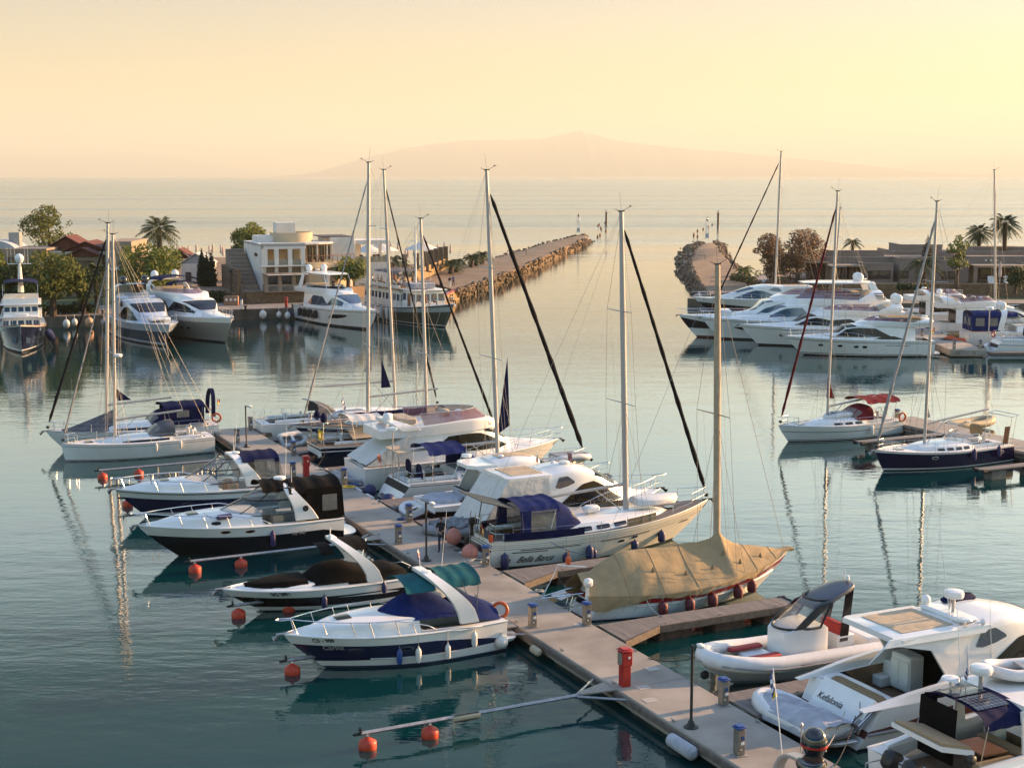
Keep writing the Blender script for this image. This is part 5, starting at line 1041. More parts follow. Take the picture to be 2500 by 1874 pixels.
def coupe(root, h, k=1.0, win=DGLASS, roofpanel=CBEIGE, enclosed=None, roofm=W_, door=True, hh=1.95):
    X = lambda x: x * k; S = []
    for x, dz, kw, tk in ((4.9, hh, 1, .84), (6.6, hh + .12, 1, .84), (8.3, hh - .18, 1, .78), (9.9, hh * .58, .92, .66), (11.3, hh * .26, .8, .6), (12.6, .14, .62, .7), (13.5, .03, .3, .8)):
        W = max(.1, (h.W(X(x)) - .36) * kw); S.append((X(x), W, h.Z(X(x)) - .02, W * tk, h.Z(X(x)) + dz, .12 * min(1, dz), .3 * min(1, dz)))
    l = Loft(S); l.mesh('coachroof', roofm, root, n=44)
    b = MB(); l.patch(b, [(X(5.6), .10, .12), (X(6.4), .06, .22), (X(7.3), .05, .34), (X(8.2), .05, .40), (X(9.2), .05, .36), (X(10.1), .08, .22), (X(10.6), .12, .14)], .016, sub=5); b.build('side_window', win, root)
    b = MB(); l.patch(b, [(X(5.3), .34, .36), (X(5.6), .32, .47), (X(6.2), .33, .46), (X(6.7), .36, .38)], .016, sub=4); b.build('quarter_window', BGLASS, root)
    b = MB(); l.band(b, lambda v: X(10.5) - 1.5 * k * abs(v) ** 2, lambda v: X(8.7) - 1.4 * k * abs(v) ** 2, -.5, .5, 22, 6, .016); b.build('windscreen', win, root)
    z = h.Z(X(4)); W = h.W(X(4)) - .36
    b = MB(); b.rings([[Vector((X(x), sy * w, zz)) for sy, zz in ((-1, z + hh - .10), (1, z + hh - .10), (1, z + hh + .05), (.92, z + hh + .10), (-.92, z + hh + .10), (-1, z + hh + .05))] for x, w in ((1.75, W * .80), (2.0, W * .90), (4.95, W * .86))], True, True); rf = b.build('hardtop', roofm, root, smooth=30)
    b = MB(); b.bbox((X(3.5), 0, z + hh + .115), (X(2.3), W * 1.25, .03), .01); b.build('sunroof', roofpanel, rf)
    b = MB()
    for sy in (1, -1): b.slab([(X(4.9), sy * W * .97, z), (X(4.9), sy * W * .86, z + hh), (X(1.9), sy * W * .86, z + hh), (X(1.9), sy * W * .87, z + hh - .18), (X(3.3), sy * W * .9, z + hh - .5), (X(3.9), sy * W * .95, z + .55), (X(3.2), sy * W * .98, z)], (0, -sy * .10, 0))
    b.build('side_pillar', roofm, root)
    if door: b = MB(); b.bbox((X(4.86), 0, z + hh * .42 - .2), (.06, W * 1.62, hh * .95 + .35), .01); b.build('saloon_door', DGLASS, root)
    return l, z, W
# --- b: white yacht, bow right, boom to the left
root, h, l = yacht('sailing_yacht', 'long white sailing yacht farthest along the pontoon with dark furled headsail on its right', 1.6, 17.6, 14.5, 4.2, [(.06, 0), (1, 1)], [BLKAF, W_], 1.5, 1.25, right=True, group=GR, cab=(.36, .78, .45))
rigpx(root, h, (965, 994), (937, 415), furl=BLKSAIL, furl_r=.08, boom=(5.6, -.05), spreaders=3, thick=.10, boomz=2.3); guard(h, root, 1.5, 13, n=8); pulpit(h, root); pushpit(h, root); anchor(root, h, LAMPBLK); wheel(root, (2, 0, h.Z(2) + .5)); sprayhood(root, 4.3, 6.0, 1.4, h.Z(5) + .35, .9, CGREY)
b = MB(); b.slab([(8.95, 0, 4.6), (8.3, 0, 4.5), (9.05, 0, 6.2)], (0, .02, 0)); b.build('mast_pennant', GSAIL, root)
# --- a: bow to the pier, navy sheer stripe
root, h, l = yacht('sailing_yacht', 'white ketch style yacht moored bow to the pontoon with a navy sheer stripe', 6.6, 4.3, 13.6, 4.1, [(.07, 0), (.74, 1), (.90, 2), (1, 1)], [BLKAF, W_, NAVY], 1.75, 1.35, right=False, group=GR, rake=2.2, pw=2.0, cab=(.32, .72, .5), deckm=GTEAK, gunm=TEAKX, toe=TEAKX)
rigpx(root, h, (898, 1005), (900, 397), furl=GSAIL, furl_r=.07, boom=(5.4, .25), spreaders=3, thick=.12, boomz=1.9, forex=12.9); guard(h, root, 1.4, 12.2, n=8); pulpit(h, root, .75); pushpit(h, root); anchor(root, h)
rz = h.Z(10); b = MB()
for sy in (.75, -.75): b.lathe([(.08, -.3), (.24, -.15), (.26, .1), (.1, .4)], (11.6, sy, h.Z(11.6) + .55), 10)
b.build('sail_bag', CNAVY, root); b = MB(); b.tube([(12.9, .0, h.Z(12.9) + 1.9), (12.2, .3, h.Z(12) + 1.75), (11.2, .4, h.Z(11) + 1.2), (10.6, .3, h.Z(10) + .4)], .05, 6); b.build('whisker_pole', PGREY, root)
dinghy('dinghy', 'white upturned dinghy lashed on the foredeck of the yacht moored bow to the pontoon', world(root, (8.4, 0, h.Z(9) + 1.0)), root.rotation_euler.z, 2.5, 1.4, WRUB, flip=True)
b = MB(); b.slab([(6.95, -.02, 4.0), (6.2, -.02, 4.0), (6.9, 0, 6.1)], (0, .03, 0)); b.build('mast_pennant', CNAVY, root)
dinghy('dinghy', 'small white inflatable hung upright between the pontoon and the yacht moored bow-to', PL(5.0, 3.7, .25), PA + .3, 2.3, 1.3, WRUB, tilt=(.9, 0))
# --- c: navy hulled yacht
root, h, l = yacht('sailing_yacht', 'navy hulled sailing yacht with cream cockpit, yellow horseshoe buoy and navy boom cover', 12.9, 17.2, 13.3, 4.0, [(.06, 0), (.10, 1), (.80, 2), (.845, 1), (.97, 2), (1, 1)], [BLKAF, W_, DNAVY], 1.6, 1.5, right=True, group=GR, rake=1.8, tr=.78, cab=(.34, .76, .5), cabm=CREAM, deckm=TEAK, to=.15)
rigpx(root, h, (1042, 1016), (1027, 534), furl=BLKSAIL, furl_r=.1, boom=(5.2, .15), sail=CNAVY, spreaders=2, thick=.10, boomz=1.5); guard(h, root, 1.4, 12, n=7); pulpit(h, root); pushpit(h, root, .8); wheel(root, (1.7, 0, h.Z(2) + .5))
z = h.Z(1); lifering(root, (.1, -.7, z + .75), (1, 0, 0), YEL, horseshoe=True); b = MB(); b.bbox((.3, .35, z + .8), (.3, .35, .28), .06); b.build('outboard_cover', CBLUE, root); b = MB(); b.bbox((.3, .35, z + .3), (.2, .2, .8), .04); b.build('outboard_bracket', DGLASS, root)
bimini(root, 2.0, 4.3, 1.3, z + 1.7, CWHITE, .18, (z, ((2.1, 2.4), (4.2, 3.6))), name='bimini'); b = MB(); b.tube([(.1, 1.2, z), (.1, 1.2, z + 1.9)], .03, 6); b.tube([(.15, -1.2, z), (.15, -1.2, z + 1.6)], .03, 6); b.build('stern_post', STEEL, root)
sheet(root, 'cockpit_tent', CBEIGE, lambda u, v: (lerp(2.2, 5.0, u), lerp(-1.2, 1.2, v), z + .35 + .75 * (1 - abs(2 * v - 1) ** 1.3) * (1 - .4 * abs(2 * u - 1)) + .05 * sin(v * 20 + u * 5)), 10, 14)
flag(root, (2.2, .0, z + 1.85), 1.3, (-.25, .1), .45, .9, [BLUEP, W_, BLUEP, W_, BLUEP], hang=.85); ports(h, root, [(.02, .55)], .16, .10, sides=(-1,))
b = MB(); oval(b, (-.10, -.9, .85), (-1, 0, 0), (0, 0, 1), .14, .12, .02, ex=3); b.build('stern_port', W_, root)
b = MB(); b.bbox((2.9, 0, h.Z(3) + 1.35), (.1, .1, .9), .03); b.build('bimini_post', STEEL, root)
# --- H: flybridge yacht with rose screens
root = boat('flybridge_yacht', 'white flybridge motor yacht with long rose tinted windscreen and dark wedge side windows', 20.3, 18.3, 14.3, True, GR, 'motor yacht')
h, l, z0, W = flyyacht(root, 14.3, 4.3, 1.95, 1.5, [(.05, 0), (1, 1)], [BLKAF, W_], ph=1.75, hx=(.2, .74), fx=(.08, .66), fh=.6, scr_h=.62, win=((.30, .12, .14), (.40, .12, .40), (.56, .1, .42), (.66, .12, .32), (.70, .2, .24)), wsb=(.60, .72), arch=(.22, .55, .9), domes=())
satdome(root, (2.0, -.6, z0 + .95), .32)
b = MB()
for sd_ in (1, -1): b.rings([[h.P(h.xi(x), lo, sd_) + Vector((0, sd_ * .012, 0)), h.P(h.xi(x), hi, sd_) + Vector((0, sd_ * .012, 0))] for x, lo, hi in ((4.0, .86, .88), (5.2, .72, .94), (6.6, .66, .95), (7.6, .72, .95), (8.4, .86, .95))], False, False)
b.build('hull_window', DGLASS, root); side_text(root, l if False else h, 'Ba 111', .3, 8.9, .97, LAMPBLK, -1, 0) if False else None
text('registration_lettering', 'Ba 111', .28, LAMPBLK, root, frame_at((8.2, -W * .80, z0 + .12), (1, .12, 0), (0, .1, 1)), 0, .004)
sheet(root, 'aft_enclosure', CWHITE, lambda u, v: (lerp(.1, 2.9, u), lerp(-1.75, 1.75, v), lerp(h.Z(0) + .2, z0 - .1, u) + .03 * sin(v * 15)), 8, 10)
b = MB()
for sy in (1, -1): b.slab([(.1, sy * 1.76, h.Z(0) + .1), (2.9, sy * 1.8, h.Z(0) + .1), (2.9, sy * 1.76, z0 - .1)], (0, .02, 0))
b.build('enclosure_side', CWHITE, root)
dinghy('dinghy', 'grey inflatable carried athwart behind the white yacht with rose tinted screens', world(root, (-.6, 1.2, .35)), root.rotation_euler.z - pi / 2, 2.9, 1.55, GRUB, tilt=(-.35, 0))
# --- I: white sailing yacht with blue bimini and sugar scoop
root, h, l = yacht('sailing_yacht', 'white sailing yacht with blue bimini, twin wheels, scoop stern and navy mast pennant', 24.9, 17.9, 13.6, 4.1, [(.06, 0), (.9, 1), (.93, 0), (1, 1)], [BLKAF, W_], 1.5, 1.25, right=True, group=GR, rake=.9, tr=.86, pw=2.3, to=-.9, cab=(.3, .76, .42))
z = h.Z(2)
rigpx(root, h, (1215, 1113), (1188, 416), furl=BLKSAIL, furl_r=.16, boom=(5.6, -.1), spreaders=2, thick=.12, boomz=1.75); guard(h, root, 1.6, 12.4, n=7); pulpit(h, root); pushpit(h, root, .7); anchor(root, h, LAMPBLK)
for sy in (.85, -.85):
    wheel(root, (1.9, sy, z + .5), .5)
    b = MB(); oval(b, (1.85, sy, z + .55), (1, 0, .1), (0, 0, 1), .48, .52, .03); b.build('wheel_cover', CNAVY, root)
bimini(root, 2.2, 4.6, 1.55, z + 1.75, CBLUE, .3, (z, ((2.4, 2.4), (4.4, 3.6)))); sprayhood(root, 4.5, 6.1, 1.45, z + .45, 1.1, CBLUE)
b = MB(); b.tube([(.7, .55, z), (.7, .55, z + 2.9)], .04, 6); b.build('radar_post', ALU, root); radome(root, (.7, .55, z + 3.0), .32, .24)
b = MB(); b.bbox((1.0, 1.1, z + 1.75), (.9, 1.1, .05), .02); b.bbox((1.0, -.1, z + 1.75), (.9, 1.1, .05), .02); b.build('solar_panel', CBEIGE, root)
b = MB()
for sy in (1.6, -.6): b.tube([(.6, sy, z), (.7, sy, z + 1.72)], .025, 5); b.tube([(1.5, sy, z), (1.4, sy, z + 1.72)], .025, 5)
b.build('stern_frame', STEEL, root)
b = MB(); b.slab([(8.2, -.02, 4.0), (7.35, -.02, 3.5), (8.05, 0, 8.2)], (0, .03, 0)); b.build('mast_pennant', CNAVY, root)
b = MB(); b.slab([(-.0, -1.1, .25), (-.0, 1.1, .25), (1.0, 1.25, .32), (1.0, -1.25, .32)], (0, 0, .05)); b.slab([(.3, -.5, .34), (.3, .5, .34), (.9, .5, .62), (.9, -.5, .62)], (0, 0, .08)); b.build('bathing_steps', GTEAK, root)
flag(root, (.5, 1.5, z + .3), 1.2, (-.35, .1), .4, .6, [ORP, ORP, REDP], hang=.9)
dinghy('dinghy', 'white inflatable stowed upside down on the foredeck of the yacht with the blue bimini', world(root, (11.2, 0, h.Z(11) + .55)), root.rotation_euler.z, 2.7, 1.5, WRUB, flip=True)
# --- J: white hardtop cruiser with open aft cockpit
root = boat('motor_cruiser', 'white hardtop cruiser with round sunbed, open aft cockpit and tan roof hatch', 30.7, 16.0, 11.6, True, GR, 'motorboat')
h = Hull(11.6, 3.7, 1.7, 1.2, rake=1.9, pw=2.5, tr=.88, wl=.85, flare=1.5); h.mesh([(.06, 0), (.5, 1), (lambda x: lerp(.8, .55, min(1, x * 3)), 2), (1, 1)], [DRED, W_, BROWNBLK], root)
h.deck([W_, TEAK], root, wells=[(1.7, 4.4, .74, h.Z(2) - .45, 1)]); z = h.Z(3)
S = []
for x, dz, kw, tk in ((3.9, 1.9, 1, .82), (5.2, 2.02, 1, .82), (6.7, 1.75, 1, .76), (8.0, 1.0, .92, .66), (9.2, .45, .8, .6), (10.9, .06, .5, .7)): W = max(.1, (h.W(x) - .34) * kw); S.append((x, W, h.Z(x) - .02, W * tk, h.Z(x) + dz, .12 * min(1, dz), .3 * min(1, dz)))
l = Loft(S); l.mesh('coachroof', W_, root); b = MB(); l.patch(b, [(4.6, .2, .22), (5.1, .14, .40), (5.9, .12, .42), (6.6, .14, .38), (7.3, .2, .26)], .016); b.build('side_window', DGLASS, root)
b = MB(); l.band(b, lambda v: 8.6 - 1.3 * abs(v) ** 2, lambda v: 7.0 - 1.2 * abs(v) ** 2, -.5, .5, 18, 5, .016); b.build('windscreen', DGLASS, root)
b = MB(); l.band(b, lambda v: 6.5, lambda v: 4.4, -.2, .2, 8, 4, .02); b.build('roof_hatch', CBEIGE, root)
b = MB(); b.rings([[Vector((x, sy * w, zz)) for sy, zz in ((-1, z + 1.72), (1, z + 1.72), (.95, z + 1.92), (-.95, z + 1.92))] for x, w in ((2.3, .7), (2.7, 1.15), (4.0, 1.25))], True, True); b.build('hardtop', W_, root, smooth=30)
b = MB()
for sy in (1, -1): b.slab([(4.0, sy * 1.48, z), (4.0, sy * 1.22, z + 1.85), (2.5, sy * 1.1, z + 1.9), (3.2, sy * 1.25, z + 1.4), (2.6, sy * 1.48, z)], (0, -sy * .08, 0))
b.build('side_pillar', W_, root); b = MB(); b.bbox((4.2, 0, z + .6), (.06, 2.3, 1.9), .01); b.build('saloon_door', DGLASS, root)
b = MB(); b.lathe([(1.15, 0), (1.2, .1), (1.15, .22), (.9, .26), (.01, .27)], (1.15, 0, z - .08), 22); b.build('sunbed', CSILV, root); b = MB(); b.bbox((2.25, 0, z + .2), (.25, 1.9, .55), .1); b.build('seat_back', CSILV, root); b = MB(); b.bbox((3.3, 0, z + .1), (.6, .9, .06), .02); b.build('table', TEAKX, root)
radome(root, (3.0, .9, z + 2.15), .3, .2); whip(root, (3.1, 1.15, z + 1.9), 1.0); swim_platform(root, h, 1.3, .35, teak=GTEAK); bow_rail(h, root, 5, .7, .3, ns=6, mid=True); anchor(root, h); radome(root, (4.6, -.3, z + 2.2), .16, .14, name='horn_housing')
dinghy('dinghy', 'small white inflatable with a dark red floor on the swim platform of the hardtop cruiser', world(root, (-.45, -.5, .45)), root.rotation_euler.z + pi / 2, 2.1, 1.3, WRUB, DRED, tilt=(-.3, 0))
# --- K: large white sport yacht under winter cover aft
root = boat('sport_yacht', 'large white sport yacht with arched dark side windows and a white canvas enclosing its stern', 35.6, 16.8, 11.8, True, GR, 'motor yacht')
h = Hull(11.8, 4.1, 1.75, 1.35, rake=2.2, pw=2.5, tr=.9, wl=.85, flare=1.6, to=-.8); h.mesh([(.10, 0), (lambda x: .62, 1), (lambda x: lerp(.64, .92, math.exp(-((x - .42) / .16) ** 2)), 2), (1, 1)], [DRED, W_, BROWNBLK], root)
h.deck([W_, TEAK], root); h.rail('rubbing_strake', W_, root, .05); l, z, W = coupe(root, h, .82, hh=2.05)
sheet(root, 'aft_cover', CSILV if False else CWHITE, lambda u, v: (lerp(-.2, 1.5, u), lerp(-1.75, 1.75, v) * lerp(1, .92, u), lerp(z - .45, z + 2.0, u) + .04 * sin(v * 13 + u * 4) * (1 - u)), 12, 12)
b = MB()
for sy in (1, -1): b.slab([(-.2, sy * 1.75, z - .5), (3.9, sy * 1.82, z - .05), (3.9, sy * 1.56, z + 2.0), (1.5, sy * 1.6, z + 2.0)], (0, .02 * sy, 0))
b.build('side_cover', CWHITE, root)
bow_rail(h, root, 4.8, .8, .35, ns=7, mid=True); anchor(root, h, LAMPBLK); radome(root, (5.6, -.1, z + 2.42), .3, .16); radome(root, (5.2, .5, z + 2.35), .14, .16, name='horn_housing'); flag(root, (4.2, .4, z + 2.2), .9, (.05, .1), .3, .5, [W_, MATS['green_blue_canvas'], REDP], hang=.8)
b = MB(); b.slab([(6.4, .4, z + 2.2), (6.4, .9, z + 2.2), (6.3, .9, z + 2.75), (6.3, .4, z + 2.75)], (.03, 0, 0)); b.build('open_roof_vent', PURPLE, root)
swim_platform(root, h, 1.0, .35, teak=GTEAK)
t = dinghy('dinghy', 'large grey inflatable tender half under a crumpled grey cover behind the white canvas stern', world(root, (.55, -.9, .62)), root.rotation_euler.z + pi - .30, 3.4, 1.7, GRUB, r=.25)
sheet(t, 'cover', CGREY if False else mat('pale_grey_canvas', (.2, .215, .235), .85, noise=.4, nscale=4, bump=.03, bscale=6), lambda u, v: (lerp(1.2, 3.0, u), lerp(-.7, .8, v) * (1 - .4 * u * u), .5 + .4 * (1 - abs(2 * v - 1) ** 2) * (1 - .5 * u) + .07 * sin(u * 17 + v * 8) + .05 * sin(v * 21)), 16, 14)
b = MB(); b.bbox((1.2, .2, .75), (2.6, .10, .08), .02); b.bbox((1.2, -.2, .75), (2.6, .10, .08), .02); b.build('oar', ALUD, t)
# --- L: the cream yacht with lettering
root, h, l = yacht('sailing_yacht', 'cream hulled yacht with teak decks, blue canvas cockpit tent and black lettering near the stern', 39.9, 17.2, 13.9, 4.15, [(.05, 0), (.70, 1), (.715, 2), (.79, 1), (.80, 2), (.86, 1), (.87, 2), (1, 1)], [BLKAF, CREAM, DNAVY], 1.95, 1.35, 1.45, right=True, group=GR, rake=2.3, tr=.62, pw=2.1, to=-.55, cab=(.32, .80, .42), deckm=GTEAK, toe=CREAM, cockpit=(.08, .31), nwin=4)
z = h.Z(3)
rigpx(root, h, (1528, 1250), (1517, 517), furl=BLKSAIL, furl_r=.12, boom=(6.0, -.35), spreaders=2, thick=.14, boomz=1.75, foretop=.97); guard(h, root, 1.0, 12.3, n=8); pulpit(h, root, .75, back=1.6); pushpit(h, root, .8); anchor(root, h, LAMPBLK)
bimini(root, 1.9, 4.1, 1.42, z + 1.5, CBLUE, .3, (z, ((2.0, 2.1), (3.9, 3.5))), name='cockpit_tent', drop=.2); sprayhood(root, 3.9, 5.7, 1.45, z + .1, 1.6, CBLUE)
b = MB()
for sy in (1, -1): b.grid(lambda u, v: (lerp(1.95, 2.5, u), sy * 1.4, lerp(z + 1.45, z + .1, v)), 2, 4, .012)
b.build('side_curtain', CBLUE, root); b = MB()
for sy in (1, -1): b.grid(lambda u, v: (lerp(2.5, 3.9, u), sy * 1.4, lerp(z + 1.4, z + .2, v)), 3, 4, .008)
b.build('clear_curtain', VINYL, root); b = MB()
for sy in (1, -1): b.grid(lambda u, v: (lerp(1.0, 5.2, u), sy * (h.W(lerp(1.0, 5.2, u)) - .06), lerp(h.Z(2) + .45, h.Z(2) + .05, v)), 6, 2, .01)
b.build('weather_cloth', CNAVY, root)
b = MB()
for sy in (1, -1): b.grid(lambda u, v: (lerp(7.7, 9.6, u), sy * (h.W(lerp(7.7, 9.6, u)) - .07), h.Z(lerp(7.7, 9.6, u)) + .08 + .36 * v), 6, 2, .03)
b.build('side_solar_panel', mat('bronze_panel', (.10, .085, .05), .4), root)
b = MB()
for sy in (.95, -.95): b.tube([(.6, sy, z + .1), (.9, sy, z + 1.75), (1.9, sy, z + 1.5)], .03, 6)
b.slab([(1.9, -1.5, z + 1.5), (1.9, 1.5, z + 1.5), (-.2, 1.5, z + 2.15), (-.2, -1.5, z + 2.15)], (0, 0, .04)); b.build('stern_gantry', LAMPBLK, root)
b = MB()
for sy in (1.0, .4, -.2): b.tube([(.2, sy, z), (.3, sy, z + 1.2)], .03, 5)
b.build('stern_rail_post', STEEL, root); outboard(root, (.25, .6, z + .5), RUB, .8)
flag(root, (.1, -1.0, z + .1), 1.15, (-.25, -.2), .45, .75, [LAMPBLK, REDP, YEL], hang=.75, name='ensign'); b = MB(); b.bbox((.35, -1.25, z + .25), (.18, .25, .45), .06); b.build('horseshoe_buoy', ORP, root)
b = MB(); b.bbox((6.6, -.1, h.Z(6.6) + .78), (.85, .55, .36), .1); b.build('liferaft', W_, root)
b = MB(); b.rings([[Vector((x, y * w, h.Z(10) + .55 + zz)) for y, zz in ((-1, .0), (1, 0), (.96, .22), (.6, .36), (0, .42), (-.6, .36), (-.96, .22))] for x, w in ((9.2, .5), (9.35, .62), (10.4, .66), (11.4, .5), (11.75, .25))], True, True); b.bbox((10.4, 0, h.Z(10) + .52), (2.2, 1.0, .08), .03); bx_ = b.build('roof_box', CSILV if False else WRUB, root, smooth=50)
side_text(root, h, 'Bella Barca', .44, 1.75, .20, LAMPBLK, -1, .15, bold=.003, xs=1.1); side_text(root, h, 'La', .44, .95, .20, LAMPBLK, -1, .15, bold=.003); side_text(root, h, 'La Bella Barca', .17, 12.0, .62, LAMPBLK, -1, .25)
b = MB()
for i, (x0, x1, q) in enumerate(((1.6, 5.0, .66), (1.2, 3.2, .58), (6.2, 9.5, .68))): b.tube([h.P(h.xi(lerp(x0, x1, k / 6)), q, -1) + Vector((0, -.012, 0)) for k in range(7)], .022, 5)
b.build('hull_stripe', LAMPBLK, root); ports(h, root, [(.56, .55), (.62, .60)], .2, .08, ex=4, sides=(-1,))
text('stern_lettering', 'La Bella', .16, LAMPBLK, root, frame_at((-.30, .75, .95), (0, -1, 0), (.35, 0, 1)), .2)
for x, q, sz, r, lb in ((.9, .30, .8, .2, 'large navy fender by the black lettering on the cream yacht'), (4.6, .25, .5, .19, 'navy fender below the blue tent of the cream yacht, on the jetty'), (5.9, .35, .7, .2, 'large navy fender, first of a pair amidships on the cream yacht'), (6.35, .28, .45, .15, 'small navy fender beside the large one amidships on the cream yacht'), (9.2, .3, .5, .2, 'navy fender below the bronze panels of the cream yacht'), (11.3, .34, .62, .2, 'navy fender nearest the bow of the cream yacht')):
    hull_fender(root, h, x, -1, DBLUE, lb, q, sz, r)
for y, zz, lb in ((1.25, 1.2, 'faded pink ball fender, the higher one at the stern of the cream yacht'), (-.75, .85, 'faded pink ball fender, the lower one at the stern of the cream yacht')):
    fender(root, (-.55, y, zz), PINK, label=lb, ball=True, r=.42, line=.5)
BELLA = (root, h)
# --- M: yacht under a tan winter cover
root = boat('sailing_yacht', 'white sailing yacht with a red sheer stripe hidden under a large tan tarpaulin', 49.7, 15.2, 11.2, True, GR, 'sailboat')
h = Hull(11.2, 3.7, 1.75, 1.1, 1.05, rake=1.9, tr=.55, pw=2.0, to=-.7, xm=.45, flare=1.2, wl=.8)
h.mesh([(.05, 0), (.56, 1), (.60, 3), (.66, 1), (.88, 2), (1, 1)], [BLKAF, W_, RED, DNAVY], root); h.deck([WD, WD], root)
z = h.Z(5)
rg = rigpx(root, h, (1750, 1310), (1752, 646), spreaders=1, thick=.15, m=mat('buff_mast', (.42, .33, .23), .5, noise=.2), boom=None, forex=10.95, backx=.3)
RT = sorted(hit(root, px, py) for px, py in ((1441, 1394), (1470, 1370), (1529, 1344), (1633, 1331), (1700, 1322), (1735, 1314), (1750, 1290), (1766, 1310), (1796, 1326), (1859, 1333), (1904, 1338), (1949, 1333)))
def ridge_(x): return max(spl(RT, x)[0], h.Z(x) + .12)
def cov(u, v):
    x = lerp(-.15, 11.35, u); e = abs(2 * v - 1); sg = -1 if v < .5 else 1; W = max(h.W(x), .16) + .07; zs_ = h.Z(x); rdg = ridge_(x)
    hem = .17 + .06 * sin(x * 1.7) + .05 * sin(x * 4.1 + sg) + .5 * max(0, 1 - x / 2.6) - .1 * max(0, (x - 7.5) / 3)
    if e < .72:
        k = e / .72; y = W * k; zz = rdg - (rdg - zs_ - .08) * k ** (1.15 + .35 * sin(x * .8)); zz -= .06 * sin(pi * k) * abs(sin(x * 1.15))
        zz += .018 * abs(sin(x * 2.6 + e * 9)) + .025 * abs(sin((x - 7.35) * 4 / (e + .35))) * e
    else:
        k = (e - .72) / .28; y = W + .03 * sin(x * 9 + k * 3) * k + .02; zz = zs_ + .08 - hem * k
    return Vector((x, sg * y + .02 * sin(x * 5 + e * 9), zz))
sheet(root, 'winter_cover', canvas('tan_tarpaulin', (.36, .265, .15), .16), cov, 90, 40, .01)
b = MB()
for u in (.16, .30, .45, .75, .88): b.tube([cov(u, j / 24) + Vector((0, 0, .008)) for j in range(25)], .014, 4)
for v in (.14, .86): b.tube([cov(i / 50, v) + Vector((0, 0, .006)) for i in range(51)], .014, 4)
b.build('seam', CBEIGE if 0 else mat('tarpaulin_seam', (.24, .17, .09), .9), root); b = MB()
for i in range(15): p = cov(.14 + .05 * i, .012); q = h.P(h.xi(max(.2, p.x - .1)), .35, -1); b.tube([p, q + Vector((0, -.02, 0))], .009, 4)
b.build('lashing', ROPEW, root); b = MB()
for u, v in ((.28, .3), (.42, .28), (.55, .3), (.68, .27), (.80, .3), (.62, .36)): p = cov(u, v); b.slab([p + Vector((-.10, -.04, -.12)), p + Vector((.08, -.05, -.1)), p + Vector((.02, -.02, .14))], (.02, -.05, .02))
b.build('cover_tie', CTAN, root)
b = MB(); P0 = [h.P(h.xi(x), .77, -1) + Vector((0, -.05, 0)) for x in (3.2, 8.8)]; b.tube([h.P(h.xi(x), .57, -1) + Vector((0, -.03, 0)) for x in [.2 + i * .66 for i in range(17)]], .03, 6); b.build('rubbing_strake', W_, root)
b = MB(); b.bbox(h.P(h.xi(1.6), .74, -1) + Vector((0, -.03, 0)), (.4, .04, .16), .015); b.build('porthole', DGLASS, root)
side_text(root, h, 'Gabriela', .2, 9.6, .77, W_, -1, .2); text('stern_lettering', 'AEGINA', .18, RED, root, frame_at((-.30, .7, .95), (0, -1, 0), (.35, 0, 1)), 0)
b = MB(); b.tube([(-.1, .5, 1.2), (-1.6, .7, .9)], .03, 6); b.tube([(-.1, -.5, 1.2), (-1.6, .5, .9)], .03, 6); b.tube([(-.3, .6, 1.1), (-.9, .6, 1.9), (-1.6, .6, .95)], .02, 5); b.slab([(-.4, -.1, 1.0), (-.4, .9, 1.0), (-1.0, .9, .85), (-1.0, -.1, .85)], (0, 0, .04)); b.tube([(-.2, .6, .9), (-.5, .6, .1)], .025, 5); b.tube([(-.2, .25, .9), (-.5, .25, .1)], .025, 5); b.build('boarding_ladder', STEEL, root)
b = MB(); b.tube([(.3, 0, 2.2), (-.9, .4, 2.35)], .03, 6); b.tube([(-.9, .4, 2.3), (-1.5, .6, .95)], .014, 5); b.build('davit', W_, root)
b = MB(); b.lathe([(.08, -.2), (.12, -.15), (.12, .1), (.04, .2), (.02, .45)], (-.4, .35, 2.5), 10); b.build('man_overboard_buoy', ORP, root)
outboard(root, (-.1, -1.0, 1.6), W_, .75)
for x, lb in ((3.2, 'maroon fender nearest the stern of the yacht under the tan tarpaulin'), (4.7, 'maroon fender second from the stern of the tan covered yacht'), (6.1, 'maroon fender amidships on the tan covered yacht'), (7.9, 'maroon fender second from the bow of the tan covered yacht'), (9.0, 'maroon fender nearest the bow of the tan covered yacht')): hull_fender(root, h, x, -1, DKRED, lb, .45, .6, .22)
COVERED = (root, h)
# ------------------------------------------------------------------ N: rigid inflatable; O, P: big boats in the near right corner; Q: arch at the bottom edge
root = boat('rigid_inflatable', 'white rigid inflatable with console, slanted windscreen and dark swept roof, bow to the pontoon', 59.7, 3.7, 8.8, False, GR, 'motorboat')
h = Hull(8.6, 2.5, .9, .62, .62, rake=1.4, pw=2.2, tr=.95, wl=.8, flare=1.2); h.mesh([(.15, 0), (1, 1)], [PGREY, WRUB], root); h.deck([WD, TEAK], root, crown=0, dz=-.12)
b = MB(); hw = 1.2; pts = [Vector((-.2, -hw, .80))] + [Vector((x, -hw, .80 + .02 * x)) for x in (1, 3, 5)]
for i in range(13): a = -pi / 2 + pi * i / 12; pts.append(Vector((5.9 + 2.6 * cos(a) ** .8 if 0 < i < 12 else 5.9, hw * sin(a), .92 + .30 * cos(a))))
pts += [Vector((x, hw, .80 + .02 * x)) for x in (5, 3, 1)] + [Vector((-.2, hw, .80))]
n = len(pts); b.tube(pts, [.2 if i in (0, n - 1) else .32 for i in range(n)], 14); tb = b.build('inflated_tube', WRUB, root, smooth=60)
b = MB(); b.tube([p + Vector((0, (1 if p.y > 0 else -1) * .315 * min(1, abs(p.y) / .6), -.06)) + Vector((.3 * max(0, 1 - abs(p.y) / .8), 0, 0)) for p in pts[1:-1]], .045, 6); b.build('rubbing_strake', GRUB, tb)
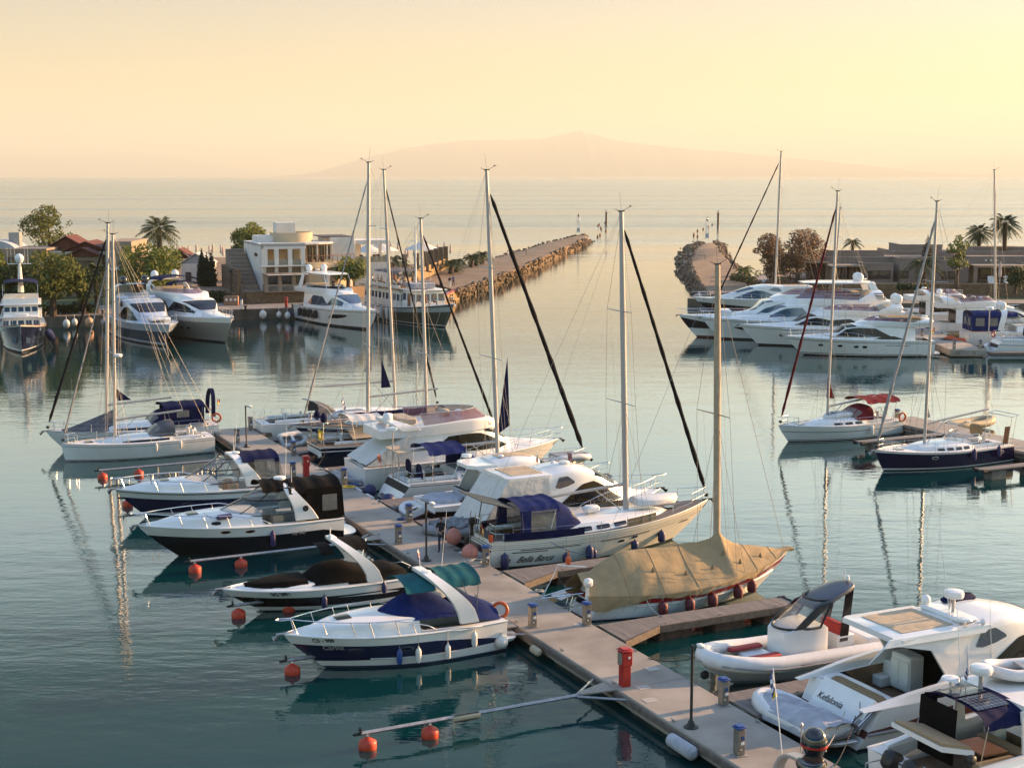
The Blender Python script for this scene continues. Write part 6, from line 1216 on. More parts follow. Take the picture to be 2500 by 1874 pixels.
b = MB(); b.rings([[Vector((x, sy * w, zz)) for sy, zz in ((-1, .55), (1, .55), (1, zt), (-1, zt))] for x, w, zt in ((3.4, .75, 1.9), (3.6, .8, 2.05), (4.9, .78, 2.0), (5.3, .55, 1.85))], True, True); b.build('console', W_, root, smooth=55)
f = windscreen(root, 3.8, 5.35, .8, 1.98, 3.1, 3.9, .62, 2.95, gm=VINYL, fm=LAMPBLK, mull=(), fr=.05)
T = Loft([(1.7, .1, 3.3, .12, 3.36, .02, .03), (2.0, .5, 3.2, .5, 3.34, .06, .08), (2.6, .66, 3.05, .66, 3.2, .08, .1), (3.3, .72, 2.8, .7, 2.98, .08, .1), (3.95, .6, 2.62, .55, 2.74, .04, .06)]); T.mesh('roof', mat('charcoal_gelcoat', (.05, .055, .07), .35, coat=.3), root)
b = MB()
for sy in (1, -1): b.slab([(3.95, sy * .64, 2.75), (3.2, sy * .7, 2.9), (4.6, sy * .8, 2.02), (5.0, sy * .72, 2.0)], (0, sy * .05, 0)); b.slab([(2.0, sy * .45, 3.25), (2.35, sy * .45, 3.15), (2.75, sy * .6, 1.2), (2.35, sy * .6, 1.2)], (0, sy * .06, 0))
b.build('roof_support', BROWNBLK, root)
cushions(root, 'bow_cushion', CUSHR, [((6.3, .62, 1.12), (1.5, .35, .14)), ((6.3, -.62, 1.12), (1.5, .35, .14))]); cushions(root, 'helm_seat', CUSHR, [((2.6, 0, 1.5), (.3, 1.2, .8))]); cushions(root, 'locker', W_, [((2.4, 0, 1.0), (.8, 1.3, .9)), ((6.1, 0, .8), (1.2, 1.1, .4)), ((1.0, 0, .9), (.9, 1.6, .6))])
b = MB(); b.slab([(7.2, -.5, 1.08), (7.2, .5, 1.08), (8.0, .15, 1.14), (8.0, -.15, 1.14)], (0, 0, .04)); b.build('bow_step', TEAK, root)
b = MB(); b.lathe([(.05, 0), (.09, .06), (.07, .2), (.01, .24)], (2.0, .1, 3.42), 10); b.tube([(1.95, -.15, 3.4), (1.95, -.15, 3.75)], .02, 5); b.build('masthead_light', W_, root)
lines(root, 'grab_line', ROPED, [((8.1, -.3, 1.15), (5.2, -1.52, .9)), ((8.1, .3, 1.15), (5.2, 1.52, .9)), ((5.2, 1.52, .9), (2, 1.52, .9)), ((7.8, .7, 1.2), (6.3, 1.5, .75))], .014, 5, .06); b = MB(); b.bbox((8.55, 0, .55), (.3, .25, .3), .06); b.build('bow_fender', RUB, root)
# --- O: sport yacht with covered tender
root = boat('sport_yacht', 'large white sport yacht with open sunroof, cockpit cabinet and arched dark windows, stern-to in front', 65.3, 19.0, 13.8, True, GR, 'motor yacht')
h = Hull(13.8, 4.2, 1.9, 1.45, rake=2.2, pw=2.5, tr=.92, wl=.86, flare=1.6, to=-.9); h.mesh([(.06, 0), (.42, 1), (lambda x: lerp(.46, .80, math.exp(-((x - .34) / .2) ** 2)), 2), (1, 1)], [BLKAF, W_, DRED], root)
h.deck([W_, TEAK], root, wells=[(1.0, 5.0, .78, h.Z(2) - .75, 1)]); h.rail('rubbing_strake', GRUB, root, .06, q=.40, out=.02); l, z, W = coupe(root, h, 1.0, hh=2.0)
b = MB()
for sy in (1, -1): b.rings([[Vector((x, sy * (h.W(x) - .02), h.Z(x) - .02)), Vector((x, sy * (h.W(x) - .35), h.Z(x) - .02)), Vector((x, sy * (h.W(x) - .30), h.Z(x) + k)), Vector((x, sy * (h.W(x) - .10), h.Z(x) + k))] for x, k in ((.1, .02), (.8, .10), (2.2, .30), (3.6, .42), (5.2, .44))], True, True)
b.build('coaming', W_, root, smooth=50)
b = MB(); b.bbox((4.1, .55, z - .02), (.7, 1.0, 1.35), .06); cb = b.build('cockpit_cabinet', W_, root); b = MB(); b.bbox((3.74, .3, z - .05), (.03, .42, 1.0), .01); b.bbox((3.74, .8, z - .05), (.03, .42, 1.0), .01); b.build('cabinet_door', WD, cb)
b = MB(); b.bbox((4.4, 1.35, z - .3), (1.0, .6, .9), .04); b.bbox((3.7, 1.4, z - .55), (.6, .55, .4), .04); b.build('steps', WD, root)
cushions(root, 'cockpit_sofa', CTAN, [((1.25, -.2, z - .28), (.55, 2.7, .75)), ((1.7, -1.0, z - .4), (.5, 1.0, .5))], .12)
b = MB(); b.slab([(.2, -1.55, .55), (.2, 1.15, .55), (1.0, 1.15, 1.52), (1.0, -1.55, 1.52)], (-.12, 0, .1)); b.build('transom_panel', W_, root)
text('hull_lettering', 'Kefalonia', .36, LAMPBLK, root, frame_at((.36, .95, 1.02), (0, -1, 0), (.64, 0, .77)), .2, .003)
swim_platform(root, h, 1.5, .42, teak=GTEAK); anchor(root, h); bow_rail(h, root, 5.6, .85, .35, ns=8, mid=True)
b = MB(); b.bbox((5.3, -.1, z + 2.18), (.8, 2.2, .2), .08); mp_ = b.build('radar_mast_base', W_, root); b = MB(); b.tube([(5.3, -.35, z + 2.25), (5.3, -.35, z + 2.8)], .06, 8); b.tube([(5.45, .0, z + 2.25), (5.3, -.2, z + 2.8)], .03, 6); b.build('radar_mast', ALU, mp_); radome(root, (5.3, -.35, z + 2.95), .36, .3)
satdome(root, (5.1, .85, z + 2.45), .18); b = MB(); b.lathe([(.05, 0), (.05, .14), (.28, .18), (.24, .24), (.01, .28)], (5.0, -1.25, z + 2.12), 16); b.build('tv_antenna', W_, root); b = MB(); b.lathe([(.03, 0), (.04, .25), (.13, .34)], (5.25, -1.5, z + 2.2), 12, M=Matrix.Rotation(pi / 2, 3, 'Y')); b.build('horn', W_, root)
b = MB(); b.bbox((6.6, .8, z + 2.3), (1.5, .5, .3), .14); b.build('folded_bimini', CNAVY, root); whip(root, (4.7, -.9, z + 2.1), 3.4, (-.16, .06)); whip(root, (6.0, -1.62, z + .6), 3.2, (-.1, .0)); b = MB(); b.tube([(9.2, -.2, z + 1.5), (9.9, .3, z + 1.15), (10.2, .5, z + 1.0)], .03, 5); b.build('wiper', LAMPBLK, root)
b = MB(); b.slab([(1.2, -W * .86, z + 1.86), (5.6, -W * .93, z + 1.86), (6.0, -W * .90, z + 2.1), (1.5, -W * .82, z + 2.1)], (0, -.06, 0)); b.build('roof_wing', W_, root)
b = MB(); b.rings([[Vector((x, y, zz)) for y in (-1.75, -1.35)] for x, zz in ((1.0, 1.5), (.6, 1.15), (.0, .75), (-1.2, .55))], False, False); pg = b.build('passerelle', ALUD, root); b = MB(); b.tube([(1.0, -1.75, 1.55), (-.1, -1.75, .8), (-1.9, -1.75, .6)], .045, 6); b.tube([(1.0, -1.35, 1.55), (-.1, -1.35, .8), (-1.9, -1.35, .6)], .045, 6); b.tube([(.4, -1.35, 1.1), (.4, -1.35, 1.6)], .02, 5); b.build('passerelle_frame', STEEL, pg)
dinghy('tender', 'inflatable tender shrouded in a shiny silver cover across the stern of the sport yacht', world(root, (-.85, -1.7, .55)), root.rotation_euler.z + pi / 2 + .06, 4.1, 1.85, WRUB, cover=CSILV, r=.24, cat='tender')
KEF = (root, h)
# --- P: blue canopied boat with outboards in the corner
root = boat('motor_cruiser', 'white cabin cruiser with blue canopy, solar panels, tan lid and twin outboards in the corner', 70.9, 14.2, 10.4, True, GR, 'motorboat')
h = Hull(10.4, 3.6, 1.8, 1.25, rake=1.8, pw=2.5, tr=.92, wl=.86, flare=1.5); h.mesh([(.06, 0), (1, 1)], [BLKAF, W_], root); h.deck([W_, TEAK], root, wells=[(.5, 4.6, .8, h.Z(2) - .65, 1)]); z = h.Z(3); h.rail('rubbing_strake', W_, root, .05)
b = MB()
for sy in (1, -1): b.rings([[Vector((x, sy * (h.W(x) - .0), h.Z(x) - .02)), Vector((x, sy * (h.W(x) - .34), h.Z(x) - .02)), Vector((x, sy * (h.W(x) - .30), h.Z(x) + k)), Vector((x, sy * (h.W(x) - .08), h.Z(x) + k))] for x, k in ((.6, .05), (1.6, .16), (3.0, .22), (5.0, .22))], True, True)
b.build('coaming', W_, root, smooth=50)
bm_ = bimini(root, 1.9, 3.6, 1.45, z + 1.5, CNAVY, .26, (z, ((2.0, 1.7), (3.4, 3.4))), name='canopy', drop=.28, sagx=.03)
def bs(u, v): x = lerp(2.0, 3.3, u); y = lerp(-.95, .95, v); return Vector((x, y, z + 1.5 + .26 * (1 - abs(y / 1.45) ** 2.6) + .035))
for v0, v1 in ((0, .46), (.52, 1)):
    b = MB(); b.grid(lambda u, v: bs(u, lerp(v0, v1, v)), 4, 4, .012); b.build('solar_panel', SOLAR, root)
b = MB(); b.grid(lambda u, v: (1.9 - .1 * v, lerp(-.2, 1.45, u), lerp(z + 1.45, z - .35, v)), 6, 6, .012); b.grid(lambda u, v: (lerp(1.9, 2.6, u), 1.45, lerp(z + 1.45, z - .2, v)), 3, 5, .012); b.build('canopy_side', CBLACK, root)
b = MB(); b.rings([[Vector((x, sy * w, zz)) for sy, zz in ((-1, z + 1.55), (1, z + 1.55), (1, z + 1.72), (-1, z + 1.72))] for x, w in ((3.5, 1.35), (3.7, 1.5), (7.2, 1.4), (7.6, 1.0))], True, True); b.build('hardtop', W_, root, smooth=30)
b = MB(); b.bbox((6.2, -.2, z + 1.75), (1.6, 1.6, .03), .01); b.build('roof_solar_panel', W_, root)
b = MB()
for sy in (1, -1): b.slab([(3.4, sy * 1.55, z + .1), (3.9, sy * 1.55, z + .1), (3.6, sy * 1.46, z + 1.6), (3.3, sy * 1.46, z + 1.6)], (0, -sy * .07, 0)); b.slab([(6.8, sy * 1.4, z + 1.56), (7.2, sy * 1.4, z + 1.56), (8.3, sy * 1.3, z + .3), (7.9, sy * 1.3, z + .3)], (0, -sy * .07, 0))
b.build('hardtop_pillar', W_, root); l = foredeck(root, h, .62, .6)
windscreen(root, 5.0, 8.4, 1.45, z + .3, 4.8, 7.2, 1.3, z + 1.55, mull=(.25, .5, .75), gm=CLEAR)
b = MB(); b.slab([(.35, -1.25, z + .78), (.35, 1.0, z + .78), (1.65, 1.0, z + .42), (1.65, -1.25, z + .42)], (0, 0, .16)); ld = b.build('raised_sunbed_lid', W_, root); b = MB(); b.slab([(.42, -1.18, z + .93), (.42, .93, z + .93), (1.58, .93, z + .61), (1.58, -1.18, z + .61)], (0, 0, .09)); b.build('sunbed_cushion', TANC, ld)
b = MB(); b.bbox((2.9, -.25, z + .12), (1.0, 1.3, .06), .02); b.lathe([(.05, -.7), (.05, 0)], (2.9, -.25, z + .1), 8); b.build('cockpit_table', TEAKX, root)
cushions(root, 'cockpit_seat', TANC, [((3.9, -.3, z - .2), (.5, 2.2, .5)), ((2.6, -1.2, z - .15), (1.6, .45, .45))]); cushions(root, 'helm_seat', CREAM, [((4.4, .7, z + .1), (.5, .6, 1.0))])
outboard(root, (-.15, .45, .95), LAMPBLK, 1.25, tilt=.45); outboard(root, (-.15, -.45, .95), LAMPBLK, 1.25, tilt=.45); outboard(root, (1.2, -1.62, z + .35), LAMPBLK, .6)
text('outboard_lettering', 'SUZUKI', .17, REDP, root, frame_at((-.42, -.69, 1.18), (.3, 0, -1), (1, 0, .3)), 0)
swim_platform(root, h, 1.0, .35, m=TEAK); b = MB()
for sy in (.9, -.9): b.tube([(-.7, sy, .4), (-.7, sy, 1.15), (.0, sy, 1.15), (.05, sy, .5)], .025, 6)
b.build('stern_rail', STEEL, root); bow_rail(h, root, 4.8, .7, .3, ns=7)
b = MB(); b.tube([(3.3, .3, z + 1.75), (3.3, .3, z + 2.3)], .07, 8); b.build('radar_post', ALU, root); radome(root, (3.3, .3, z + 2.42), .36, .3); b = MB(); b.lathe([(.04, 0), (.04, .2), (.3, .24), (.26, .3), (.01, .34)], (2.6, .9, z + 1.78), 16); b.build('tv_antenna', W_, root); whip(root, (3.0, .85, z + 1.75), 2.6, (-.1, .02)); flag(root, (3.0, .65, z + 1.75), .7, (0, 0), .2, .3, [BLUEP, W_, BLUEP], hang=.8)
b = MB(); [b.bbox((x, -1.60 + .08, z + .30), (.55, .04, .12), .02) for x in (6.2, 7.2)]; b.build('cabin_window', DGLASS, root)
side_text(root, h, 'Marina', .5, 6.6, .62, BLUEP, -1, .4)
dinghy('dinghy', 'white inflatable with red piping stowed on the hardtop of the blue canopied cruiser', world(root, (6.5, .25, z + 1.80)), root.rotation_euler.z + pi * .92, 2.7, 1.45, WRUB, stripe=REDP, r=.19, floor=GRUB, transom=GRUB)
fender(root, (-1.5, .55, .55), FWHITE, label='big white ball fender behind the twin outboards in the front corner', ball=True, r=.36, line=.2); fender(root, (-1.25, .0, .55), FWHITE, label='small white fender beside the ball fender behind the twin outboards', size=.7, r=.13, line=.1)
# --- Q: only the stern arch of this boat reaches into the picture
root = boat('motor_cruiser', 'boat at the bottom edge showing only a stern arch with black satellite dome and radar', 73.2, -10.6, 9.4, False, None, 'motorboat')
h = Hull(9.4, 3.2, 1.6, 1.2, rake=1.7, pw=2.4, tr=.84); h.mesh([(.1, 0), (1, 1)], [BLKAF, W_], root); h.deck([W_, TEAK], root, wells=[(.4, 3.4, .75, .6, 1)]); foredeck(root, h, .42, .5); z = h.Z(1)
windscreen(root, 2.9, 5.6, 1.2, z + .4, 2.7, 4.4, 1.0, z + 1.1); e = superell(1.35, 2.0, .6)
hoop(root, 'stern_arch', ALU, lambda a: (.5, e(a)[0], z + .1 + e(a)[1]), lambda a: .35, .1)
RMAT = mat('glossy_black', (.012, .012, .014), .12, coat=.6)
satdome(root, (.35, .15, z + 2.75), .36, RMAT); b = MB(); b.lathe([(.375, -.03), (.375, .03)], (.35, .15, z + 2.62), 20); b.build('dome_stripe', REDP, root); radome(root, (.75, .55, z + 2.3), .42, .26, RMAT); b = MB(); b.tube([(.35, .15, z + 2.0), (.35, .15, z + 2.45)], .05, 6); b.tube([(.3, -.5, z + 2.1), (.3, -.5, z + 2.85)], .02, 5); b.lathe([(.04, 0), (.05, .1), (.01, .16)], (.3, -.5, z + 2.85), 8); b.build('light_mast', ALU, root)
st = flag(root, (.55, -1.0, z + 1.9), 2.3, (-.15, -.75), .5, .75, [BLUEP, W_, BLUEP, W_, BLUEP, YEL], hang=.55, name='ensign')
# ------------------------------------------------------------------ second pier (right), its two sailing yachts, and the yachts across the harbour
P2T = 47.4
t = thing('pontoon_pier', 'shorter concrete pontoon pier at the right edge behind the navy sailing yacht', 'pier', PL(0, P2T), PA)
b = MB()
for k in range(4): b.bbox((1.6, -(18 + 9 * k + 4.5), .5), (3.2, 8.96, .5), .03)
b.build('deck', CONC, t); b = MB(); b.box((1.6, -36, .0), (2.6, 35, .6)); b.build('float', CONCD, t); b = MB(); b.box((-.06, -36, .5), (.1, 36, .2)); b.build('waling', GREYW2, t)
def pedestal_at(label, s, tt): o = pedestal(label, 1250, 1300, 'service pedestals on the right pier'); o.location = PL(s, tt, DZ); return o
pedestal_at('service pedestal on the right pier behind the stern of the red canopied yacht', 19.4, 47.8); pedestal_at('service pedestal on the right pier behind the solar panel of the navy yacht', 27.6, 47.9); pedestal_at('service pedestal on the right pier at the stern rail of the navy yacht', 31.5, 49.9)
for s, ln, lb in ((24.6, -7.5, 'reaching left between the red canopied and the navy yacht'), (35.6, -6.8, 'floating below the navy yacht at the right edge')):
    t = thing('finger_jetty', 'narrow timber finger jetty ' + lb, 'jetty', PL(s, P2T, 0), PA, 'finger jetties'); b = MB(); b.bbox((ln / 2, 0, .66), (-ln, .8, .12), .03); b.build('planking', GREYW, t)
    for x in (ln * .35, ln * .8): b = MB(); b.bbox((x, 0, .25), (1.3, .7, .65), .05); b.build('float', CONCD, t)
    for sy in (.4, -.4): b = MB(); b.tube([(ln - .1, sy, .62), (ln + .2, sy, .62)], .15, 10); b.build('rubber_bumper', RUB, t)
dinghy('dinghy', 'tan inflatable boat lying along the right pier at the edge of the picture', PL(21.2, 51.6, .2), PA + .1, 4.6, 1.9, mat('tan_hypalon', (.40, .30, .18), .6), r=.3)
root, h, l = yacht('sailing_yacht', 'white sailing yacht with dark red bimini, sprayhood and furled sail by the right pier', 19.3, -0, 10.6, 3.5, [(.04, 0), (.09, 1), (.13, 2), (.62, 1), (.66, 0), (1, 1)], [BLKAF, W_, BLKAF], 1.25, 1.05, 1.05, right=False, rake=.9, tr=.8, pw=2.2, group='sailing yachts at the right pier', root=boat('sailing_yacht', 'white sailing yacht with dark red bimini, sprayhood and furled sail by the right pier', 19.3, 36.9, 10.6, False, 'sailing yachts at the right pier', 'sailboat'), nwin=3)
z = h.Z(3); rigpx(root, h, (2020, 1012), (2045, 467), furl=RSAIL, furl_r=.10, boom=(4.4, .45), thick=.09, boomz=1.3); bimini(root, .5, 3.6, 1.35, z + 1.65, CRED, .22, (z, ((.8, 1.4), (3.3, 2.4)))); sprayhood(root, 2.9, 4.6, 1.25, z + .3, 1.0, CRED); guard(h, root, 1.2, 9.6, n=6); pulpit(h, root); pushpit(h, root); wheel(root, (1.4, 0, z + .5)); lifering(root, (.4, 1.5, z + .35), (0, 1, 0))
b = MB(); b.slab([(6.35, -.02, 3.0), (5.6, -.02, 2.9), (6.3, 0, 4.6)], (0, .03, 0)); b.build('mast_pennant', CRED, root)
dinghy('dinghy', 'grey dinghy upturned on the cabin top of the red canopied yacht', world(root, (4.2, 0, h.Z(5) + .85)), root.rotation_euler.z, 2.3, 1.3, WRUB, flip=True); hull_fender(root, h, 3.6, 1, FWHITE, 'white fender hanging amidships on the red canopied yacht', .62, .7, .14)
root, h, l = yacht('sailing_yacht', '', 30.6, 0, 11.0, 3.75, [(.05, 0), (.12, 1), (.17, 2), (.93, 3), (1, 1)], [DNAVY, W_, DNAVY, mat('violet_navy_gelcoat', (.006, .004, .035), .16, coat=.4)], 1.4, 1.15, 1.15, right=False, rake=.8, tr=.8, pw=2.2, root=boat('sailing_yacht', 'navy hulled sailing yacht with white deck, bare boom and stern gantry by the right pier', 30.6, 36.3, 11.0, False, 'sailing yachts at the right pier', 'sailboat'), nwin=4, to=-.3)
z = h.Z(3); rigpx(root, h, (2258, 1062), (2288, 492), furl=GSAIL, furl_r=.11, boom=(5.4, .6), thick=.10, boomz=1.7); guard(h, root, 1.2, 9.9, n=7); pulpit(h, root, .7); pushpit(h, root); wheel(root, (1.5, 0, z + .5)); anchor(root, h)
windscreen(root, 3.2, 5.0, 1.2, z + .42, 3.0, 4.3, 1.0, z + .95, gm=VINYL, fm=STEEL); b = MB(); b.bbox((2.5, .2, z + 1.1), (.5, .9, .7), .1); b.build('covered_outboard', CTAN, root); b = MB()
for sy in (1.1, -1.1): b.tube([(.5, sy, z), (.2, sy, z + 1.9), (-.4, sy, z + 2.0)], .03, 6); b.tube([(.1, sy, z), (-.2, sy, z + 1.9)], .025, 6)
b.tube([(-.4, 1.1, z + 2.0), (-.4, -1.1, z + 2.0)], .03, 6); b.tube([(.2, 1.1, z + 1.9), (.2, -1.1, z + 1.9)], .03, 6); b.build('stern_gantry', STEEL, root); b = MB(); b.slab([(1.0, 1.55, z + .2), (1.4, 1.55, z + .2), (1.3, 1.6, z + 1.4), (.9, 1.6, z + 1.4)], (0, .06, 0)); b.build('standing_solar_panel', TEAKX, root)
b = MB(); b.slab([(6.9, -.02, 3.2), (6.4, -.02, 3.3), (6.9, 0, 4.7)], (0, .03, 0)); b.build('mast_pennant', GSAIL, root); ports(h, root, [(.66, .72), (.12, .72)], .22, .11, rim=W_, ex=3, sides=(1,))
hull_fender(root, h, 4.2, 1, PURP, 'purple blue fender amidships on the navy yacht by the right pier', .82, .75, .15); hull_fender(root, h, 1.8, 1, PURP, 'purple blue fender near the stern of the navy yacht by the right pier', .82, .75, .15)
# the five motor yachts with their bows to the left
def far_boat(label, bow, zb, L, rz, name='motor_yacht', cat='motor yacht', group='motor yachts across the harbour on the right'):
    p = at(*bow, zb); d = Vector((cos(R(rz)), sin(R(rz)), 0)); q = p - d * L; q.z = 0; return thing(name, label, cat, q, R(rz), group)
root = far_boat('white motor yacht with dark wrap windows and oval portholes, nearest of the bow-left row', (1915, 819), 2.1, 15.8, 180)
h, l, z0, W = flyyacht(root, 15.8, 4.5, 2.1, 1.7, [(.08, 0), (.12, 1), (.16, 0), (.84, 1), (.87, 2), (1, 1)], [BLKAF, W_, BLKAF], ph=1.55, hx=(.13, .68), fx=(.02, .50), fh=.45, scr_h=.35, win=((.30, .14, .16), (.40, .12, .40), (.52, .1, .42), (.60, .1, .40), (.66, .2, .3)), wsb=(.55, .67), arch=(.10, .35, 1.4)); ports(h, root, [(.80, .62), (.67, .62), (.56, .60), (.50, .60)], .26, .13, rim=DGLASS, ex=3, sides=(1,))
b = MB(); b.rings([[h.P(h.xi(x), a, 1) + Vector((0, .02, 0)), h.P(h.xi(x), c, 1) + Vector((0, .02, 0))] for x, a, c in ((2.8, .70, .72), (4.0, .70, .73), (5.6, .70, .72))], False, False); b.build('hull_vent', DGLASS, root); b = MB(); l.patch(b, [(3.2, .05, .06), (4.4, .04, .16), (5.6, .04, .14), (6.4, .05, .06)], .02); b.build('quarter_window', DGLASS, root); flag(root, (.1, .6, h.Z(0)), 1.6, (-.3, .1), .5, .8, [LAMPBLK, REDP, YEL], hang=.8); b = MB(); b.bbox((3.4, 0, z0 + .7), (4.0, 2.6, .25), .1); b.build('folded_canopy', CTAN, root)
root = far_boat('white motor yacht with rose screen and twin domed radar arch, second of the bow-left row', (1807, 791), 2.4, 19, 180)
h, l, z0, W = flyyacht(root, 19, 5.0, 2.4, 1.9, [(.08, 0), (.86, 1), (.88, 2), (1, 1)], [BLKAF, W_, BLKAF], ph=1.6, hx=(.12, .70), fx=(.03, .54), fh=.5, scr_h=.4, wsb=(.58, .69), win=((.28, .14, .16), (.36, .12, .36), (.48, .1, .30), (.56, .12, .40), (.63, .12, .36), (.68, .2, .26)), arch=(.13, .9, 1.7), domes=((-.2, -.75, .5), (-.2, .75, .5))); ports(h, root, [(.80, .55), (.70, .5)], .2, .16, rim=DGLASS, sides=(1,))
root = far_boat('white flybridge yacht with tall slatted arch and blue wrap windows, third of the bow-left row', (1714, 774), 2.6, 23, 180)
h, l, z0, W = flyyacht(root, 23, 5.6, 2.6, 2.1, [(.08, 0), (.88, 1), (.90, 2), (1, 1)], [BLKAF, W_, NAVY], ph=2.0, hx=(.12, .70), fx=(.03, .56), fh=.7, scr_h=.6, wsb=(.60, .69), win=((.26, .10, .12), (.36, .1, .20), (.46, .1, .14), (.50, .16, .40), (.58, .14, .4), (.66, .2, .3)), glassm=BGLASS, arch=(.16, 1.3, 1.9), domes=((.2, -.6, .45),))
b = MB(); b.rings([[h.P(h.xi(x), a, 1) + Vector((0, .02, 0)), h.P(h.xi(x), c, 1) + Vector((0, .02, 0))] for x, a, c in ((17.6, .45, .62), (18.4, .46, .62), (19.4, .5, .62), (20.0, .58, .62))], False, False); b.build('hull_window', DGLASS, root)
b = MB()
for k in range(4): b.bbox((2.3 + .12 * k, W * .97, z0 + .65 + .22 * k), (1.1, .06, .1), .02)
b.build('arch_louvre', DGLASS, root)
root = far_boat('dark bowed flybridge yacht with a broad white hardtop and sky blue side windows', (1658, 768), 2.7, 25, 180)
h, l, z0, W = flyyacht(root, 25, 5.9, 2.7, 2.2, [(.08, 0), (.42, 1), (lambda x: lerp(.44, .90, max(0, (x - .72) / .28)), 2), (1, 1)], [DRED, W_, BROWNBLK], ph=2.3, hx=(.12, .68), fx=(.03, .55), fh=.6, scr_h=.5, wsb=(.58, .67), glassm=BGLASS, win=((.26, .08, .10), (.40, .1, .36), (.52, .08, .40), (.60, .06, .30), (.66, .1, .2)), hard=(.08, .42, 1.9, W_), domes=((1.6, -.6, .5), (1.6, .6, .5)))
b = MB(); b.bbox((19.6, 0, h.Z(19.6) + .5), (1.6, 2.2, .7), .2); b.build('deck_lounge', W_, root)
root = far_boat('white sport yacht with a dark red waterline moored beside the stone breakwater', (1694, 727), 2.0, 19, 184)
h = Hull(19, 4.8, 2.1, 1.7, rake=2.6, pw=2.5, tr=.9, wl=.85, flare=1.6); h.mesh([(.30, 0), (lambda x: lerp(.34, .70, max(0, (x - .5) / .5)), 1), (1, 2)], [DRED, BROWNBLK, W_], root); h.deck([W_, TEAK], root); h.rail('rubbing_strake', W_, root, .05); coupe(root, h, 1.28, win=BGLASS, hh=1.9); bow_rail(h, root, 7, .8, .3, ns=8, mid=True)
root, h, l = yacht('sailing_yacht', '', 0, 0, 16, 4.5, [(.06, 0), (1, 1)], [BLKAF, W_], 1.7, 1.4, right=False, root=far_boat('tall masted sailing yacht hidden behind the hardtop yacht, with a dark furled headsail', (1752, 722), 1.8, 16, 180, 'sailing_yacht', 'sailboat', None)); rigpx(root, h, (1893, 690), (1907, 370), furl=BLKSAIL, furl_r=.12, boom=(6, 0), thick=.14, spreaders=3)
b = MB(); b.bbox((8.5, 0, 13.6), (.1, .9, .5), .05); b.build('radar_bracket', ALU, root) if False else None
root, h, l = yacht('sailing_yacht', '', 0, 0, 14, 4.2, [(.06, 0), (1, 1)], [BLKAF, W_], 1.6, 1.4, right=False, root=far_boat('sailing yacht whose mast rises behind the twin domed motor yacht', (1905, 722), 1.7, 14, 180, 'sailing_yacht', 'sailboat', None)); rigpx(root, h, (2036, 690), (2052, 507), boom=(5, 0), thick=.11)
# third pier with boats on its right side
t = thing('pontoon_pier', 'concrete pontoon pier behind the white motor yachts, its end facing the camera', 'pier', (47.0, 152.5, 0), 0); b = MB(); b.bbox((1.9, 25, .45), (3.8, 50, .7), .04); b.build('deck', CONC, t); b = MB(); b.bbox((1.9, 24.9, -.1), (3.4, 49, .5), .05); b.build('float', CONCD, t)
text('pier_number', '12     1     21', .42, LAMPBLK, t, frame_at((.55, -.012, .32), (1, 0, 0), (0, 0, 1)), 0)
for x, y, lb in ((.5, .5, 'service pedestal at the left corner of the pier end that faces the camera'), (3.3, .5, 'service pedestal at the right corner of the pier end that faces the camera'), (.3, 12, 'service pedestal beside the stern of the nearest bow-left motor yacht')): o = pedestal(lb, 1250, 1300, 'service pedestals on the third pier', rz=0); o.location = (47 + x, 152.5 + y, .8)
b = MB(); b.bbox((0, 0, .2), (14, 1.1, .4), .05); tag(b.build('finger_jetty', GREYW2, loc=(58, 152.2, .2), rz=.02), 'low dark finger jetty at the right of the pier end', 'jetty')
GR3 = 'boats on the right side of the third pier'
root, h, l = yacht('sailing_yacht', '', 0, 0, 14, 4.2, [(.05, 0), (.70, 1), (.74, 2), (1, 1)], [BLKAF, W_, BLKAF], 1.6, 1.45, right=True, to=-1.0, root=thing('sailing_yacht', 'white sailing yacht with scoop stern and navy sprayhood at the far right', 'sailboat', (52.2, 156.2, 0), 0, GR3)); guard(h, root, 1.3, 12, n=8); pushpit(h, root, .9); wheel(root, (2, .6, h.Z(2) + .5)); sprayhood(root, 4.3, 6.2, 1.5, h.Z(4) + .3, 1.3, CNAVY); ports(h, root, [(.33, .5)], .35, .12, rim=DGLASS, sides=(-1,)); b = MB(); b.tube([(.5, 1.5, 1.4), (.5, 1.5, 4.6)], .06, 6); b.build('radar_post', ALU, root); radome(root, (.5, 1.5, 4.8), .4, .3)
dinghy('dinghy', 'white inflatable hanging upright at the scoop stern of the far right yacht', (51.6, 154.9, .3), 1.2, 2.8, 1.5, WRUB, tilt=(1.0, 0)); lifering(root, (.2, -1.0, 2.2), (1, .3, 0), REDP)
root = thing('motor_cruiser', 'white cruiser with royal blue canopy and clear windows at the far right', 'motorboat', (52.0, 164, 0), 0, GR3); h = Hull(13, 4.1, 2.0, 1.6, rake=2, pw=2.5, tr=.9, wl=.85); h.mesh([(.06, 0), (1, 1)], [BLKAF, W_], root); h.deck([W_, TEAK], root); foredeck(root, h, .42, .6); z = h.Z(3); bimini(root, .3, 3.6, 1.75, z + 2.0, CBLUE, .35, name='canopy'); windscreen(root, 3.6, 8, 1.6, z + .5, 3.5, 6, 1.4, z + 1.9, mull=(.2, .5, .8)); bimini(root, 3.4, 5.6, 1.5, z + 1.9, CBLUE, .3, name='front_canopy')
b = MB()
for sy in (1, -1): b.grid(lambda u, v: (lerp(.3, 3.5, u), sy * 1.74, lerp(z + 1.9, z + .1, v)), 4, 4, .02)
b.grid(lambda u, v: (.3, lerp(-1.74, 1.74, u), lerp(z + 1.9, z + .1, v)), 4, 4, .02); b.build('canopy_side', CBLUE, root); b = MB()
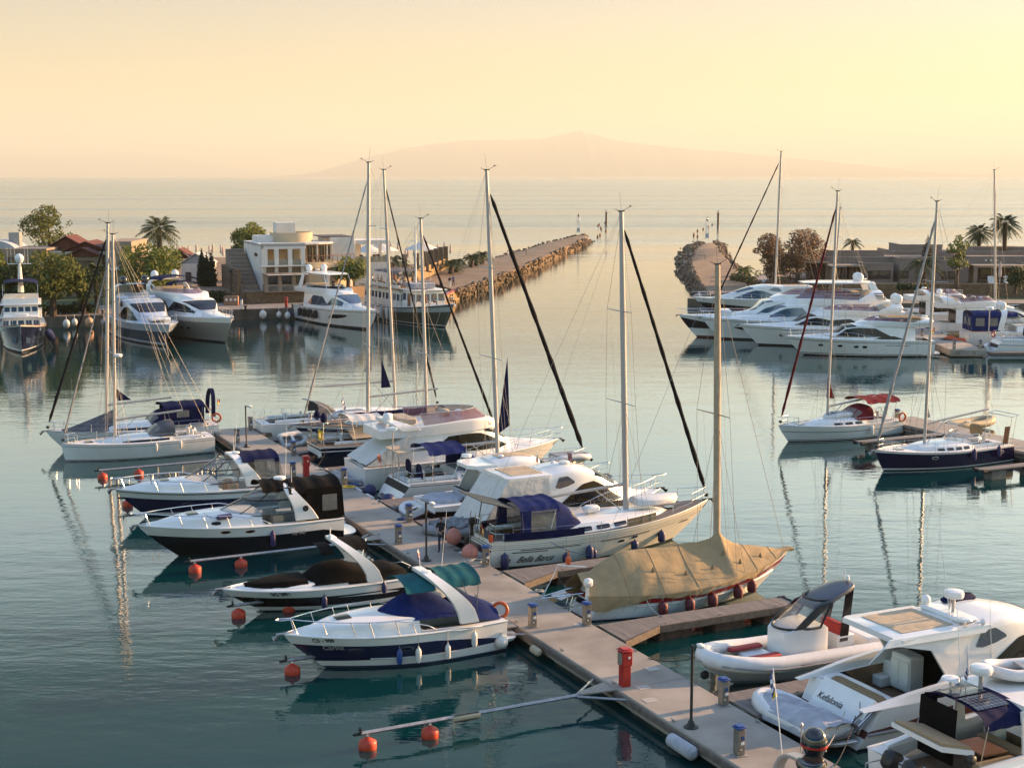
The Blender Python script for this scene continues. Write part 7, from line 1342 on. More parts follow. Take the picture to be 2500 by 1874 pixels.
for x in (.7, 2.2): b.grid(lambda u, v: (lerp(x, x + 1.0, u), -1.77, lerp(z + 1.6, z + .7, v)), 2, 2, .01)
for y in (-1.2, .3): b.grid(lambda u, v: (.27, lerp(y, y + .9, u), lerp(z + 1.6, z + .7, v)), 2, 2, .01)
b.build('canopy_window', VINYL, root); e = superell(1.75, 2.3, .6); hoop(root, 'radar_arch', W_, lambda a: (3.6 + .6 * max(0, sin(pi * a)), e(a)[0], z + .2 + e(a)[1]), lambda a: .7, .16); satdome(root, (4.1, -.5, z + 3.0), .4); satdome(root, (4.1, .6, z + 3.0), .4)
for bow, L, lb, kw in (((66.5, 173.5), 15, 'white flybridge yacht with tan seats and light mast at the far right', dict(hard=None, arch=(.10, .9, 1.3), domes=((0, .5, .35),))), ((65, 184), 14, 'white motor yacht with silver cover, farthest boat along the third pier', dict(arch=(.2, .8, 1.0)))):
    root = thing('flybridge_yacht', lb, 'motor yacht', (bow[0] - L + .0, bow[1], 0), 0, GR3); h, l, z0, W = flyyacht(root, L, 4.6, 2.1, 1.7, [(.08, 0), (1, 1)], [BLKAF, W_], ph=1.9, fx=(-.02, .5), **kw); b = MB(); b.bbox((1.0, 0, z0 - .05), (2.4, W * 1.8, .14), .05); b.build('aft_overhang', W_, root)
    if bow[1] < 180: rootF = root
root, h, l = yacht('sailing_yacht', '', 0, 0, 15, 4.4, [(.06, 0), (1, 1)], [BLKAF, W_], 1.7, 1.4, right=True, root=thing('sailing_yacht', 'sailing yacht whose mast rises above the far right flybridge yacht', 'sailboat', (51.5, 191, 0), 0, GR3)); rigpx(root, h, (2430, 725), (2428, 415), boom=(6, 0), thick=.13, spreaders=2)
dinghy('dinghy', 'tan covered inflatable at the end of the third pier', (51.6, 170.0, .3), 0.3, 3.6, 1.8, CTAN, r=.3); t = thing('jet_ski', 'orange and black jet ski parked at the stern of the blue canopied cruiser', 'jet ski', (51.4, 161.2, .25), 2.8); b = MB(); b.rings([[Vector((x, sy * w, zz)) for sy, zz in ((-1, z0), (1, z0), (.8, z1), (-.8, z1))] for x, w, z0, z1 in ((0, .5, 0, .45), (1.2, .6, 0, .6), (2.3, .45, .1, .75), (3.0, .1, .35, .6))], True, True); b.build('hull', LAMPBLK, t, smooth=60); b = MB(); b.rings([[Vector((x, sy * w, zz)) for sy, zz in ((-1, z0), (1, z0), (.7, z1), (-.7, z1))] for x, w, z0, z1 in ((.1, .3, .45, .8), (1.2, .3, .55, .85), (1.6, .35, .6, 1.1), (2.4, .3, .7, .85))], True, True); b.build('seat', ORP, t, smooth=60); b = MB(); b.tube([(1.5, -.4, 1.2), (1.6, 0, 1.1), (1.5, .4, 1.2)], .04, 6); b.build('handlebar', LAMPBLK, t)
# ------------------------------------------------------------------ boats at the left quay
GL = 'boats moored at the stone quay on the left'
root = thing('trawler', 'navy hulled trawler yacht with white wheelhouse and antenna mast at the left edge', 'motor yacht', (0, 0, 0), R(-72), GL); root.location = V2(at(50, 795, 3.2)) - Vector((cos(R(-72)), sin(R(-72)), 0)) * 20
h = Hull(20, 5.3, 3.3, 2.2, 2.3, rake=1.6, tr=.9, pw=2.8, wl=.86, flare=1.8, fin=2.0); h.mesh([(.05, 0), (.09, 2), (.12, 1), (.95, 2), (1, 1)], [BLKAF, W_, DNAVY], root); h.deck([WW, TEAK], root); z = h.Z(12); h.rail('cap_rail', TEAKX, root, .06)
def wheelhouse(root, x0, x1, w, z0, hh, wn, roof=.25, m=W_, name='wheelhouse', sl=.35, winh=(.42, .82)):
    b = MB(); b.rings([[Vector((x, sy * (w - i), zz)) for x, sy in ((x0, -1), (x1 - k, -1), (x1 - k, 1), (x0, 1))] for zz, k, i in ((z0, 0, 0), (z0 + hh, sl, .12))], True, True); o = b.build(name, m, root, smooth=20); b = MB(); b.bbox(((x0 + x1) / 2 - .1, 0, z0 + hh + .06), (x1 - x0 + roof, 2 * w + roof, .12), .04); b.build('roof', m, o)
    f0, f1 = winh; b = MB(); g = .08
    for i in range(wn):
        y0, y1 = lerp(-w, w, (i + .12) / wn), lerp(-w, w, (i + .88) / wn); p = lambda y, f: (x1 - sl * f + .015, y * (1 - .1 * f / w), z0 + hh * f)
        b.slab([p(y0, f0), p(y1, f0), p(y1, f1), p(y0, f1)], (.012, 0, 0))
    for sy in (1, -1):
        n = max(2, int((x1 - x0) / 1.1))
        for i in range(n): xa, xb = lerp(x0, x1 - sl, (i + .15) / n), lerp(x0, x1 - sl, (i + .85) / n); b.slab([(xa, sy * (w - .12 * f0 + .012), z0 + hh * f0), (xb, sy * (w - .12 * f0 + .012), z0 + hh * f0), (xb, sy * (w - .12 * f1 + .012), z0 + hh * f1), (xa, sy * (w - .12 * f1 + .012), z0 + hh * f1)], (0, sy * .012, 0))
    b.build('window', BGLASS if m != PGREY else DGLASS, o); return o
wheelhouse(root, 3, 15.0, 2.1, z - .3, 1.4, 5); wheelhouse(root, 5, 12.8, 1.9, z + 1.1, 1.3, 5, roof=.6); b = MB(); b.bbox((13.8, 0, z + 1.25), (2.6, 3.8, .2), .06); b.bbox((13.9, 0, z + 1.45), (.9, 1.5, .2), .06); b.build('foredeck_roof', W_, root)
b = MB(); b.rings([[Vector((x, sy * 1.9, zz)) for x, sy in ((5, -1), (12.4, -1), (12.4, 1), (5, 1))] for zz in (z + 2.5, z + 3.1)], True, True); b.build('upper_deck_bulwark', W_, root); bimini(root, 5.2, 11.6, 1.9, z + 4.7, CNAVY, .25, (z + 3.4, ((5.4, 5.4), (11.4, 12.0))))
b = MB(); b.tube([(7, 0, z + 3.4), (7, 0, z + 6.8)], [.35, .16], 8); b.tube([(7, -1.3, z + 6.7), (7, 1.3, z + 6.7)], .06, 6); b.build('mast', W_, root); satdome(root, (7, 0, z + 7.4), .5)
for y in (-1.3, -.9, -.5, .6, .95): whip(root, (7, y, z + 6.7), 2.3)
b = MB()
for sy in (1, -1): b.slab([(19.3, sy * .35, 1.9), (18.8, sy * .85, 1.7), (18.6, sy * .75, 1.1), (18.9, sy * .4, 1.2)], (.25, sy * .12, 0))
b.build('anchor', STEEL, root); bow_rail(h, root, 12, .9, .1, ns=8)
o = thing('fender', 'large navy fender off the starboard bow of the navy trawler', 'fender', world(root, (13.5, 3.0, 1.4))); b = MB(); b.lathe([(.1, -.9), (.45, -.6), (.45, .6), (.1, .9)], n=14, M=Matrix.Rotation(.9, 3, 'X')); b.build('body', DBLUE, o)
def qboat(lb, bow, zb, L, rz): p = V2(at(*bow, zb)); return thing('motor_yacht', lb, 'motor yacht', p - Vector((cos(R(rz)), sin(R(rz)), 0)) * L, R(rz), GL)
root = qboat('silver and slate motor yacht with twin black domes, bow towards the camera', (414, 795), 2.6, 21, -62)
h = Hull(21, 6.0, 2.7, 2.1, rake=2.4, pw=2.7, tr=.9, wl=.84, flare=1.7); h.mesh([(.06, 0), (.16, 1), (.66, 2), (1, 3)], [BLKAF, SILVERB, SLATE, SILVERB], root); h.deck([W_, TEAK], root); h.rail('rubbing_strake', SILVERB, root, .06); l, z, W = coupe(root, h, 1.32, roofm=SILVERB, win=DGLASS, hh=2.3); bow_rail(h, root, 9, .9, .2, ns=8, mid=True); RMAT2 = MATS['glossy_black']
e = superell(W * .9, .8, .5); hoop(root, 'radar_arch', SILVERB, lambda a: (5.0, e(a)[0], z + 3.3 + e(a)[1]), lambda a: .6, .15); satdome(root, (5, 1.3, z + 4.6), .48, RMAT2); satdome(root, (5, -1.3, z + 4.6), .48, RMAT2); whip(root, (5, 0, z + 4.1), 1.3); b = MB(); b.bbox((16.2, 0, h.Z(16) + .5), (2.0, 2.3, .35), .12); b.build('bow_sunpad', W_, root); b = MB(); b.tube([(11.2, .2, z + 1.9), (12.3, .9, z + 1.35)], .03, 5); b.build('wiper', W_, root)
windscreen(root, 3.4, 7.6, W * .85, z + 2.4, 3.4, 7.0, W * .8, z + 3.1, gm=CLEAR, fm=SILVERB, name='flybridge_screen'); b = MB(); b.bbox((4.9, 0, z + 2.5), (4.2, W * 1.7, .5), .2); b.build('flybridge', SILVERB, root)
root = qboat('beige hulled flybridge yacht with navy bimini and rose screen, bow towards the camera', (566, 778), 3.0, 23, -56)
h, l, z0, W = flyyacht(root, 23, 6.2, 3.1, 2.3, [(.06, 0), (.11, 1), (.80, 2), (1, 3)], [BLKAF, GREYH, GREYH, W_], ph=1.9, hx=(.12, .72), fx=(.0, .55), fh=.75, scr_h=.45, wsb=(.59, .71), arch=(.14, 1.7, 1.0), domes=((-.1, 1.35, .48), (-.1, -1.35, .48)), win=((.20, .1, .12), (.28, .08, .4), (.36, .08, .42), (.42, .1, .2), (.48, .14, .42), (.6, .14, .4), (.68, .2, .3))); bimini(root, 3.0, 7.2, W * .9, z0 + 2.2, CNAVY, .3); bimini(root, 7.0, 9.3, W * .7, z0 + 1.7, CNAVY, .3, name='helm_bimini'); ports(h, root, [(.55, .5), (.62, .5), (.69, .5)], .32, .12, rim=DGLASS, ex=3, sides=(1, -1))
root = qboat('white flybridge yacht with hardtop, black fenders and long hull window beside the passenger boat', (921, 760), 2.5, 20, -57)
h, l, z0, W = flyyacht(root, 20, 5.2, 2.6, 2.0, [(.10, 0), (.14, 1), (.88, 1), (.905, 2), (1, 1)], [BLKAF, W_, TEAKX], ph=1.9, hx=(.12, .73), fx=(-.02, .56), fh=.6, screen=DGLASS, scr_h=.3, glassm=BGLASS, wsb=(.59, .72), hard=(.10, .46, 2.3, W_), domes=((.6, 1.1, .45), (.6, -1.1, .45)), win=((.20, .1, .12), (.28, .08, .40), (.42, .08, .38), (.50, .1, .14), (.56, .14, .4), (.66, .16, .36)))
b = MB()
for sy in (1, -1): b.rings([[h.P(h.xi(x), a, sy) + Vector((0, sy * .02, 0)), h.P(h.xi(x), c, sy) + Vector((0, sy * .02, 0))] for x, a, c in ((11.2, .48, .50), (11.9, .46, .70), (13.4, .48, .72), (14.8, .56, .72), (15.3, .66, .70))], False, False)
b.build('hull_window', DGLASS, root)
for x, nm in ((3.0, 'black fender nearest the stern of the white yacht beside the passenger boat'), (4.6, 'second black fender from the stern of the white yacht beside the passenger boat'), (6.0, 'third black fender from the stern of the white yacht beside the passenger boat'), (6.6, 'fourth black fender from the stern of the white yacht beside the passenger boat'), (8.2, 'black fender amidships on the white yacht beside the passenger boat')): hull_fender(root, h, x, -1, RUB, nm, .6, 1.1, .3)
person('person in dark clothes at the helm under the white hardtop', world(root, (7.0, .3, z0 + .75)), root.rotation_euler.z, SIT, TBLK, DENIM, hands=False)
# passenger boat
rz = -60; root = thing('passenger_boat', 'olive wooden passenger boat with white wheelhouse and a crowded upper deck', 'passenger boat', V2(at(1108, 746, 3.0)) - Vector((cos(R(rz)), sin(R(rz)), 0)) * 23, R(rz), GL)
h = Hull(23, 6.0, 3.2, 2.0, 2.1, rake=2.4, tr=.7, pw=2.3, wl=.86, flare=1.8); h.mesh([(.06, 0), (.09, 1), (.68, 2), (.78, 3), (.90, 3), (1, 2)], [BLKAF, W_, OLIVE, PGREY], root); h.deck([mat('brown_deck', (.16, .10, .07), .8, noise=.3), TEAK], root); h.rail('cap_rail', W_, root, .07); z = h.Z(12)
wheelhouse(root, 12.5, 16.5, 2.2, z, 2.3, 4, roof=.5, name='wheelhouse', sl=.15); wheelhouse(root, 1.0, 12.4, 2.5, z - .1, 2.1, 3, m=WW, name='saloon', sl=.05); b = MB(); b.bbox((6.2, 0, z + 2.25), (12.6, 5.6, .16), .05); b.build('upper_deck', mat('varnished_deck', (.28, .16, .08), .6), root); b = MB(); b.slab([(14.2, -2.24, z + .1), (15.0, -2.24, z + .1), (15.0, -2.14, z + 1.9), (14.2, -2.14, z + 1.9)], (0, -.03, 0)); b.build('door', TEAKX, root)
b = MB()
for x in [i * 1.5 for i in range(9)]:
    for sy in (2.7, -2.7): b.tube([(x, sy, z + 2.3), (x, sy, z + 3.25)], .03, 5)
for zz in (3.25, 2.8):
    for sy in (2.7, -2.7): b.tube([(0, sy, z + zz), (12, sy, z + zz)], .03, 5)
    b.tube([(12, -2.7, z + zz), (12, 2.7, z + zz)], .03, 5)
b.build('upper_rail', STEEL, root); bimini(root, 4.5, 12.0, 2.6, z + 4.5, CGREY, .15, (z + 2.3, ((4.8, 4.8), (11.5, 11.5))), name='awning'); b = MB()
for k in range(3): b.bbox((13.6, 0, z + 2.6 + .22 * k), (2.4, 3.2, .2), .06)
b.build('life_raft_stack', CSILV, root); b = MB(); b.tube([(12.2, 0, z), (12.2, 0, z + 11.0)], [.18, .10], 8); b.tube([(12.2, -1.2, z + 8.6), (12.2, 1.2, z + 8.6)], .05, 6); b.build('mast', W_, root); lines(root, 'stay', WIRE, [((22.3, 0, 3.2), (12.2, 0, z + 10.6)), ((1, 0, z + 2.4), (12.2, 0, z + 10.6)), ((12.2, -2.8, z), (12.2, -1.2, z + 8.6)), ((12.2, 2.8, z), (12.2, 1.2, z + 8.6))], .02, 4)
b = MB(); b.slab([(12.6, .6, z + 8.4), (12.6, .9, z + 8.4), (12.6, .7, z + 7.2)], (.03, 0, 0)); b.build('yellow_pennant', YEL, root); anchor(root, h, W_); bow_rail(h, root, 15, .8, .1, ns=8)
for x in (4, 6, 8, 10): hull_fender(root, h, x, -1, WRUB, 'pale grey fender hanging along the side of the olive passenger boat', .55, 1.5, .26, 'fenders of the passenger boat')
r2 = random.Random(5); TOPS = [mat('shirt_' + n, c, .9) for n, c in (('navy', (.02, .03, .09)), ('white', (.55, .53, .5)), ('red', (.36, .03, .03)), ('grey', (.14, .14, .15)), ('tan', (.34, .22, .13)))]
for i, (x, y) in enumerate(((1.2, 1.6), (2.0, -1.7), (3.0, 1.2), (3.6, -1.6), (4.6, .6), (5.2, -1.8), (6.4, 1.3), (7.0, -1.5), (8.2, -1.7), (9.4, -1.4), (10.2, 1.2), (11.0, -1.6))): person('seated passenger among the others on the upper deck of the olive boat', world(root, (x, y, z + 2.75)), R(rz) + r2.uniform(-2, 2), SIT, TOPS[i % 5], DENIM, hands=False, group='passengers on the upper deck')
for x, y, tp, lb in ((17.6, -1.9, 1, 'passenger in white seated at the bow beside one in red'), (18.4, -1.7, 2, 'passenger in red seated near the bow of the olive boat'), (19.6, -1.2, 3, 'passenger in grey seated nearest the bow rail of the olive boat'), (20.6, .7, 4, 'passenger in tan at the far side of the bow of the olive boat'), (20.0, 1.3, 1, 'passenger in white at the far side of the bow of the olive boat')): person(lb, world(root, (x, y, h.Z(x) + .42)), R(rz) + 1.2, SIT, TOPS[tp], DENIM, hands=False)
for x0, x1, y0, nm in ((.5, 11.6, -2.2, 'a'), (.5, 11.6, 1.9, 'b')): b = MB(); b.bbox(((x0 + x1) / 2, y0, z + 2.52), (x1 - x0, .5, .4), .05); b.build('bench', W_, root)
for px, py, qx, qy in ((365, 800, 395, 900), (380, 800, 418, 890), (400, 805, 412, 868), (28, 795, 48, 852), (98, 795, 130, 848)): rope('mooring_rope', 'thin mooring line running from a yacht bow at the left quay down into the water', at(px, py, 1.9), at(qx, qy, .0), CBEIGE, .03, .1, group='bow lines at the left quay')
# ------------------------------------------------------------------ land, quay and breakwaters
EARTH = mat('sandy_earth', (.25, .165, .105), .95, noise=.35, nscale=.35, bump=.03, bscale=3, coords='Object'); PAVE = mat('promenade_paving', (.24, .215, .195), .9, noise=.2, nscale=.8); GRASS = mat('lawn', (.035, .065, .015), .95, noise=.4, nscale=1.5)
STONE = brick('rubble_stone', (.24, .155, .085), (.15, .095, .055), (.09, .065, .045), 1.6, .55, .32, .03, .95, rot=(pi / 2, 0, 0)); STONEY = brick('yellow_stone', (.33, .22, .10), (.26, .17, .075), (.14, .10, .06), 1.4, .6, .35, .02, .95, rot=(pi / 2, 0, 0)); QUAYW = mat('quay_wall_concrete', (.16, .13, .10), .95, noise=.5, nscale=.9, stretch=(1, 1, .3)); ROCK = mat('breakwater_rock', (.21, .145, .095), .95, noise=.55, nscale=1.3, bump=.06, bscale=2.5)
def land(name, lb, pts, z0, z1, m, kind='structure', wall=None):
    b = MB(); n = len(pts); b.add([(p[0], p[1], z1) for p in pts], [tuple(range(n))], 0); b.rings([[Vector((p[0], p[1], z)) for p in pts] for z in (z0, z1)], True, False, 1); return tag(b.build(name, [m, wall or m], smooth=0), lb, kind=kind)
Q = [V2(at(px, py, 1.4)) for px, py in ((-260, 778), (95, 774), (255, 768), (550, 756), (745, 751), (1066, 737), (1117, 709))]
land('quay', 'paved stone quay along the left shore', [tuple(p)[:2] for p in Q] + [(-10, 262), (-30, 300), (-150, 300)], -1.5, 1.4, PAVE, wall=QUAYW)
def wallrun(name, lb, a, c, z0, z1, m, th=.5, cap=None, cat='wall'):
    a, c = V2(a), V2(c); d = c - a; L = d.length; b = MB(); b.bbox((L / 2, 0, (z1 - z0) / 2), (L, th, z1 - z0), .04); t = thing(name, lb, cat, (a.x, a.y, z0), atan2(d.y, d.x)); b.build('masonry', m, t)
    if cap: b = MB(); b.bbox((L / 2, 0, z1 - z0 + .05), (L + .1, th + .12, .1), .03); b.build('coping', cap, t)
    return t
# upper ground behind the retaining wall
W0, W1 = at(600, 742, 1.4), at(790, 736, 1.4); wallrun('stone_wall', 'rubble stone retaining wall under the white restaurant', W0, W1, 1.4, 3.1, STONE, .6, PAVE)
land('terrace_ground', 'raised earth terrace under the white restaurant and the beach bar', [(W0.x - .2, W0.y + .2), (W1.x, W1.y + .2), (-21.5, 215), (-19, 222), (-15, 262), (-36, 290), (-75, 290), (-58, 214)], 1.0, 3.0, EARTH)
land('ground', 'planted ground behind the left quay', [(-140, 192), (-60, 195.5), (-52, 208), (-56, 290), (-140, 290)], 1.2, 1.5, GRASS)
# breakwaters
def breakwater(lb, path, left, right, zt, rl):
    P = [[V2(at(px, py, z)) for px, py, z in s] for s in (left, path[0], path[1], right)]; b = MB()
    n = 14
    def samp(L_, t): k = t * (len(L_) - 1); i = min(int(k), len(L_) - 2); return L_[i].lerp(L_[i + 1], k - i)
    rows = []
    for i in range(n * 3 + 1):
        t = i / (n * 3); row = [samp(P[0], t), samp(P[1], t), samp(P[2], t), samp(P[3], t)]; row[0].z = -1.2; row[1].z = zt; row[2].z = zt; row[3].z = -1.2; rows.append(row)
    b.rings(rows, False, False); e = rows[-1]; b.add(e, [(0, 1, 2, 3)]); o = b.build('breakwater', EARTH, smooth=30); tag(o, lb, kind='structure'); return P, samp
def rock_mesh(seed):
    r2 = random.Random(seed); bm = bmesh.new(); bmesh.ops.create_icosphere(bm, subdivisions=2, radius=.5); ax = [Vector((r2.uniform(-1, 1), r2.uniform(-1, 1), r2.uniform(-1, 1))).normalized() for _ in range(9)]
    for v in bm.verts:
        for a in ax: k = v.co.dot(a); v.co -= a * max(0, k - .30) * .9
        v.co *= 1 + r2.uniform(-.05, .05); v.co.z *= .85
    me = bpy.data.meshes.new('boulder'); bm.to_mesh(me); bm.free(); me.materials.append(ROCK); me.update(); return me
ROCKS = [rock_mesh(i) for i in range(7)]
NROCK = 0
def rocks(P, samp, sides, n, lb, grp, rest, zt, seed, bury):
    r2 = random.Random(seed); spots = []
    for i in range(n + rest):
        a, c = sides[0 if r2.random() < sides[2] else 1]; t = r2.random(); k = r2.random(); p = samp(P[a], t).lerp(samp(P[c], t), k * .98 + .0); z = -.5 + (zt + .55) * k + r2.uniform(-.1, .2); spots.append((p.x + r2.uniform(-.3, .3), p.y, z, r2.uniform(.55, 1.3), r2))
    spots.sort(key=lambda s: s[1]); rb = MB()
    for i, (x, y, z, s, _) in enumerate(spots):
        me = ROCKS[i % 7]; rot = (r2.uniform(0, 6), r2.uniform(0, 6), r2.uniform(0, 6)); sc = (s * r2.uniform(.8, 1.2), s, s * r2.uniform(.7, 1))
        if i < n: o = bpy.data.objects.new('boulder', me); COL.objects.link(o); o.location = (x, y, z); o.rotation_euler = rot; o.scale = sc; tag(o, lb, 'boulder', grp)
        else:
            from mathutils import Euler
            M = Euler(rot).to_matrix(); rb.add([Vector((x, y, z)) + M @ Vector((v.co.x * sc[0], v.co.y * sc[1], v.co.z * sc[2])) for v in me.vertices], [tuple(p.vertices) for p in me.polygons])
    if rb.v: tag(rb.build('riprap', ROCK, smooth=0, recalc=False), lb.replace('boulder', 'far boulders'), kind='stuff')
PL1, S1 = breakwater('long earth topped breakwater curving out on the left of the harbour mouth', ([(1005, 668, 2.2), (1060, 662, 2.2), (1140, 640, 2.2), (1228, 621, 2.2), (1338, 589, 2.2), (1400, 574, 2.2), (1428, 571, 2.2)], [(1112, 703, 2.2), (1150, 690, 2.2), (1205, 672, 2.2), (1270, 648, 2.2), (1340, 617, 2.2), (1400, 592, 2.2), (1430, 578, 2.2)]), [(985, 672, 0), (1050, 664, 0), (1128, 643, 0), (1215, 624, 0), (1325, 592, 0), (1395, 575, 0), (1440, 573, 0)], [(1122, 727, 0), (1160, 711, 0), (1212, 690, 0), (1275, 663, 0), (1345, 632, 0), (1420, 602, 0), (1452, 589, 0)], 1.8, 'r')
rocks(PL1, S1, ((3, 2), (0, 1), .8), 190, 'brown boulder piled along the edge of the left breakwater', 'boulders of the left breakwater', 900, 1.7, 11, 0)
PR1, S2 = breakwater('short earth topped breakwater on the right of the harbour mouth', ([(1735, 712, 2.2), (1716, 690, 2.2), (1697, 660, 2.2), (1690, 635, 2.2), (1700, 605, 2.2), (1722, 590, 2.2)], [(1830, 700, 2.2), (1812, 672, 2.2), (1790, 645, 2.2), (1765, 620, 2.2), (1752, 598, 2.2), (1740, 589, 2.2)]), [(1700, 735, 0), (1680, 708, 0), (1648, 668, 0), (1643, 632, 0), (1662, 600, 0), (1700, 585, 0)], [(1850, 690, 0), (1822, 658, 0), (1790, 638, 0), (1778, 612, 0), (1772, 592, 0), (1752, 585, 0)], 1.8, 'r')
rocks(PR1, S2, ((0, 1), (3, 2), .6), 110, 'grey brown boulder piled along the edge of the right breakwater', 'boulders of the right breakwater', 600, 1.7, 12, 0)
RL = [(26, 212), (40, 205), (60, 203.5), (140, 203), (140, 300), (75, 300), (48, 268), (40, 250), (38, 236), (30, 226)]
land('quay', 'paved shore promenade on the right', RL, -1.2, 1.3, PAVE, wall=QUAYW); land('lawn', 'green lawn beside the right breakwater', [(36, 218), (44, 212), (62, 210), (130, 209.5), (130, 213.5), (60, 214), (50, 236), (42, 240)], 1.2, 1.36, GRASS); land('terrace_ground', 'planted terrace under the flat roofed villas', [(43, 240), (50, 215), (130, 214.5), (130, 290), (70, 290)], 1.2, 2.9, EARTH)
wallrun('stone_wall', 'long rubble stone wall below the flat roofed villas on the right', (49.5, 214.2, 0), (128, 213.8, 0), 1.3, 3.3, STONE, .5); wallrun('stone_wall', 'short rubble stone wall beside the tamarisk trees on the right', (43, 236, 0), (49.8, 214.5, 0), 1.3, 2.6, STONE, .5)
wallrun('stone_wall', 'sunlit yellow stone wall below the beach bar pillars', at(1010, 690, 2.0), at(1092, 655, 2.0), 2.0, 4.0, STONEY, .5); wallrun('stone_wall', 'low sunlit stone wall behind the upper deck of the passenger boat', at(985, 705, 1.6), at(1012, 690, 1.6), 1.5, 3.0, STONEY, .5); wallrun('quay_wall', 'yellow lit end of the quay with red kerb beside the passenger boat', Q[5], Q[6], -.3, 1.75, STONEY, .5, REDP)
# beacons, poles, small buoys, barriers
def beacon(px, py, lb, hgt):
    t = thing('harbour_beacon', lb, 'beacon', at(px, py, 2.3), 0, 'lattice harbour beacons'); b = MB(); w = .45
    for sx, sy in ((1, 1), (1, -1), (-1, -1), (-1, 1)): b.tube([(sx * w, sy * w, 0), (sx * w * .6, sy * w * .6, hgt * .62)], .07, 5)
    for k in range(5):
        z0, z1 = hgt * .124 * k, hgt * .124 * (k + 1); q = lambda z: w * (1 - .4 * z / (hgt * .62))
        for s_ in (1, -1): b.tube([(s_ * q(z0), -q(z0), z0), (-s_ * q(z1), -q(z1), z1)], .05, 4); b.tube([(q(z0), s_ * q(z0), z0), (q(z1), -s_ * q(z1), z1)], .05, 4)
    b.build('lattice_tower', W_, t); b = MB(); b.bbox((0, 0, hgt * .63), (1.3, 1.3, .12), .03)
    for s_ in (0, 1, 2): b.tube(ring_pts((0, 0, hgt * .66 + .5 * s_), .62, (0, 0, 1), 10), .05, 4)
    for k in range(6): b.tube([(.62 * cos(k), .62 * sin(k), hgt * .63), (.62 * cos(k), .62 * sin(k), hgt * .66 + 1.0)], .04, 4)
    b.build('gallery', W_, t); b = MB(); b.lathe([(.2, 0), (.25, .1), (.25, .5), (.1, .8), (.03, 1.3)], (0, 0, hgt * .82), 10); b.build('lantern', DGLASS, t); b = MB(); b.bbox((0, 0, hgt * .15), (.9, .9, hgt * .2), .05); b.build('equipment_box', PGREY, t)
beacon(1412, 568, 'white lattice beacon at the tip of the left breakwater', 5.6); beacon(1726, 583, 'white lattice beacon at the tip of the right breakwater', 5.8)
for px, py, top, lb in ((1480, 549, 511, 'dark channel pole in the sea left of the harbour mouth'), (1753, 553, 513, 'dark channel pole in the sea right of the harbour mouth')):
    p = at(px, py, 0); hh = aty(px, top, p.y).z; t = thing('channel_pole', lb, 'channel marker', p, 0, 'channel poles'); b = MB(); b.tube([(0, 0, -1), (0, 0, hh - 1.2)], .42, 10); b.build('pile', LAMPBLK, t); b = MB(); b.bbox((0, 0, hh - 1.1), (1.7, 1.7, .15), .04); b.tube(ring_pts((0, 0, hh - .4), .75, (0, 0, 1), 10), .06, 4); b.lathe([(.15, 0), (.2, .6), (.05, 1.2)], (0, 0, hh - 1.1), 8); b.build('top_platform', ALUD, t)
for px, py in ((1460, 553), (1467, 558), (1468, 561), (1479, 566), (1463, 550), (1465, 576), (1459, 580), (1477, 546), (1694, 577), (1694, 574), (1703, 565), (1703, 579), (1717, 561), (1730, 557), (1739, 550)):
    t = thing('mooring_buoy', 'tiny dark cone buoy floating off the breakwater tips', 'buoy', at(px, py, 0), 0, 'small buoys in the harbour mouth'); b = MB(); b.lathe([(.2, -.2), (.34, .1), (.3, .4), (.16, .6), (.1, .9), (.01, .95)], n=10); b.build('float', mat('weathered_orange', (.22, .07, .02), .7) if 'weathered_orange' not in MATS else MATS['weathered_orange'], t)
for px, py, w_, lb in ((1262, 622, 4.2, 'metal barrier across the path of the left breakwater'), (1698, 634, 4.0, 'metal barrier across the path of the right breakwater')):
    t = thing('barrier', lb, 'barrier', at(px, py, 2.2), .12); b = MB(); b.tube([(-w_ / 2, 0, .9), (w_ / 2, 0, .9)], .06, 5); b.tube([(-w_ / 2, 0, 0), (-w_ / 2, 0, 1)], .06, 5); b.tube([(w_ / 2, 0, 0), (w_ / 2, 0, 1)], .06, 5); b.build('bar', GREYW2, t); b = MB(); b.bbox((0, -.06, .85), (.7, .04, .4), .01); b.build('sign', mat('pale_pink_sign', (.5, .3, .28), .6) if 'pale_pink_sign' not in MATS else MATS['pale_pink_sign'], t)
# quay furniture on the left
pedestal('blue and white service pedestal on the left quay between trawler and silver yacht', 130, 768, 'service pedestals on the left quay', 1.4, W_, BLUEP, 0, 1.2); pedestal('blue and white service pedestal on the left quay beside the recycling bins', 590, 755, 'service pedestals on the left quay', 1.4, W_, BLUEP, 0, 1.3)
firebox('red fire cabinet on the left quay in front of the rubble wall', 699, 751, 1.4, 0)
t = thing('recycling_bins', 'tan recycling bin unit with three round signs on the left quay', 'bins', at(565, 745, 1.4), .02); b = MB(); b.bbox((0, 0, .65), (2.0, .7, 1.3), .04); b.build('cabinet', mat('bin_tan', (.30, .17, .10), .7), t)
for x in (-.6, 0, .6): b = MB(); oval(b, (x, -.35, .8), (0, -1, 0), (0, 0, 1), .18, .18, .02); b.build('sign', W_, t)
t = thing('recycling_bins', 'grey recycling bin unit with three pale signs on the right promenade', 'bins', (64.6, 209, 1.3), 0); b = MB(); b.bbox((0, 0, .75), (2.2, .7, 1.5), .04); b.build('cabinet', mat('bin_grey', (.18, .17, .16), .7), t)
for x in (-.65, 0, .65): b = MB(); b.bbox((x, -.36, .9), (.36, .02, .6), .008); b.build('sign', W_, t)
t = thing('fire_extinguisher', 'red extinguisher cylinder beside the tan recycling bins', 'extinguisher', at(580, 745, 1.4)); b = MB(); b.lathe([(.2, 0), (.2, 1.0), (.1, 1.2), (.05, 1.35)], n=12); b.build('cylinder', REDP, t)
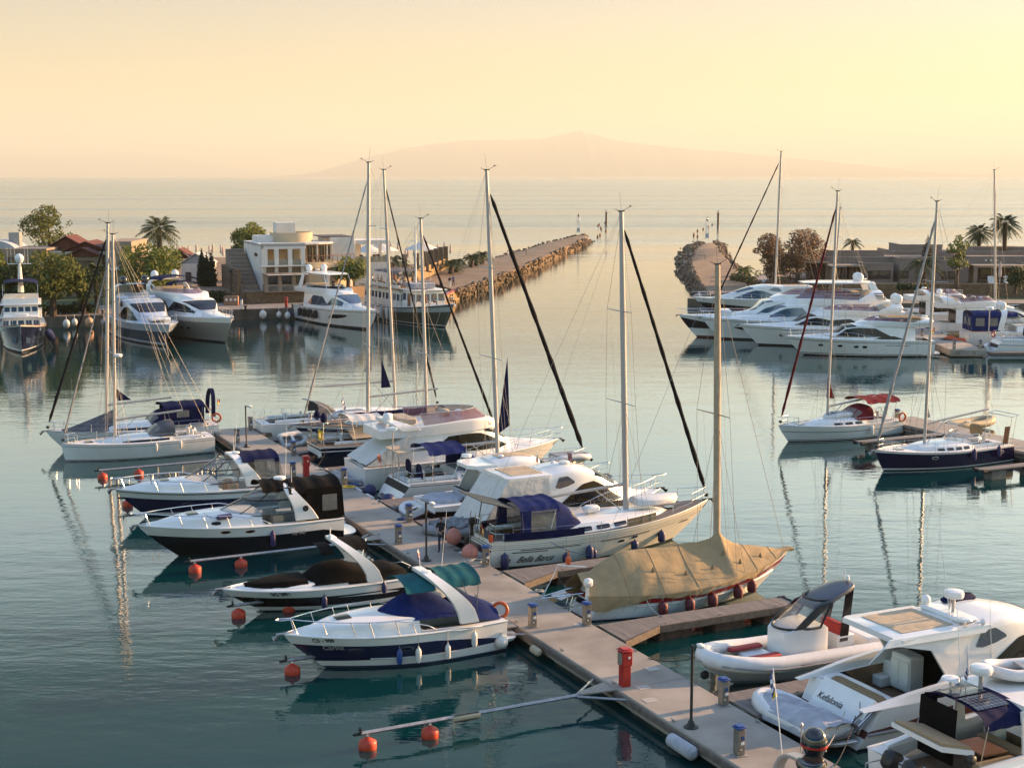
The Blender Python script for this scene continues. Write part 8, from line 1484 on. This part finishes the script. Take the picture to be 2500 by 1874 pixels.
for px, py, m, r, lb in ((162, 790, FWHITE, .45, 'white ball fender on the quay wall, left one of the pair beside the silver yacht'), (182, 786, FWHITE, .38, 'smaller white ball fender on the quay wall beside the silver yacht'), (218, 787, mat('peach_buoy', (.55, .33, .18), .6), .55, 'peach coloured ball fender on the quay wall beside the silver yacht'), (253, 787, GRUB, .4, 'grey ball fender on the quay wall close to the silver yacht'), (642, 768, FWHITE, .5, 'white ball fender on the quay wall below the red fire cabinet'), (681, 768, FWHITE, .36, 'slim white fender on the quay wall below the red fire cabinet'), (702, 770, FWHITE, .4, 'white fender on the quay wall beside the dark one'), (709, 767, DBLUE, .35, 'dark fender on the quay wall nearest the white flybridge yacht')):
    q = at(px, py, .75); o = thing('fender', lb, 'fender', q); b = MB(); b.ball((0, 0, 0), r, 12, None, (1, 1, 1.25)); b.tube([(0, 0, r), (0, 0, r + .6)], .03, 5); b.build('body', m, o)
for px, py, lb in ((108, 771, 'black iron bollard on the quay edge beside the trawler'), (252, 766, 'black iron bollard on the quay edge beside the silver yacht'), (600, 755, 'black iron bollard on the quay edge right of the blue pedestal'), (716, 751, 'black iron bollard on the quay edge right of the red fire cabinet')):
    o = thing('bollard', lb, 'bollard', at(px, py, 1.4)); b = MB(); b.lathe([(.3, 0), (.2, .1), (.16, .3), (.32, .4), (.3, .5), (.05, .52)], n=10); b.build('post', LAMPBLK, o)
o = thing('mooring_post', 'navy and white post at the quay end near the two strolling people', 'post', at(1076, 707, 1.8)); b = MB(); b.bbox((0, 0, .7), (.35, .35, 1.4), .03); b.build('post', DNAVY, o); b = MB(); b.bbox((.19, 0, .9), (.02, .25, .5), .005); b.build('stripe', W_, o)
person('woman with dark hair and white trousers on the steps beside the white restaurant', at(588, 712, 2.95), -1.2, WALK, TBLK, mat('white_cotton', (.62, .60, .57), .9), hands=False, hairlong=True); person('person in a black top and white shorts strolling on the breakwater path', at(1098, 702, 2.0), 1.4, WALK, TBLK, MATS['white_cotton'], hands=False); person('person in a blue shirt and dark trousers strolling on the breakwater path', at(1107, 699, 2.0), 1.4, pose(), mat('blue_cotton', (.10, .13, .26), .9), DENIM, hands=False)
# ------------------------------------------------------------------ buildings
PLW = mat('white_render', (.70, .66, .61), .9, noise=.12, nscale=.6); PLB = mat('beige_render', (.30, .225, .165), .92, noise=.15, nscale=.5); PLT = mat('taupe_render', (.25, .195, .165), .92, noise=.15, nscale=.4); PLC = mat('cream_render', (.50, .40, .27), .9, noise=.1, nscale=.6); TILE = brick('roof_tiles', (.17, .045, .028), (.12, .03, .02), (.06, .02, .015), 3, .5, .5, .05, .85); BRW = mat('brown_timber', (.07, .03, .02), .7, noise=.3); ROOFD = mat('dark_roofing', (.05, .05, .06), .9); WGL = mat('window_glass', (.03, .035, .04), .08, spec=.9)
def part(t, name, m, boxes, r=.02, smooth=0):
    b = MB()
    for c, d in boxes: b.bbox(c, d, r)
    return b.build(name, m, t, smooth=smooth)
def winp(t, c, w, h, face='y', fr=BRW, g=WGL, n=2):   # framed window standing 3 cm proud of its wall
    b = MB(); d = (w, .10, h) if face == 'y' else (.10, w, h); b.bbox(c, d, .01); o = b.build('window', fr, t, smooth=0); s = -1 if face == 'y' else 1
    for i in range(n):
        k = (i + .5) / n - .5; b = MB(); b.bbox((c[0] + (k * w * .94 if face == 'y' else .05), c[1] + (s * .05 if face == 'y' else k * w * .94), c[2]), (w * .8 / n if face == 'y' else .03, .03 if face == 'y' else w * .8 / n, h * .84), .005); b.build('pane', g, o, smooth=0)
    return o
t = thing('restaurant', 'white two storey restaurant with balcony bays, curved terrace and round roof drum', 'restaurant', at(640, 713, 2.95), R(21))
part(t, 'wall', PLW, [((3.2, 7.4, 1.9), (6.0, 11.6, 3.8)), ((3.2, 8.0, 5.2), (6.0, 10.4, 3.0)), ((.14, 6.6, 3.4), (.28, 13.2, 6.7)), ((3.2, 6.6, 6.55), (6.4, 13.2, .36)), ((3.2, .14, 6.45), (6.4, .28, .9))])
for x in (.45, 2.2, 4.15, 6.0): part(t, 'pillar', PLW, [((x, .3, 4.9), (.62 if x > 1 else .9, .55, 2.6)), ((x, .5, 2.9), (.5, .5, 1.4))])
part(t, 'balcony_floor', PLW, [((3.2, .7, 3.62), (6.6, 2.0, .18))]); part(t, 'balcony_wall', PLC, [((3.2, 2.72, 4.95), (5.9, .1, 2.6))]); part(t, 'lower_panel', PLB, [((3.2, .95, 2.9), (5.8, .2, 1.4))])
for x in (1.3, 5.1): winp(t, (x - .4, 2.6, 4.7), .9, 1.9, 'y', LAMPBLK, n=1)
for x in (1.3, 3.2, 5.1): part(t, 'balcony_rail', GLS, [((x, .25, 4.15), (1.3, .05, .8))], .01)
part(t, 'ground_floor_bay', PLB, [((3.4, -.7, .55), (6.6, 1.6, 1.1)), ((3.4, -.75, 2.55), (6.6, 1.5, .25))])
for x in (.35, 2.3, 4.3, 6.3): part(t, 'bay_pillar', PLB, [((x, -1.2, 1.75), (.5, .4, 1.5))])
for x in (1.35, 3.3, 5.3): winp(t, (x, -.9, 1.75), 1.4, 1.3, 'y', BRW, n=2); part(t, 'awning', PLW, [((x, -1.75, 2.5), (1.85, .9, .09))]); part(t, 'vent_grille', CONCD, [((x, -1.52, .55), (1.4, .06, .7))])
text('wall_sign', 'KAFESO', .62, LAMPBLK, t, frame_at((-.02, 4.9, 4.9), (0, -1, 0), (0, 0, 1)), 0, .02, bold=.03)
b = MB(); b.lathe([(3.1, 6.5), (3.1, 8.1), (2.9, 8.1), (2.9, 7.9), (.05, 7.9)], (6.0, 7.6, 0), 28); b.build('roof_drum', PLC, t); part(t, 'roof_box', PLW, [((5.0, 7.6, 8.7), (2.9, 2.2, 1.7))]); part(t, 'low_roof_wall', PLW, [((3.2, 8.6, 7.0), (4.8, 4, 1.3))])
arc = [(6.4, -.3)] + [(lerp(6.4, 14.8, k / 10), -.3 + 5.2 * (k / 10) ** 2.0) for k in range(1, 11)]; b = MB(); b.prism(arc + [(14.8, 13), (6.4, 13)], 3.2, 4.0); b.prism([(x - .0, y + .9) for x, y in arc] + [(14.6, 12.8), (6.45, 12.8)], 0, 3.2); b.build('terrace', PLC, t, smooth=30)
b = MB(); b.tube([(x, y + .12, 4.95) for x, y in arc], .05, 6)
for x, y in arc: b.tube([(x, y + .12, 4.0), (x, y + .12, 4.95)], .04, 5)
b.build('terrace_rail', TEAKX, t); b = MB(); b.prism([(6.4, .5), (8.5, .9), (10.2, 1.9), (11.2, 3.2), (11.4, 7), (6.4, 7)], 6.55, 6.75); b.build('pergola_roof', CWHITE, t, smooth=0)
for x, y in ((8.3, 1.1), (10.0, 2.1), (11.1, 3.4)): part(t, 'pergola_post', PLW, [((x, y, 5.25), (.16, .16, 2.6))])
for k in range(5): winp(t, (6.9 + .95 * k, 3.6 + .25 * k, 5.2), .85, 2.3, 'y', PLC, n=2)
part(t, 'upper_hall', PLW, [((13.2, 9.6, 5.6), (3.6, 8.0, 3.4)), ((9.0, 9.8, 5.3), (5, 5.8, 2.6))]); part(t, 'upper_roof', ROOFD, [((12.8, 9.8, 7.36), (4.6, 7.6, .12))])
part(t, 'pavilion_frame', PLW, [((15.2, 6.2, 4.9), (.35, .35, 3.4)), ((17.4, 6.2, 4.9), (.3, .35, 3.4)), ((20.4, 6.2, 3.3), (.45, .45, 6.6)), ((20.4, 10.8, 3.3), (.45, .45, 6.6)), ((17.8, 6.2, 6.45), (5.6, .5, .5)), ((17.8, 10.8, 6.45), (5.6, .5, .5)), ((17.8, 8.5, 6.75), (5.6, 5.1, .14)), ((17.8, 8.5, 1.75), (5.4, 5, 3.4)), ((16.5, 10.6, 5), (1.6, .2, 3))])
part(t, 'pavilion_rail', GLS, [((17.8, 6.0, 3.95), (5, .06, .9))], .01); part(t, 'terrace_furniture', BRW, [((x, y, 4.3), (.5, .5, .6)) for x, y in ((7.2, 1.2), (8.4, 1.5), (9.3, 2.1), (16.4, 7), (18.5, 7.2), (19.3, 8))], .05); part(t, 'side_steps', mat('stone_steps', (.28, .215, .17), .95, noise=.3), [((-1.6, .8 + 1.1 * k, .12 + .26 * k), (2.6, 1.15, .5 + .52 * k)) for k in range(11)])
part(t, 'step_wall', STONE, [((-3.2, 6.5, 1.6), (.5, 13, 3.4))])
def block(t, name, x0, x1, y0, y1, z0, z1, m, par=.0): return part(t, name, m, [(((x0 + x1) / 2, (y0 + y1) / 2, (z0 + z1) / 2), (x1 - x0, y1 - y0, z1 - z0))])
def gable(t, x0, x1, y0, y1, z, rise, m=TILE, ov=.4, name='roof'):
    xm = (x0 + x1) / 2; b = MB()
    for sx in (x0 - ov, x1 + ov): b.slab([(sx, y0 - ov, z - .1), (xm, y0 - ov, z + rise), (xm, y1, z + rise), (sx, y1, z - .1)], (0, 0, .16))
    b.slab([(x0, y0 + .1, z - .05), (x1, y0 + .1, z - .05), (xm, y0 + .1, z + rise - .1)], (0, .2, 0)); return b.build(name, m, t, smooth=0)
t = thing('beige_house', 'long beige harbour building with tiled gable porches behind the trees on the left', 'building', (-86, 212, 1.4), R(2))
block(t, 'wall', -6, 17.2, 0, 9, 0, 7.2, PLB); block(t, 'tower_wall', 26.2, 30.0, -1.5, 9, 0, 8.3, PLB); block(t, 'wall', 17.2, 26.2, 1.4, 9, 0, 6.6, PLC); block(t, 'wall', 20, 25.2, .2, 1.4, 0, 6.0, PLB)
gable(t, 20.2, 25.0, -.4, 6, 6.1, 1.1); gable(t, 19, 25.4, 3, 10, 6.7, 1.3); gable(t, 15.6, 21.4, 6, 12, 6.9, 1.8); block(t, 'balcony', -1, 9, -1.0, .0, 5.4, 5.8, PLW); part(t, 'porch_column', PLC, [((x, -.9, 2.7), (.6, .6, 5.4)) for x in (-1, 4, 9)])
for x, z, w_, h_ in ((3.8, 5.0, 5, 1.8), (-3, 5, 2, 1.8), (12.6, 5.2, 2.2, 1.5), (22.6, 4.6, 2.6, 1.6), (25.8, 4.2, .7, 2.2), (3, 1.6, 3, 2.6), (12.5, 1.6, 1.8, 2.8), (22.3, 1.6, 2.2, 2.8)): winp(t, (x, (-.02 if x < 17 else .18 if x < 26.5 else 1.38), z), w_, h_, 'y')
for x in (-1.0, 6.5):
    b = MB(); b.rings([[Vector((x + 5.6 * k, y, 7.2 + 1.1 * sin(pi * k) ** .7)) for k in [i / 10 for i in range(11)]] for y in (1.5, 8)], False, False); b.slab([(x + 5.6 * i / 10, 1.5, 7.2 + 1.1 * sin(pi * i / 10) ** .7) for i in range(11)], (0, .05, 0)); b.build('barrel_canopy', mat('pale_tent', (.33, .38, .42), .7) if 'pale_tent' not in MATS else MATS['pale_tent'], t, smooth=50)
part(t, 'air_unit', ALUD, [((6.3, 5, 8.2), (1.6, 1.4, 2.0)), ((11.2, 5, 8.3), (1.6, 1.4, 2.2))]); part(t, 'entrance_arch', PLW, [((28.0, -1.7, 4.3), (2.6, .4, .4))])
t = thing('gabled_house', 'small white gabled house with grey roof behind the beige motor yacht', 'house', (-51.2, 222, 2.2), R(4)); block(t, 'wall', 0, 4.6, 0, 6, 0, 3.6, PLW); gable(t, 0, 4.6, 0, 6, 3.6, 1.5, mat('pale_roof', (.36, .38, .40), .8), .25); winp(t, (1.1, -.02, 1.4), .9, 1.8); winp(t, (3.3, -.02, 1.5), 1.5, 1.9); gable(t, -2.6, 1.0, 4, 9, 4.2, 1.4)
t = thing('canopy_pavilion', 'low pavilion with barrel vaulted pale canopy left of the restaurant steps', 'pavilion', (-44, 222, 2.4), 0); block(t, 'wall', 0, 6, 0, 5, 0, 2.6, BRW); b = MB(); b.rings([[Vector((-.4 + 6.8 * i / 12, y, 2.9 + 1.5 * sin(pi * i / 12) ** .8)) for i in range(13)] for y in (-.6, 5)], False, False); b.build('vaulted_canopy', MATS['pale_tent'], t, smooth=50); part(t, 'fascia', PLW, [((3, -.62, 2.85), (6.8, .08, .3))])
def villa(lb, x, y, rz, blocks, wins, extra=()):
    t = thing('villa', lb, 'villa', (x, y, 2.9), R(rz), 'flat roofed taupe villas'); t.scale = (1, 1, .78)
    for i, (x0, x1, y0, y1, z1) in enumerate(blocks): block(t, 'wall', x0, x1, y0, y1, 0, z1, PLT); part(t, 'parapet', PLT, [(((x0 + x1) / 2, y0 + .12, z1 + .2), (x1 - x0 + .06, .3, .4)), ((x0 + .12, (y0 + y1) / 2, z1 + .2), (.3, y1 - y0, .4))])
    for c, w_, h_ in wins: winp(t, c, w_, h_)
    for nm, m, bx in extra: part(t, nm, m, bx)
villa('taupe flat roofed villa with a rounded bay and timber side, left of the dark cypress', 49.8, 222, 0, [(0, 19, 6, 16, 4.3), (4.8, 9.6, 1.5, 6, 3.4), (10.5, 13.2, 1.0, 6, 4.4), (13.2, 21, .4, 6, 4.0), (1, 10, 9, 15, 5.4)], [((11.0, .96, 1.5), 1.6, 1.5), ((7.4, 1.46, 1.4), 3.6, 1.7), ((18.0, .36, 1.4), 2.4, 1.5), ((2.4, 5.96, 1.5), 2.6, 2.2)], [('porch_roof', PLB, [((2.5, 3.6, 3.2), (5.6, 5.2, .3))]), ('porch_post', PLB, [((.2, 1.2, 1.5), (.4, .4, 3.0)), ((4.6, 1.2, 1.5), (.4, .4, 3.0))]), ('timber_wall', BRW, [((-1.2, 8, 1.6), (2.2, 4, 3.2))]), ('side_porch_roof', PLB, [((-2.0, 7.5, 3.6), (4.6, 6, .3))])])
villa('taupe flat roofed villa standing farther back behind the cypress and the two tall palms', 64, 238, 0, [(0, 26, 2, 14, 4.6), (2, 9, 6, 14, 5.8), (14, 24, 5, 14, 5.4)], [((6, 1.96, 1.4), 3, 1.8), ((14, 1.96, 1.5), 2.2, 1.6), ((20, 1.96, 1.5), 3, 1.9)], [('porch_roof', PLB, [((10, .6, 3.1), (14, 3.2, .28))])])
villa('taupe villa with a white framed veranda, folded parasol and loungers at the right edge', 71, 220, 0, [(0, 22, 5, 13, 4.6), (8, 22, 3, 8, 3.4), (12, 20, 8, 12, 5.6)], [((4.2, 4.96, 1.5), 4, 2.2), ((11, 2.96, 1.5), 3, 2.0)], [('veranda_frame', PLB, [((.2, .4, 1.6), (.5, .5, 3.2)), ((9.8, .4, 1.6), (.5, .5, 3.2)), ((5, .4, 3.3), (10.2, .5, .45)), ((5, 2.8, 3.45), (10, 5, .16))]), ('wall_light', CREAM, [((3.2 + k * .8, 4.9, 4.2), (.25, .1, .35)) for k in range(3)])])
for x, lb in ((85, 'white reclining lounge chair on the villa veranda, left one'), (87.4, 'white reclining lounge chair on the villa veranda, right one')):
    t = thing('lounge_chair', lb, 'lounge chair', (x - 12.6, 216.6, 2.9), -.2); b = MB(); b.slab([(-.45, -1.2, .35), (.45, -1.2, .35), (.45, .2, .35), (-.45, .2, .35)], (0, 0, .1)); b.build('seat', CWHITE, t); b = MB(); b.slab([(-.45, .2, .35), (.45, .2, .35), (.45, .9, 1.25), (-.45, .9, 1.25)], (0, -.08, .06)); b.build('backrest', CWHITE, t); b = MB(); [b.bbox((sx, y, .17), (.07, .07, .34), .01) for sx in (-.4, .4) for y in (-1.1, .1)]; b.build('leg_frame', ALU, t)
# closed parasols, stone pillars, canopies of the beach bar
PARC = canvas('parasol_canvas', (.55, .44, .38), .15)
def parasol(p, lb, grp, k=1.0):
    t = thing('parasol', lb, 'parasol', p, 0, grp); b = MB(); b.tube([(0, 0, 0), (0, 0, 2.7 * k)], .05, 6); b.build('pole', W_, t); b = MB(); b.lathe([(.08, .95 * k), (.24, 1.0 * k), (.27, 1.5 * k), (.17, 2.2 * k), (.28, 2.25 * k), (.16, 2.6 * k), (.02, 3.0 * k)], n=9); b.build('folded_canopy', PARC, t)
p0 = len(bpy.data.objects); src = None; spots = [(862, 632), (876, 625), (880, 618), (888, 665), (916, 630), (919, 622), (934, 620), (955, 625), (972, 622), (990, 645), (996, 640), (1011, 638), (1043, 622), (1050, 626), (1069, 630), (1085, 622), (1100, 630), (314, 632), (338, 628), (347, 626), (361, 632), (381, 625), (434, 632), (447, 634), (461, 633), (480, 628), (512, 632), (520, 628), (540, 630), (545, 636)]
for px, py in spots:
    if src is None: parasol(at(px, py, 2.2), 'closed pale parasol among the many on the beach behind the left shore', 'closed beach parasols'); src = [o for o in bpy.data.objects if o.name == 'parasol'][0]
    else: c = copy_tree(src); c.location = at(px, py, 2.2)
parasol((74.0, 217.5, 2.9), 'tall folded white parasol on the villa veranda behind the lounge chairs', None, 1.2)
for i, (px, py, h_) in enumerate(((885, 672, 2.6), (905, 668, 2.6), (988, 672, 3.4), (1017, 668, 3.3), (1041, 661, 3.2), (1053, 656, 3.2), (1065, 650, 3.1), (1076, 646, 3.1), (1088, 642, 3.0))):
    t = thing('stone_pillar', 'square brown stone pillar of the beach bar fence', 'pillar', at(px, py, 3.2 if i > 2 else 3.0), .3, 'stone pillars of the beach bar'); b = MB(); b.bbox((0, 0, h_ / 2), (.75, .75, h_), .03); b.build('shaft', STONE, t); b = MB(); b.bbox((0, 0, h_ + .06), (.85, .85, .12), .03); b.build('capstone', PAVE, t)
for px, py, w_, lb in ((900, 650, 4.5, 'white tent canopy of the beach bar, left one'), (930, 646, 5.5, 'bluish white tent canopy of the beach bar, middle one'), (1030, 642, 5.5, 'white domed tent canopy of the beach bar behind the stone pillars')):
    t = thing('tent_canopy', lb, 'tent', at(px, py, 3.0), .2); b = MB(); b.lathe([(w_ * .62, 2.6), (w_ * .58, 2.7), (w_ * .25, 3.5), (.3, 3.9), (.02, 4.0)], n=12); b.build('canopy', CWHITE, t, smooth=20)
    for a in range(4): b = MB(); b.tube([(w_ * .5 * cos(a * pi / 2), w_ * .5 * sin(a * pi / 2), 0), (w_ * .5 * cos(a * pi / 2), w_ * .5 * sin(a * pi / 2), 2.7)], .06, 6); b.build('post', W_, t)
r2 = random.Random(4)
for i in range(14): t = thing('bar_table', 'pale square table of the beach bar terrace', 'table', at(900 + r2.uniform(0, 80), 674 + r2.uniform(-6, 6), 3.0), r2.random(), 'tables of the beach bar'); b = MB(); b.bbox((0, 0, .72), (.9, .9, .06), .01); b.build('top', WW, t); b = MB(); b.bbox((0, 0, .36), (.12, .12, .7), .02); b.build('leg', BRW, t)
# ------------------------------------------------------------------ vegetation
def leafm(n, a, c): return mat(n, a, .7, col2=c, nscale=.9, spec=.25)
LG = leafm('olive_green_leaves', (.13, .13, .022), (.05, .07, .012)); LD = leafm('dark_leaves', (.035, .06, .014), (.015, .03, .008)); LY = leafm('yellow_green_leaves', (.16, .17, .03), (.07, .10, .016)); LT = leafm('russet_tamarisk', (.19, .10, .05), (.09, .05, .028)); LC = leafm('cypress_leaves', (.018, .03, .012), (.008, .016, .006)); LP = leafm('palm_leaves', (.085, .09, .025), (.03, .045, .012)); BARK = mat('bark', (.09, .06, .045), .95, noise=.5, nscale=4)
def leaves(blobs, n, s, seed, core=.25):
    r2 = random.Random(seed); b = MB(); W = [x[3] * x[4] * x[5] for x in blobs]; tot = sum(W)
    for bl, w_ in zip(blobs, W):
        for _ in range(int(n * w_ / tot)):
            d = Vector((r2.gauss(0, 1), r2.gauss(0, 1), r2.gauss(0, 1))).normalized() * (r2.uniform(core, 1) ** .5); c = Vector(bl[:3]) + Vector((d.x * bl[3], d.y * bl[4], d.z * bl[5]))
            u = Vector((r2.gauss(0, 1), r2.gauss(0, 1), r2.gauss(0, 1))).normalized(); v = u.orthogonal().normalized(); k = s * r2.uniform(.6, 1.3); b.v += [tuple(c - u * k), tuple(c - v * k * .45), tuple(c + u * k), tuple(c + v * k * .45)]; o = len(b.v) - 4; b.f.append((o, o + 1, o + 2, o + 3)); b.m.append(0)
    return b
def tree(lb, p, h_, w_, m, n=2600, s=.24, seed=1, trunk=.3, nm='tree', loose=1.0, grp=None):
    t = thing(nm, lb, 'tree', p, 0, grp); r2 = random.Random(seed); bl = []; b = MB(); b.tube([(0, 0, -.3), (.05 * h_ * .2, 0, h_ * trunk), (0, .1, h_ * .7)], [w_ * .055 + .06, w_ * .045 + .04, .04], 7)
    for i in range(11):
        a = r2.uniform(0, 6.3); q = r2.uniform(.15, .62) * w_ / 2 * 1.25; z = h_ * r2.uniform(trunk + .08, .9); e = Vector((q * cos(a), q * sin(a), z)); b.tube([(0, 0, h_ * trunk * r2.uniform(.7, 1.3)), e * .6 + Vector((0, 0, z * .25)), e], [.07, .05, .02], 5); rr = w_ * r2.uniform(.17, .30); bl.append((e.x, e.y, z, rr, rr, rr * r2.uniform(.7, 1.0)))
    for i in range(8): a = r2.uniform(0, 6.3); bl.append((w_ * .46 * cos(a), w_ * .46 * sin(a), h_ * r2.uniform(trunk, .85), w_ * .1, w_ * .1, w_ * .1 * loose))
    bl.append((0, 0, h_ * .9, w_ * .2, w_ * .2, h_ * .13)); b.build('trunk', BARK, t); leaves(bl, n, s, seed).build('crown', m, t, smooth=0, recalc=False); return t
def palm(lb, p, h_, r=2.0, m=LP, seed=1, fan=True, nf=42, thick=.28, grp=None):
    t = thing('palm_tree', lb, 'palm tree', p, 0, grp); r2 = random.Random(seed); b = MB(); b.tube([(0, 0, -.3), (.1, 0, h_ * .5), (0, 0, h_)], [thick * 1.25, thick, thick * 1.05], 9); b.build('trunk', BARK, t); b = MB()
    for i in range(nf):
        a = 2.4 * i + r2.uniform(-.2, .2); el = lerp(1.25, -.75, (i / nf) ** .8) if fan else lerp(1.2, -.1, i / nf); L_ = r * r2.uniform(.85, 1.1); d = Vector((cos(a), sin(a), 0)); pts = []
        for k in range(9): q = k / 8; pts.append(Vector((0, 0, h_)) + d * L_ * q * max(.25, cos(el)) + Vector((0, 0, L_ * q * sin(el) - (.55 if not fan else .35) * L_ * q * q)))
        side = Vector((-d.y, d.x, 0)); b.tube(pts, .03, 3)
        for k in range(2 if not fan else 3, 9):
            for s_ in (1, -1):
                for j in range(3): base = pts[k]; ll = (.30 if not fan else .34) * r * (1 - .55 * abs(k / 8 - .55)); tip = base + side * s_ * ll * .75 + (pts[k] - pts[k - 1]).normalized() * ll * (.3 + .3 * j) - Vector((0, 0, ll * (.35 + .2 * r2.random()))); w2 = (pts[k] - pts[k - 1]).normalized() * .07; b.add([base - w2, base + w2, tip], [(0, 1, 2)])
    b.build('crown', m, t, smooth=0, recalc=False); return t
for i, (px, py, z, h_, w_, m, n, lb) in enumerate(((125, 690, 1.5, 13.0, 7.6, LG, 2600, 'sparse crowned tall tree rising above the beige harbour building'), (130, 770, 1.5, 8.0, 8.0, LG, 4200, 'broad olive green tree in front of the beige harbour building'), (42, 765, 1.5, 6.6, 5.5, LD, 2600, 'dark bushy tree behind the antenna mast of the trawler'), (205, 765, 1.5, 6.0, 4.2, LD, 2200, 'dark green tree in front of the tiled porch'), (2, 765, 1.5, 8.2, 4.0, LY, 2200, 'yellow green tree cut by the left edge'), (365, 752, 1.5, 8.6, 8.6, LY, 4600, 'full yellow green tree behind the silver motor yacht'), (618, 640, 3.0, 7.5, 7.0, LY, 3200, 'light green conical tree behind the white restaurant'), (596, 650, 3.0, 4.5, 5.0, LD, 1800, 'darker bushy tree left of the white restaurant'), (795, 700, 2.95, 4.0, 4.2, LY, 2000, 'clipped round green tree at the curved terrace'), (850, 705, 2.95, 4.6, 5.2, LY, 2400, 'clipped green tree right of the curved terrace'))): tree(lb, at(px, py, z), h_, w_, m, n, .26, i + 3)
for px, py, z, h_, w_, lb, sd_ in ((1888, 700, 1.5, 8.0, 6.2, 'russet feathery tamarisk tree on the right shore, left one of the pair', 31), (1945, 705, 1.5, 9.2, 7.8, 'larger russet feathery tamarisk tree on the right shore', 32)): tree(lb, at(px, py, z), h_, w_, LT, 5200, .22, sd_, .2)
tree('slim light green tree in front of the villa, right of the dark cypress', at(2335, 700, 2.9), 7.6, 3.6, LY, 1200, .24, 41); tree('round green tree in front of the white framed veranda', at(2478, 712, 2.9), 3.6, 4.2, LD, 1600, .24, 42)
palm('tall fan palm standing between the tree tops on the left', at(392, 690, 1.5), 9.0, 3.3, seed=5, nf=50, thick=.4); palm('shaggy fan palm left of the tiled porch', at(88, 770, 1.5), 3.6, 2.4, seed=8); palm('fan palm with dark trunk in front of the tiled porch', at(236, 762, 1.5), 5.2, 2.3, seed=9); palm('fan palm in front of the tower wall', at(330, 740, 1.5), 5.8, 2.4, seed=6); palm('dark feather palm in the beach bar', at(955, 682, 3.0), 2.6, 3.4, LD, 7, False, 22, .5)
for px, py, lb, s_ in ((1100, 664, 'small feather palm at the root of the left breakwater, nearest the pillars', 2.4), (1114, 660, 'low leaning feather palm at the root of the left breakwater', 2.2), (1150, 648, 'small feather palm beside the breakwater path, left of three', 2.3), (1163, 645, 'small feather palm beside the breakwater path, middle of three', 2.0), (1177, 640, 'small feather palm beside the breakwater path, right of three', 2.2)): palm(lb, at(px, py, 2.2), 1.3, s_, LP, px, False, 20, .4)
palm('tall fan palm on the right, shorter one of the pair above the villas', at(2386, 660, 2.9), 6.7, 2.3, LD, 14, thick=.35); palm('tallest fan palm on the right above the villas', at(2448, 668, 2.9), 8.5, 2.6, LD, 15, thick=.36); palm('feather palm in front of the villa wall on the right', at(2252, 722, 1.4), 4.6, 3.0, LP, 16, False, 24, .4); palm('small feather palm rising behind the left villa', at(2080, 640, 2.9), 3.6, 2.2, LP, 17, False, 20); palm('low yuccas beside the right breakwater path', at(1818, 672, 2.0), .8, 2.2, LY, 18, False, 18, .3)
def cypress(lb, p, h_, r, seed): t = thing('cypress', lb, 'tree', p); b = MB(); b.tube([(0, 0, -.2), (0, 0, h_ * .8)], [.15, .05], 6); b.build('trunk', BARK, t); leaves([(0, 0, h_ * f, r * k, r * k, h_ * .16) for f, k in ((.14, .8), (.3, 1), (.46, .95), (.62, .8), (.76, .6), (.88, .36), (.95, .18))], 2600, .17, seed, .1).build('crown', LC, t, smooth=0, recalc=False)
for px, py, z, h_, r, lb in ((495, 712, 2.2, 6.0, .9, 'narrow dark cypress behind the beige motor yacht, left of three'), (506, 712, 2.2, 5.4, .8, 'narrow dark cypress behind the beige motor yacht, middle of three'), (518, 712, 2.2, 5.7, .9, 'narrow dark cypress behind the beige motor yacht, right of three'), (2262, 678, 2.9, 6.4, 1.15, 'tall dark cypress between the flat roofed villas')): cypress(lb, at(px, py, z), h_, r, int(px))
def hedge(lb, a, c, z, h_, w_, m, n, seed): a, c = at(*a, z), at(*c, z); t = thing('hedge', lb, 'hedge', (a + c) / 2); d = (c - a) / 2; k = 7; leaves([(d.x * (2 * i / (k - 1) - 1), d.y * (2 * i / (k - 1) - 1), h_ * .5, d.length / k * 1.3, w_, h_ * .55) for i in range(k)], n, .17, seed, .1).build('foliage', m, t, smooth=0, recalc=False)
hedge('clipped dark hedge left of the rubble wall', (520, 738), (612, 740), 1.4, 1.7, .8, LD, 3000, 1); hedge('low dark hedge in front of the beige building', (95, 768), (185, 764), 1.4, 1.2, .9, LD, 2600, 2); hedge('rounded hedge along the path beside the porch', (182, 757), (228, 764), 1.4, 1.1, .8, LD, 1800, 3); hedge('low hedge under the villa windows on the right', (2195, 708), (2260, 708), 2.9, 1.0, .7, LD, 1800, 4); hedge('dark shrubs on the lawn beside the right breakwater', (1790, 690), (1840, 698), 1.4, 1.6, 1.4, LD, 2400, 5); hedge('ragged shrubs below the tamarisk trees', (1850, 712), (2010, 716), 1.4, 1.9, 1.4, LT, 3200, 6); hedge('green shrubs in front of the stone wall on the right', (2300, 718), (2500, 722), 1.4, 1.0, .8, LD, 3200, 7); hedge('shrubs below the beach bar tables', (905, 690), (965, 690), 2.2, 1.6, .9, LD, 2200, 8)
for (x, y), lb in (((-40.3, 205.5), 'dark street lamp on the promenade left of the bins'), ((65.5, 212), 'dark street lamp among the shrubs on the right promenade')):
    t = thing('street_lamp', lb, 'street lamp', (x, y, 1.4)); b = MB(); b.tube([(0, 0, 0), (0, 0, 4.2)], [.09, .06], 8); b.build('pole', LAMPBLK, t); b = MB(); b.lathe([(.45, 4.2), (.4, 4.4), (.1, 4.65), (.02, 4.7)], n=12); b.build('lamp_head', LAMPBLK, t)
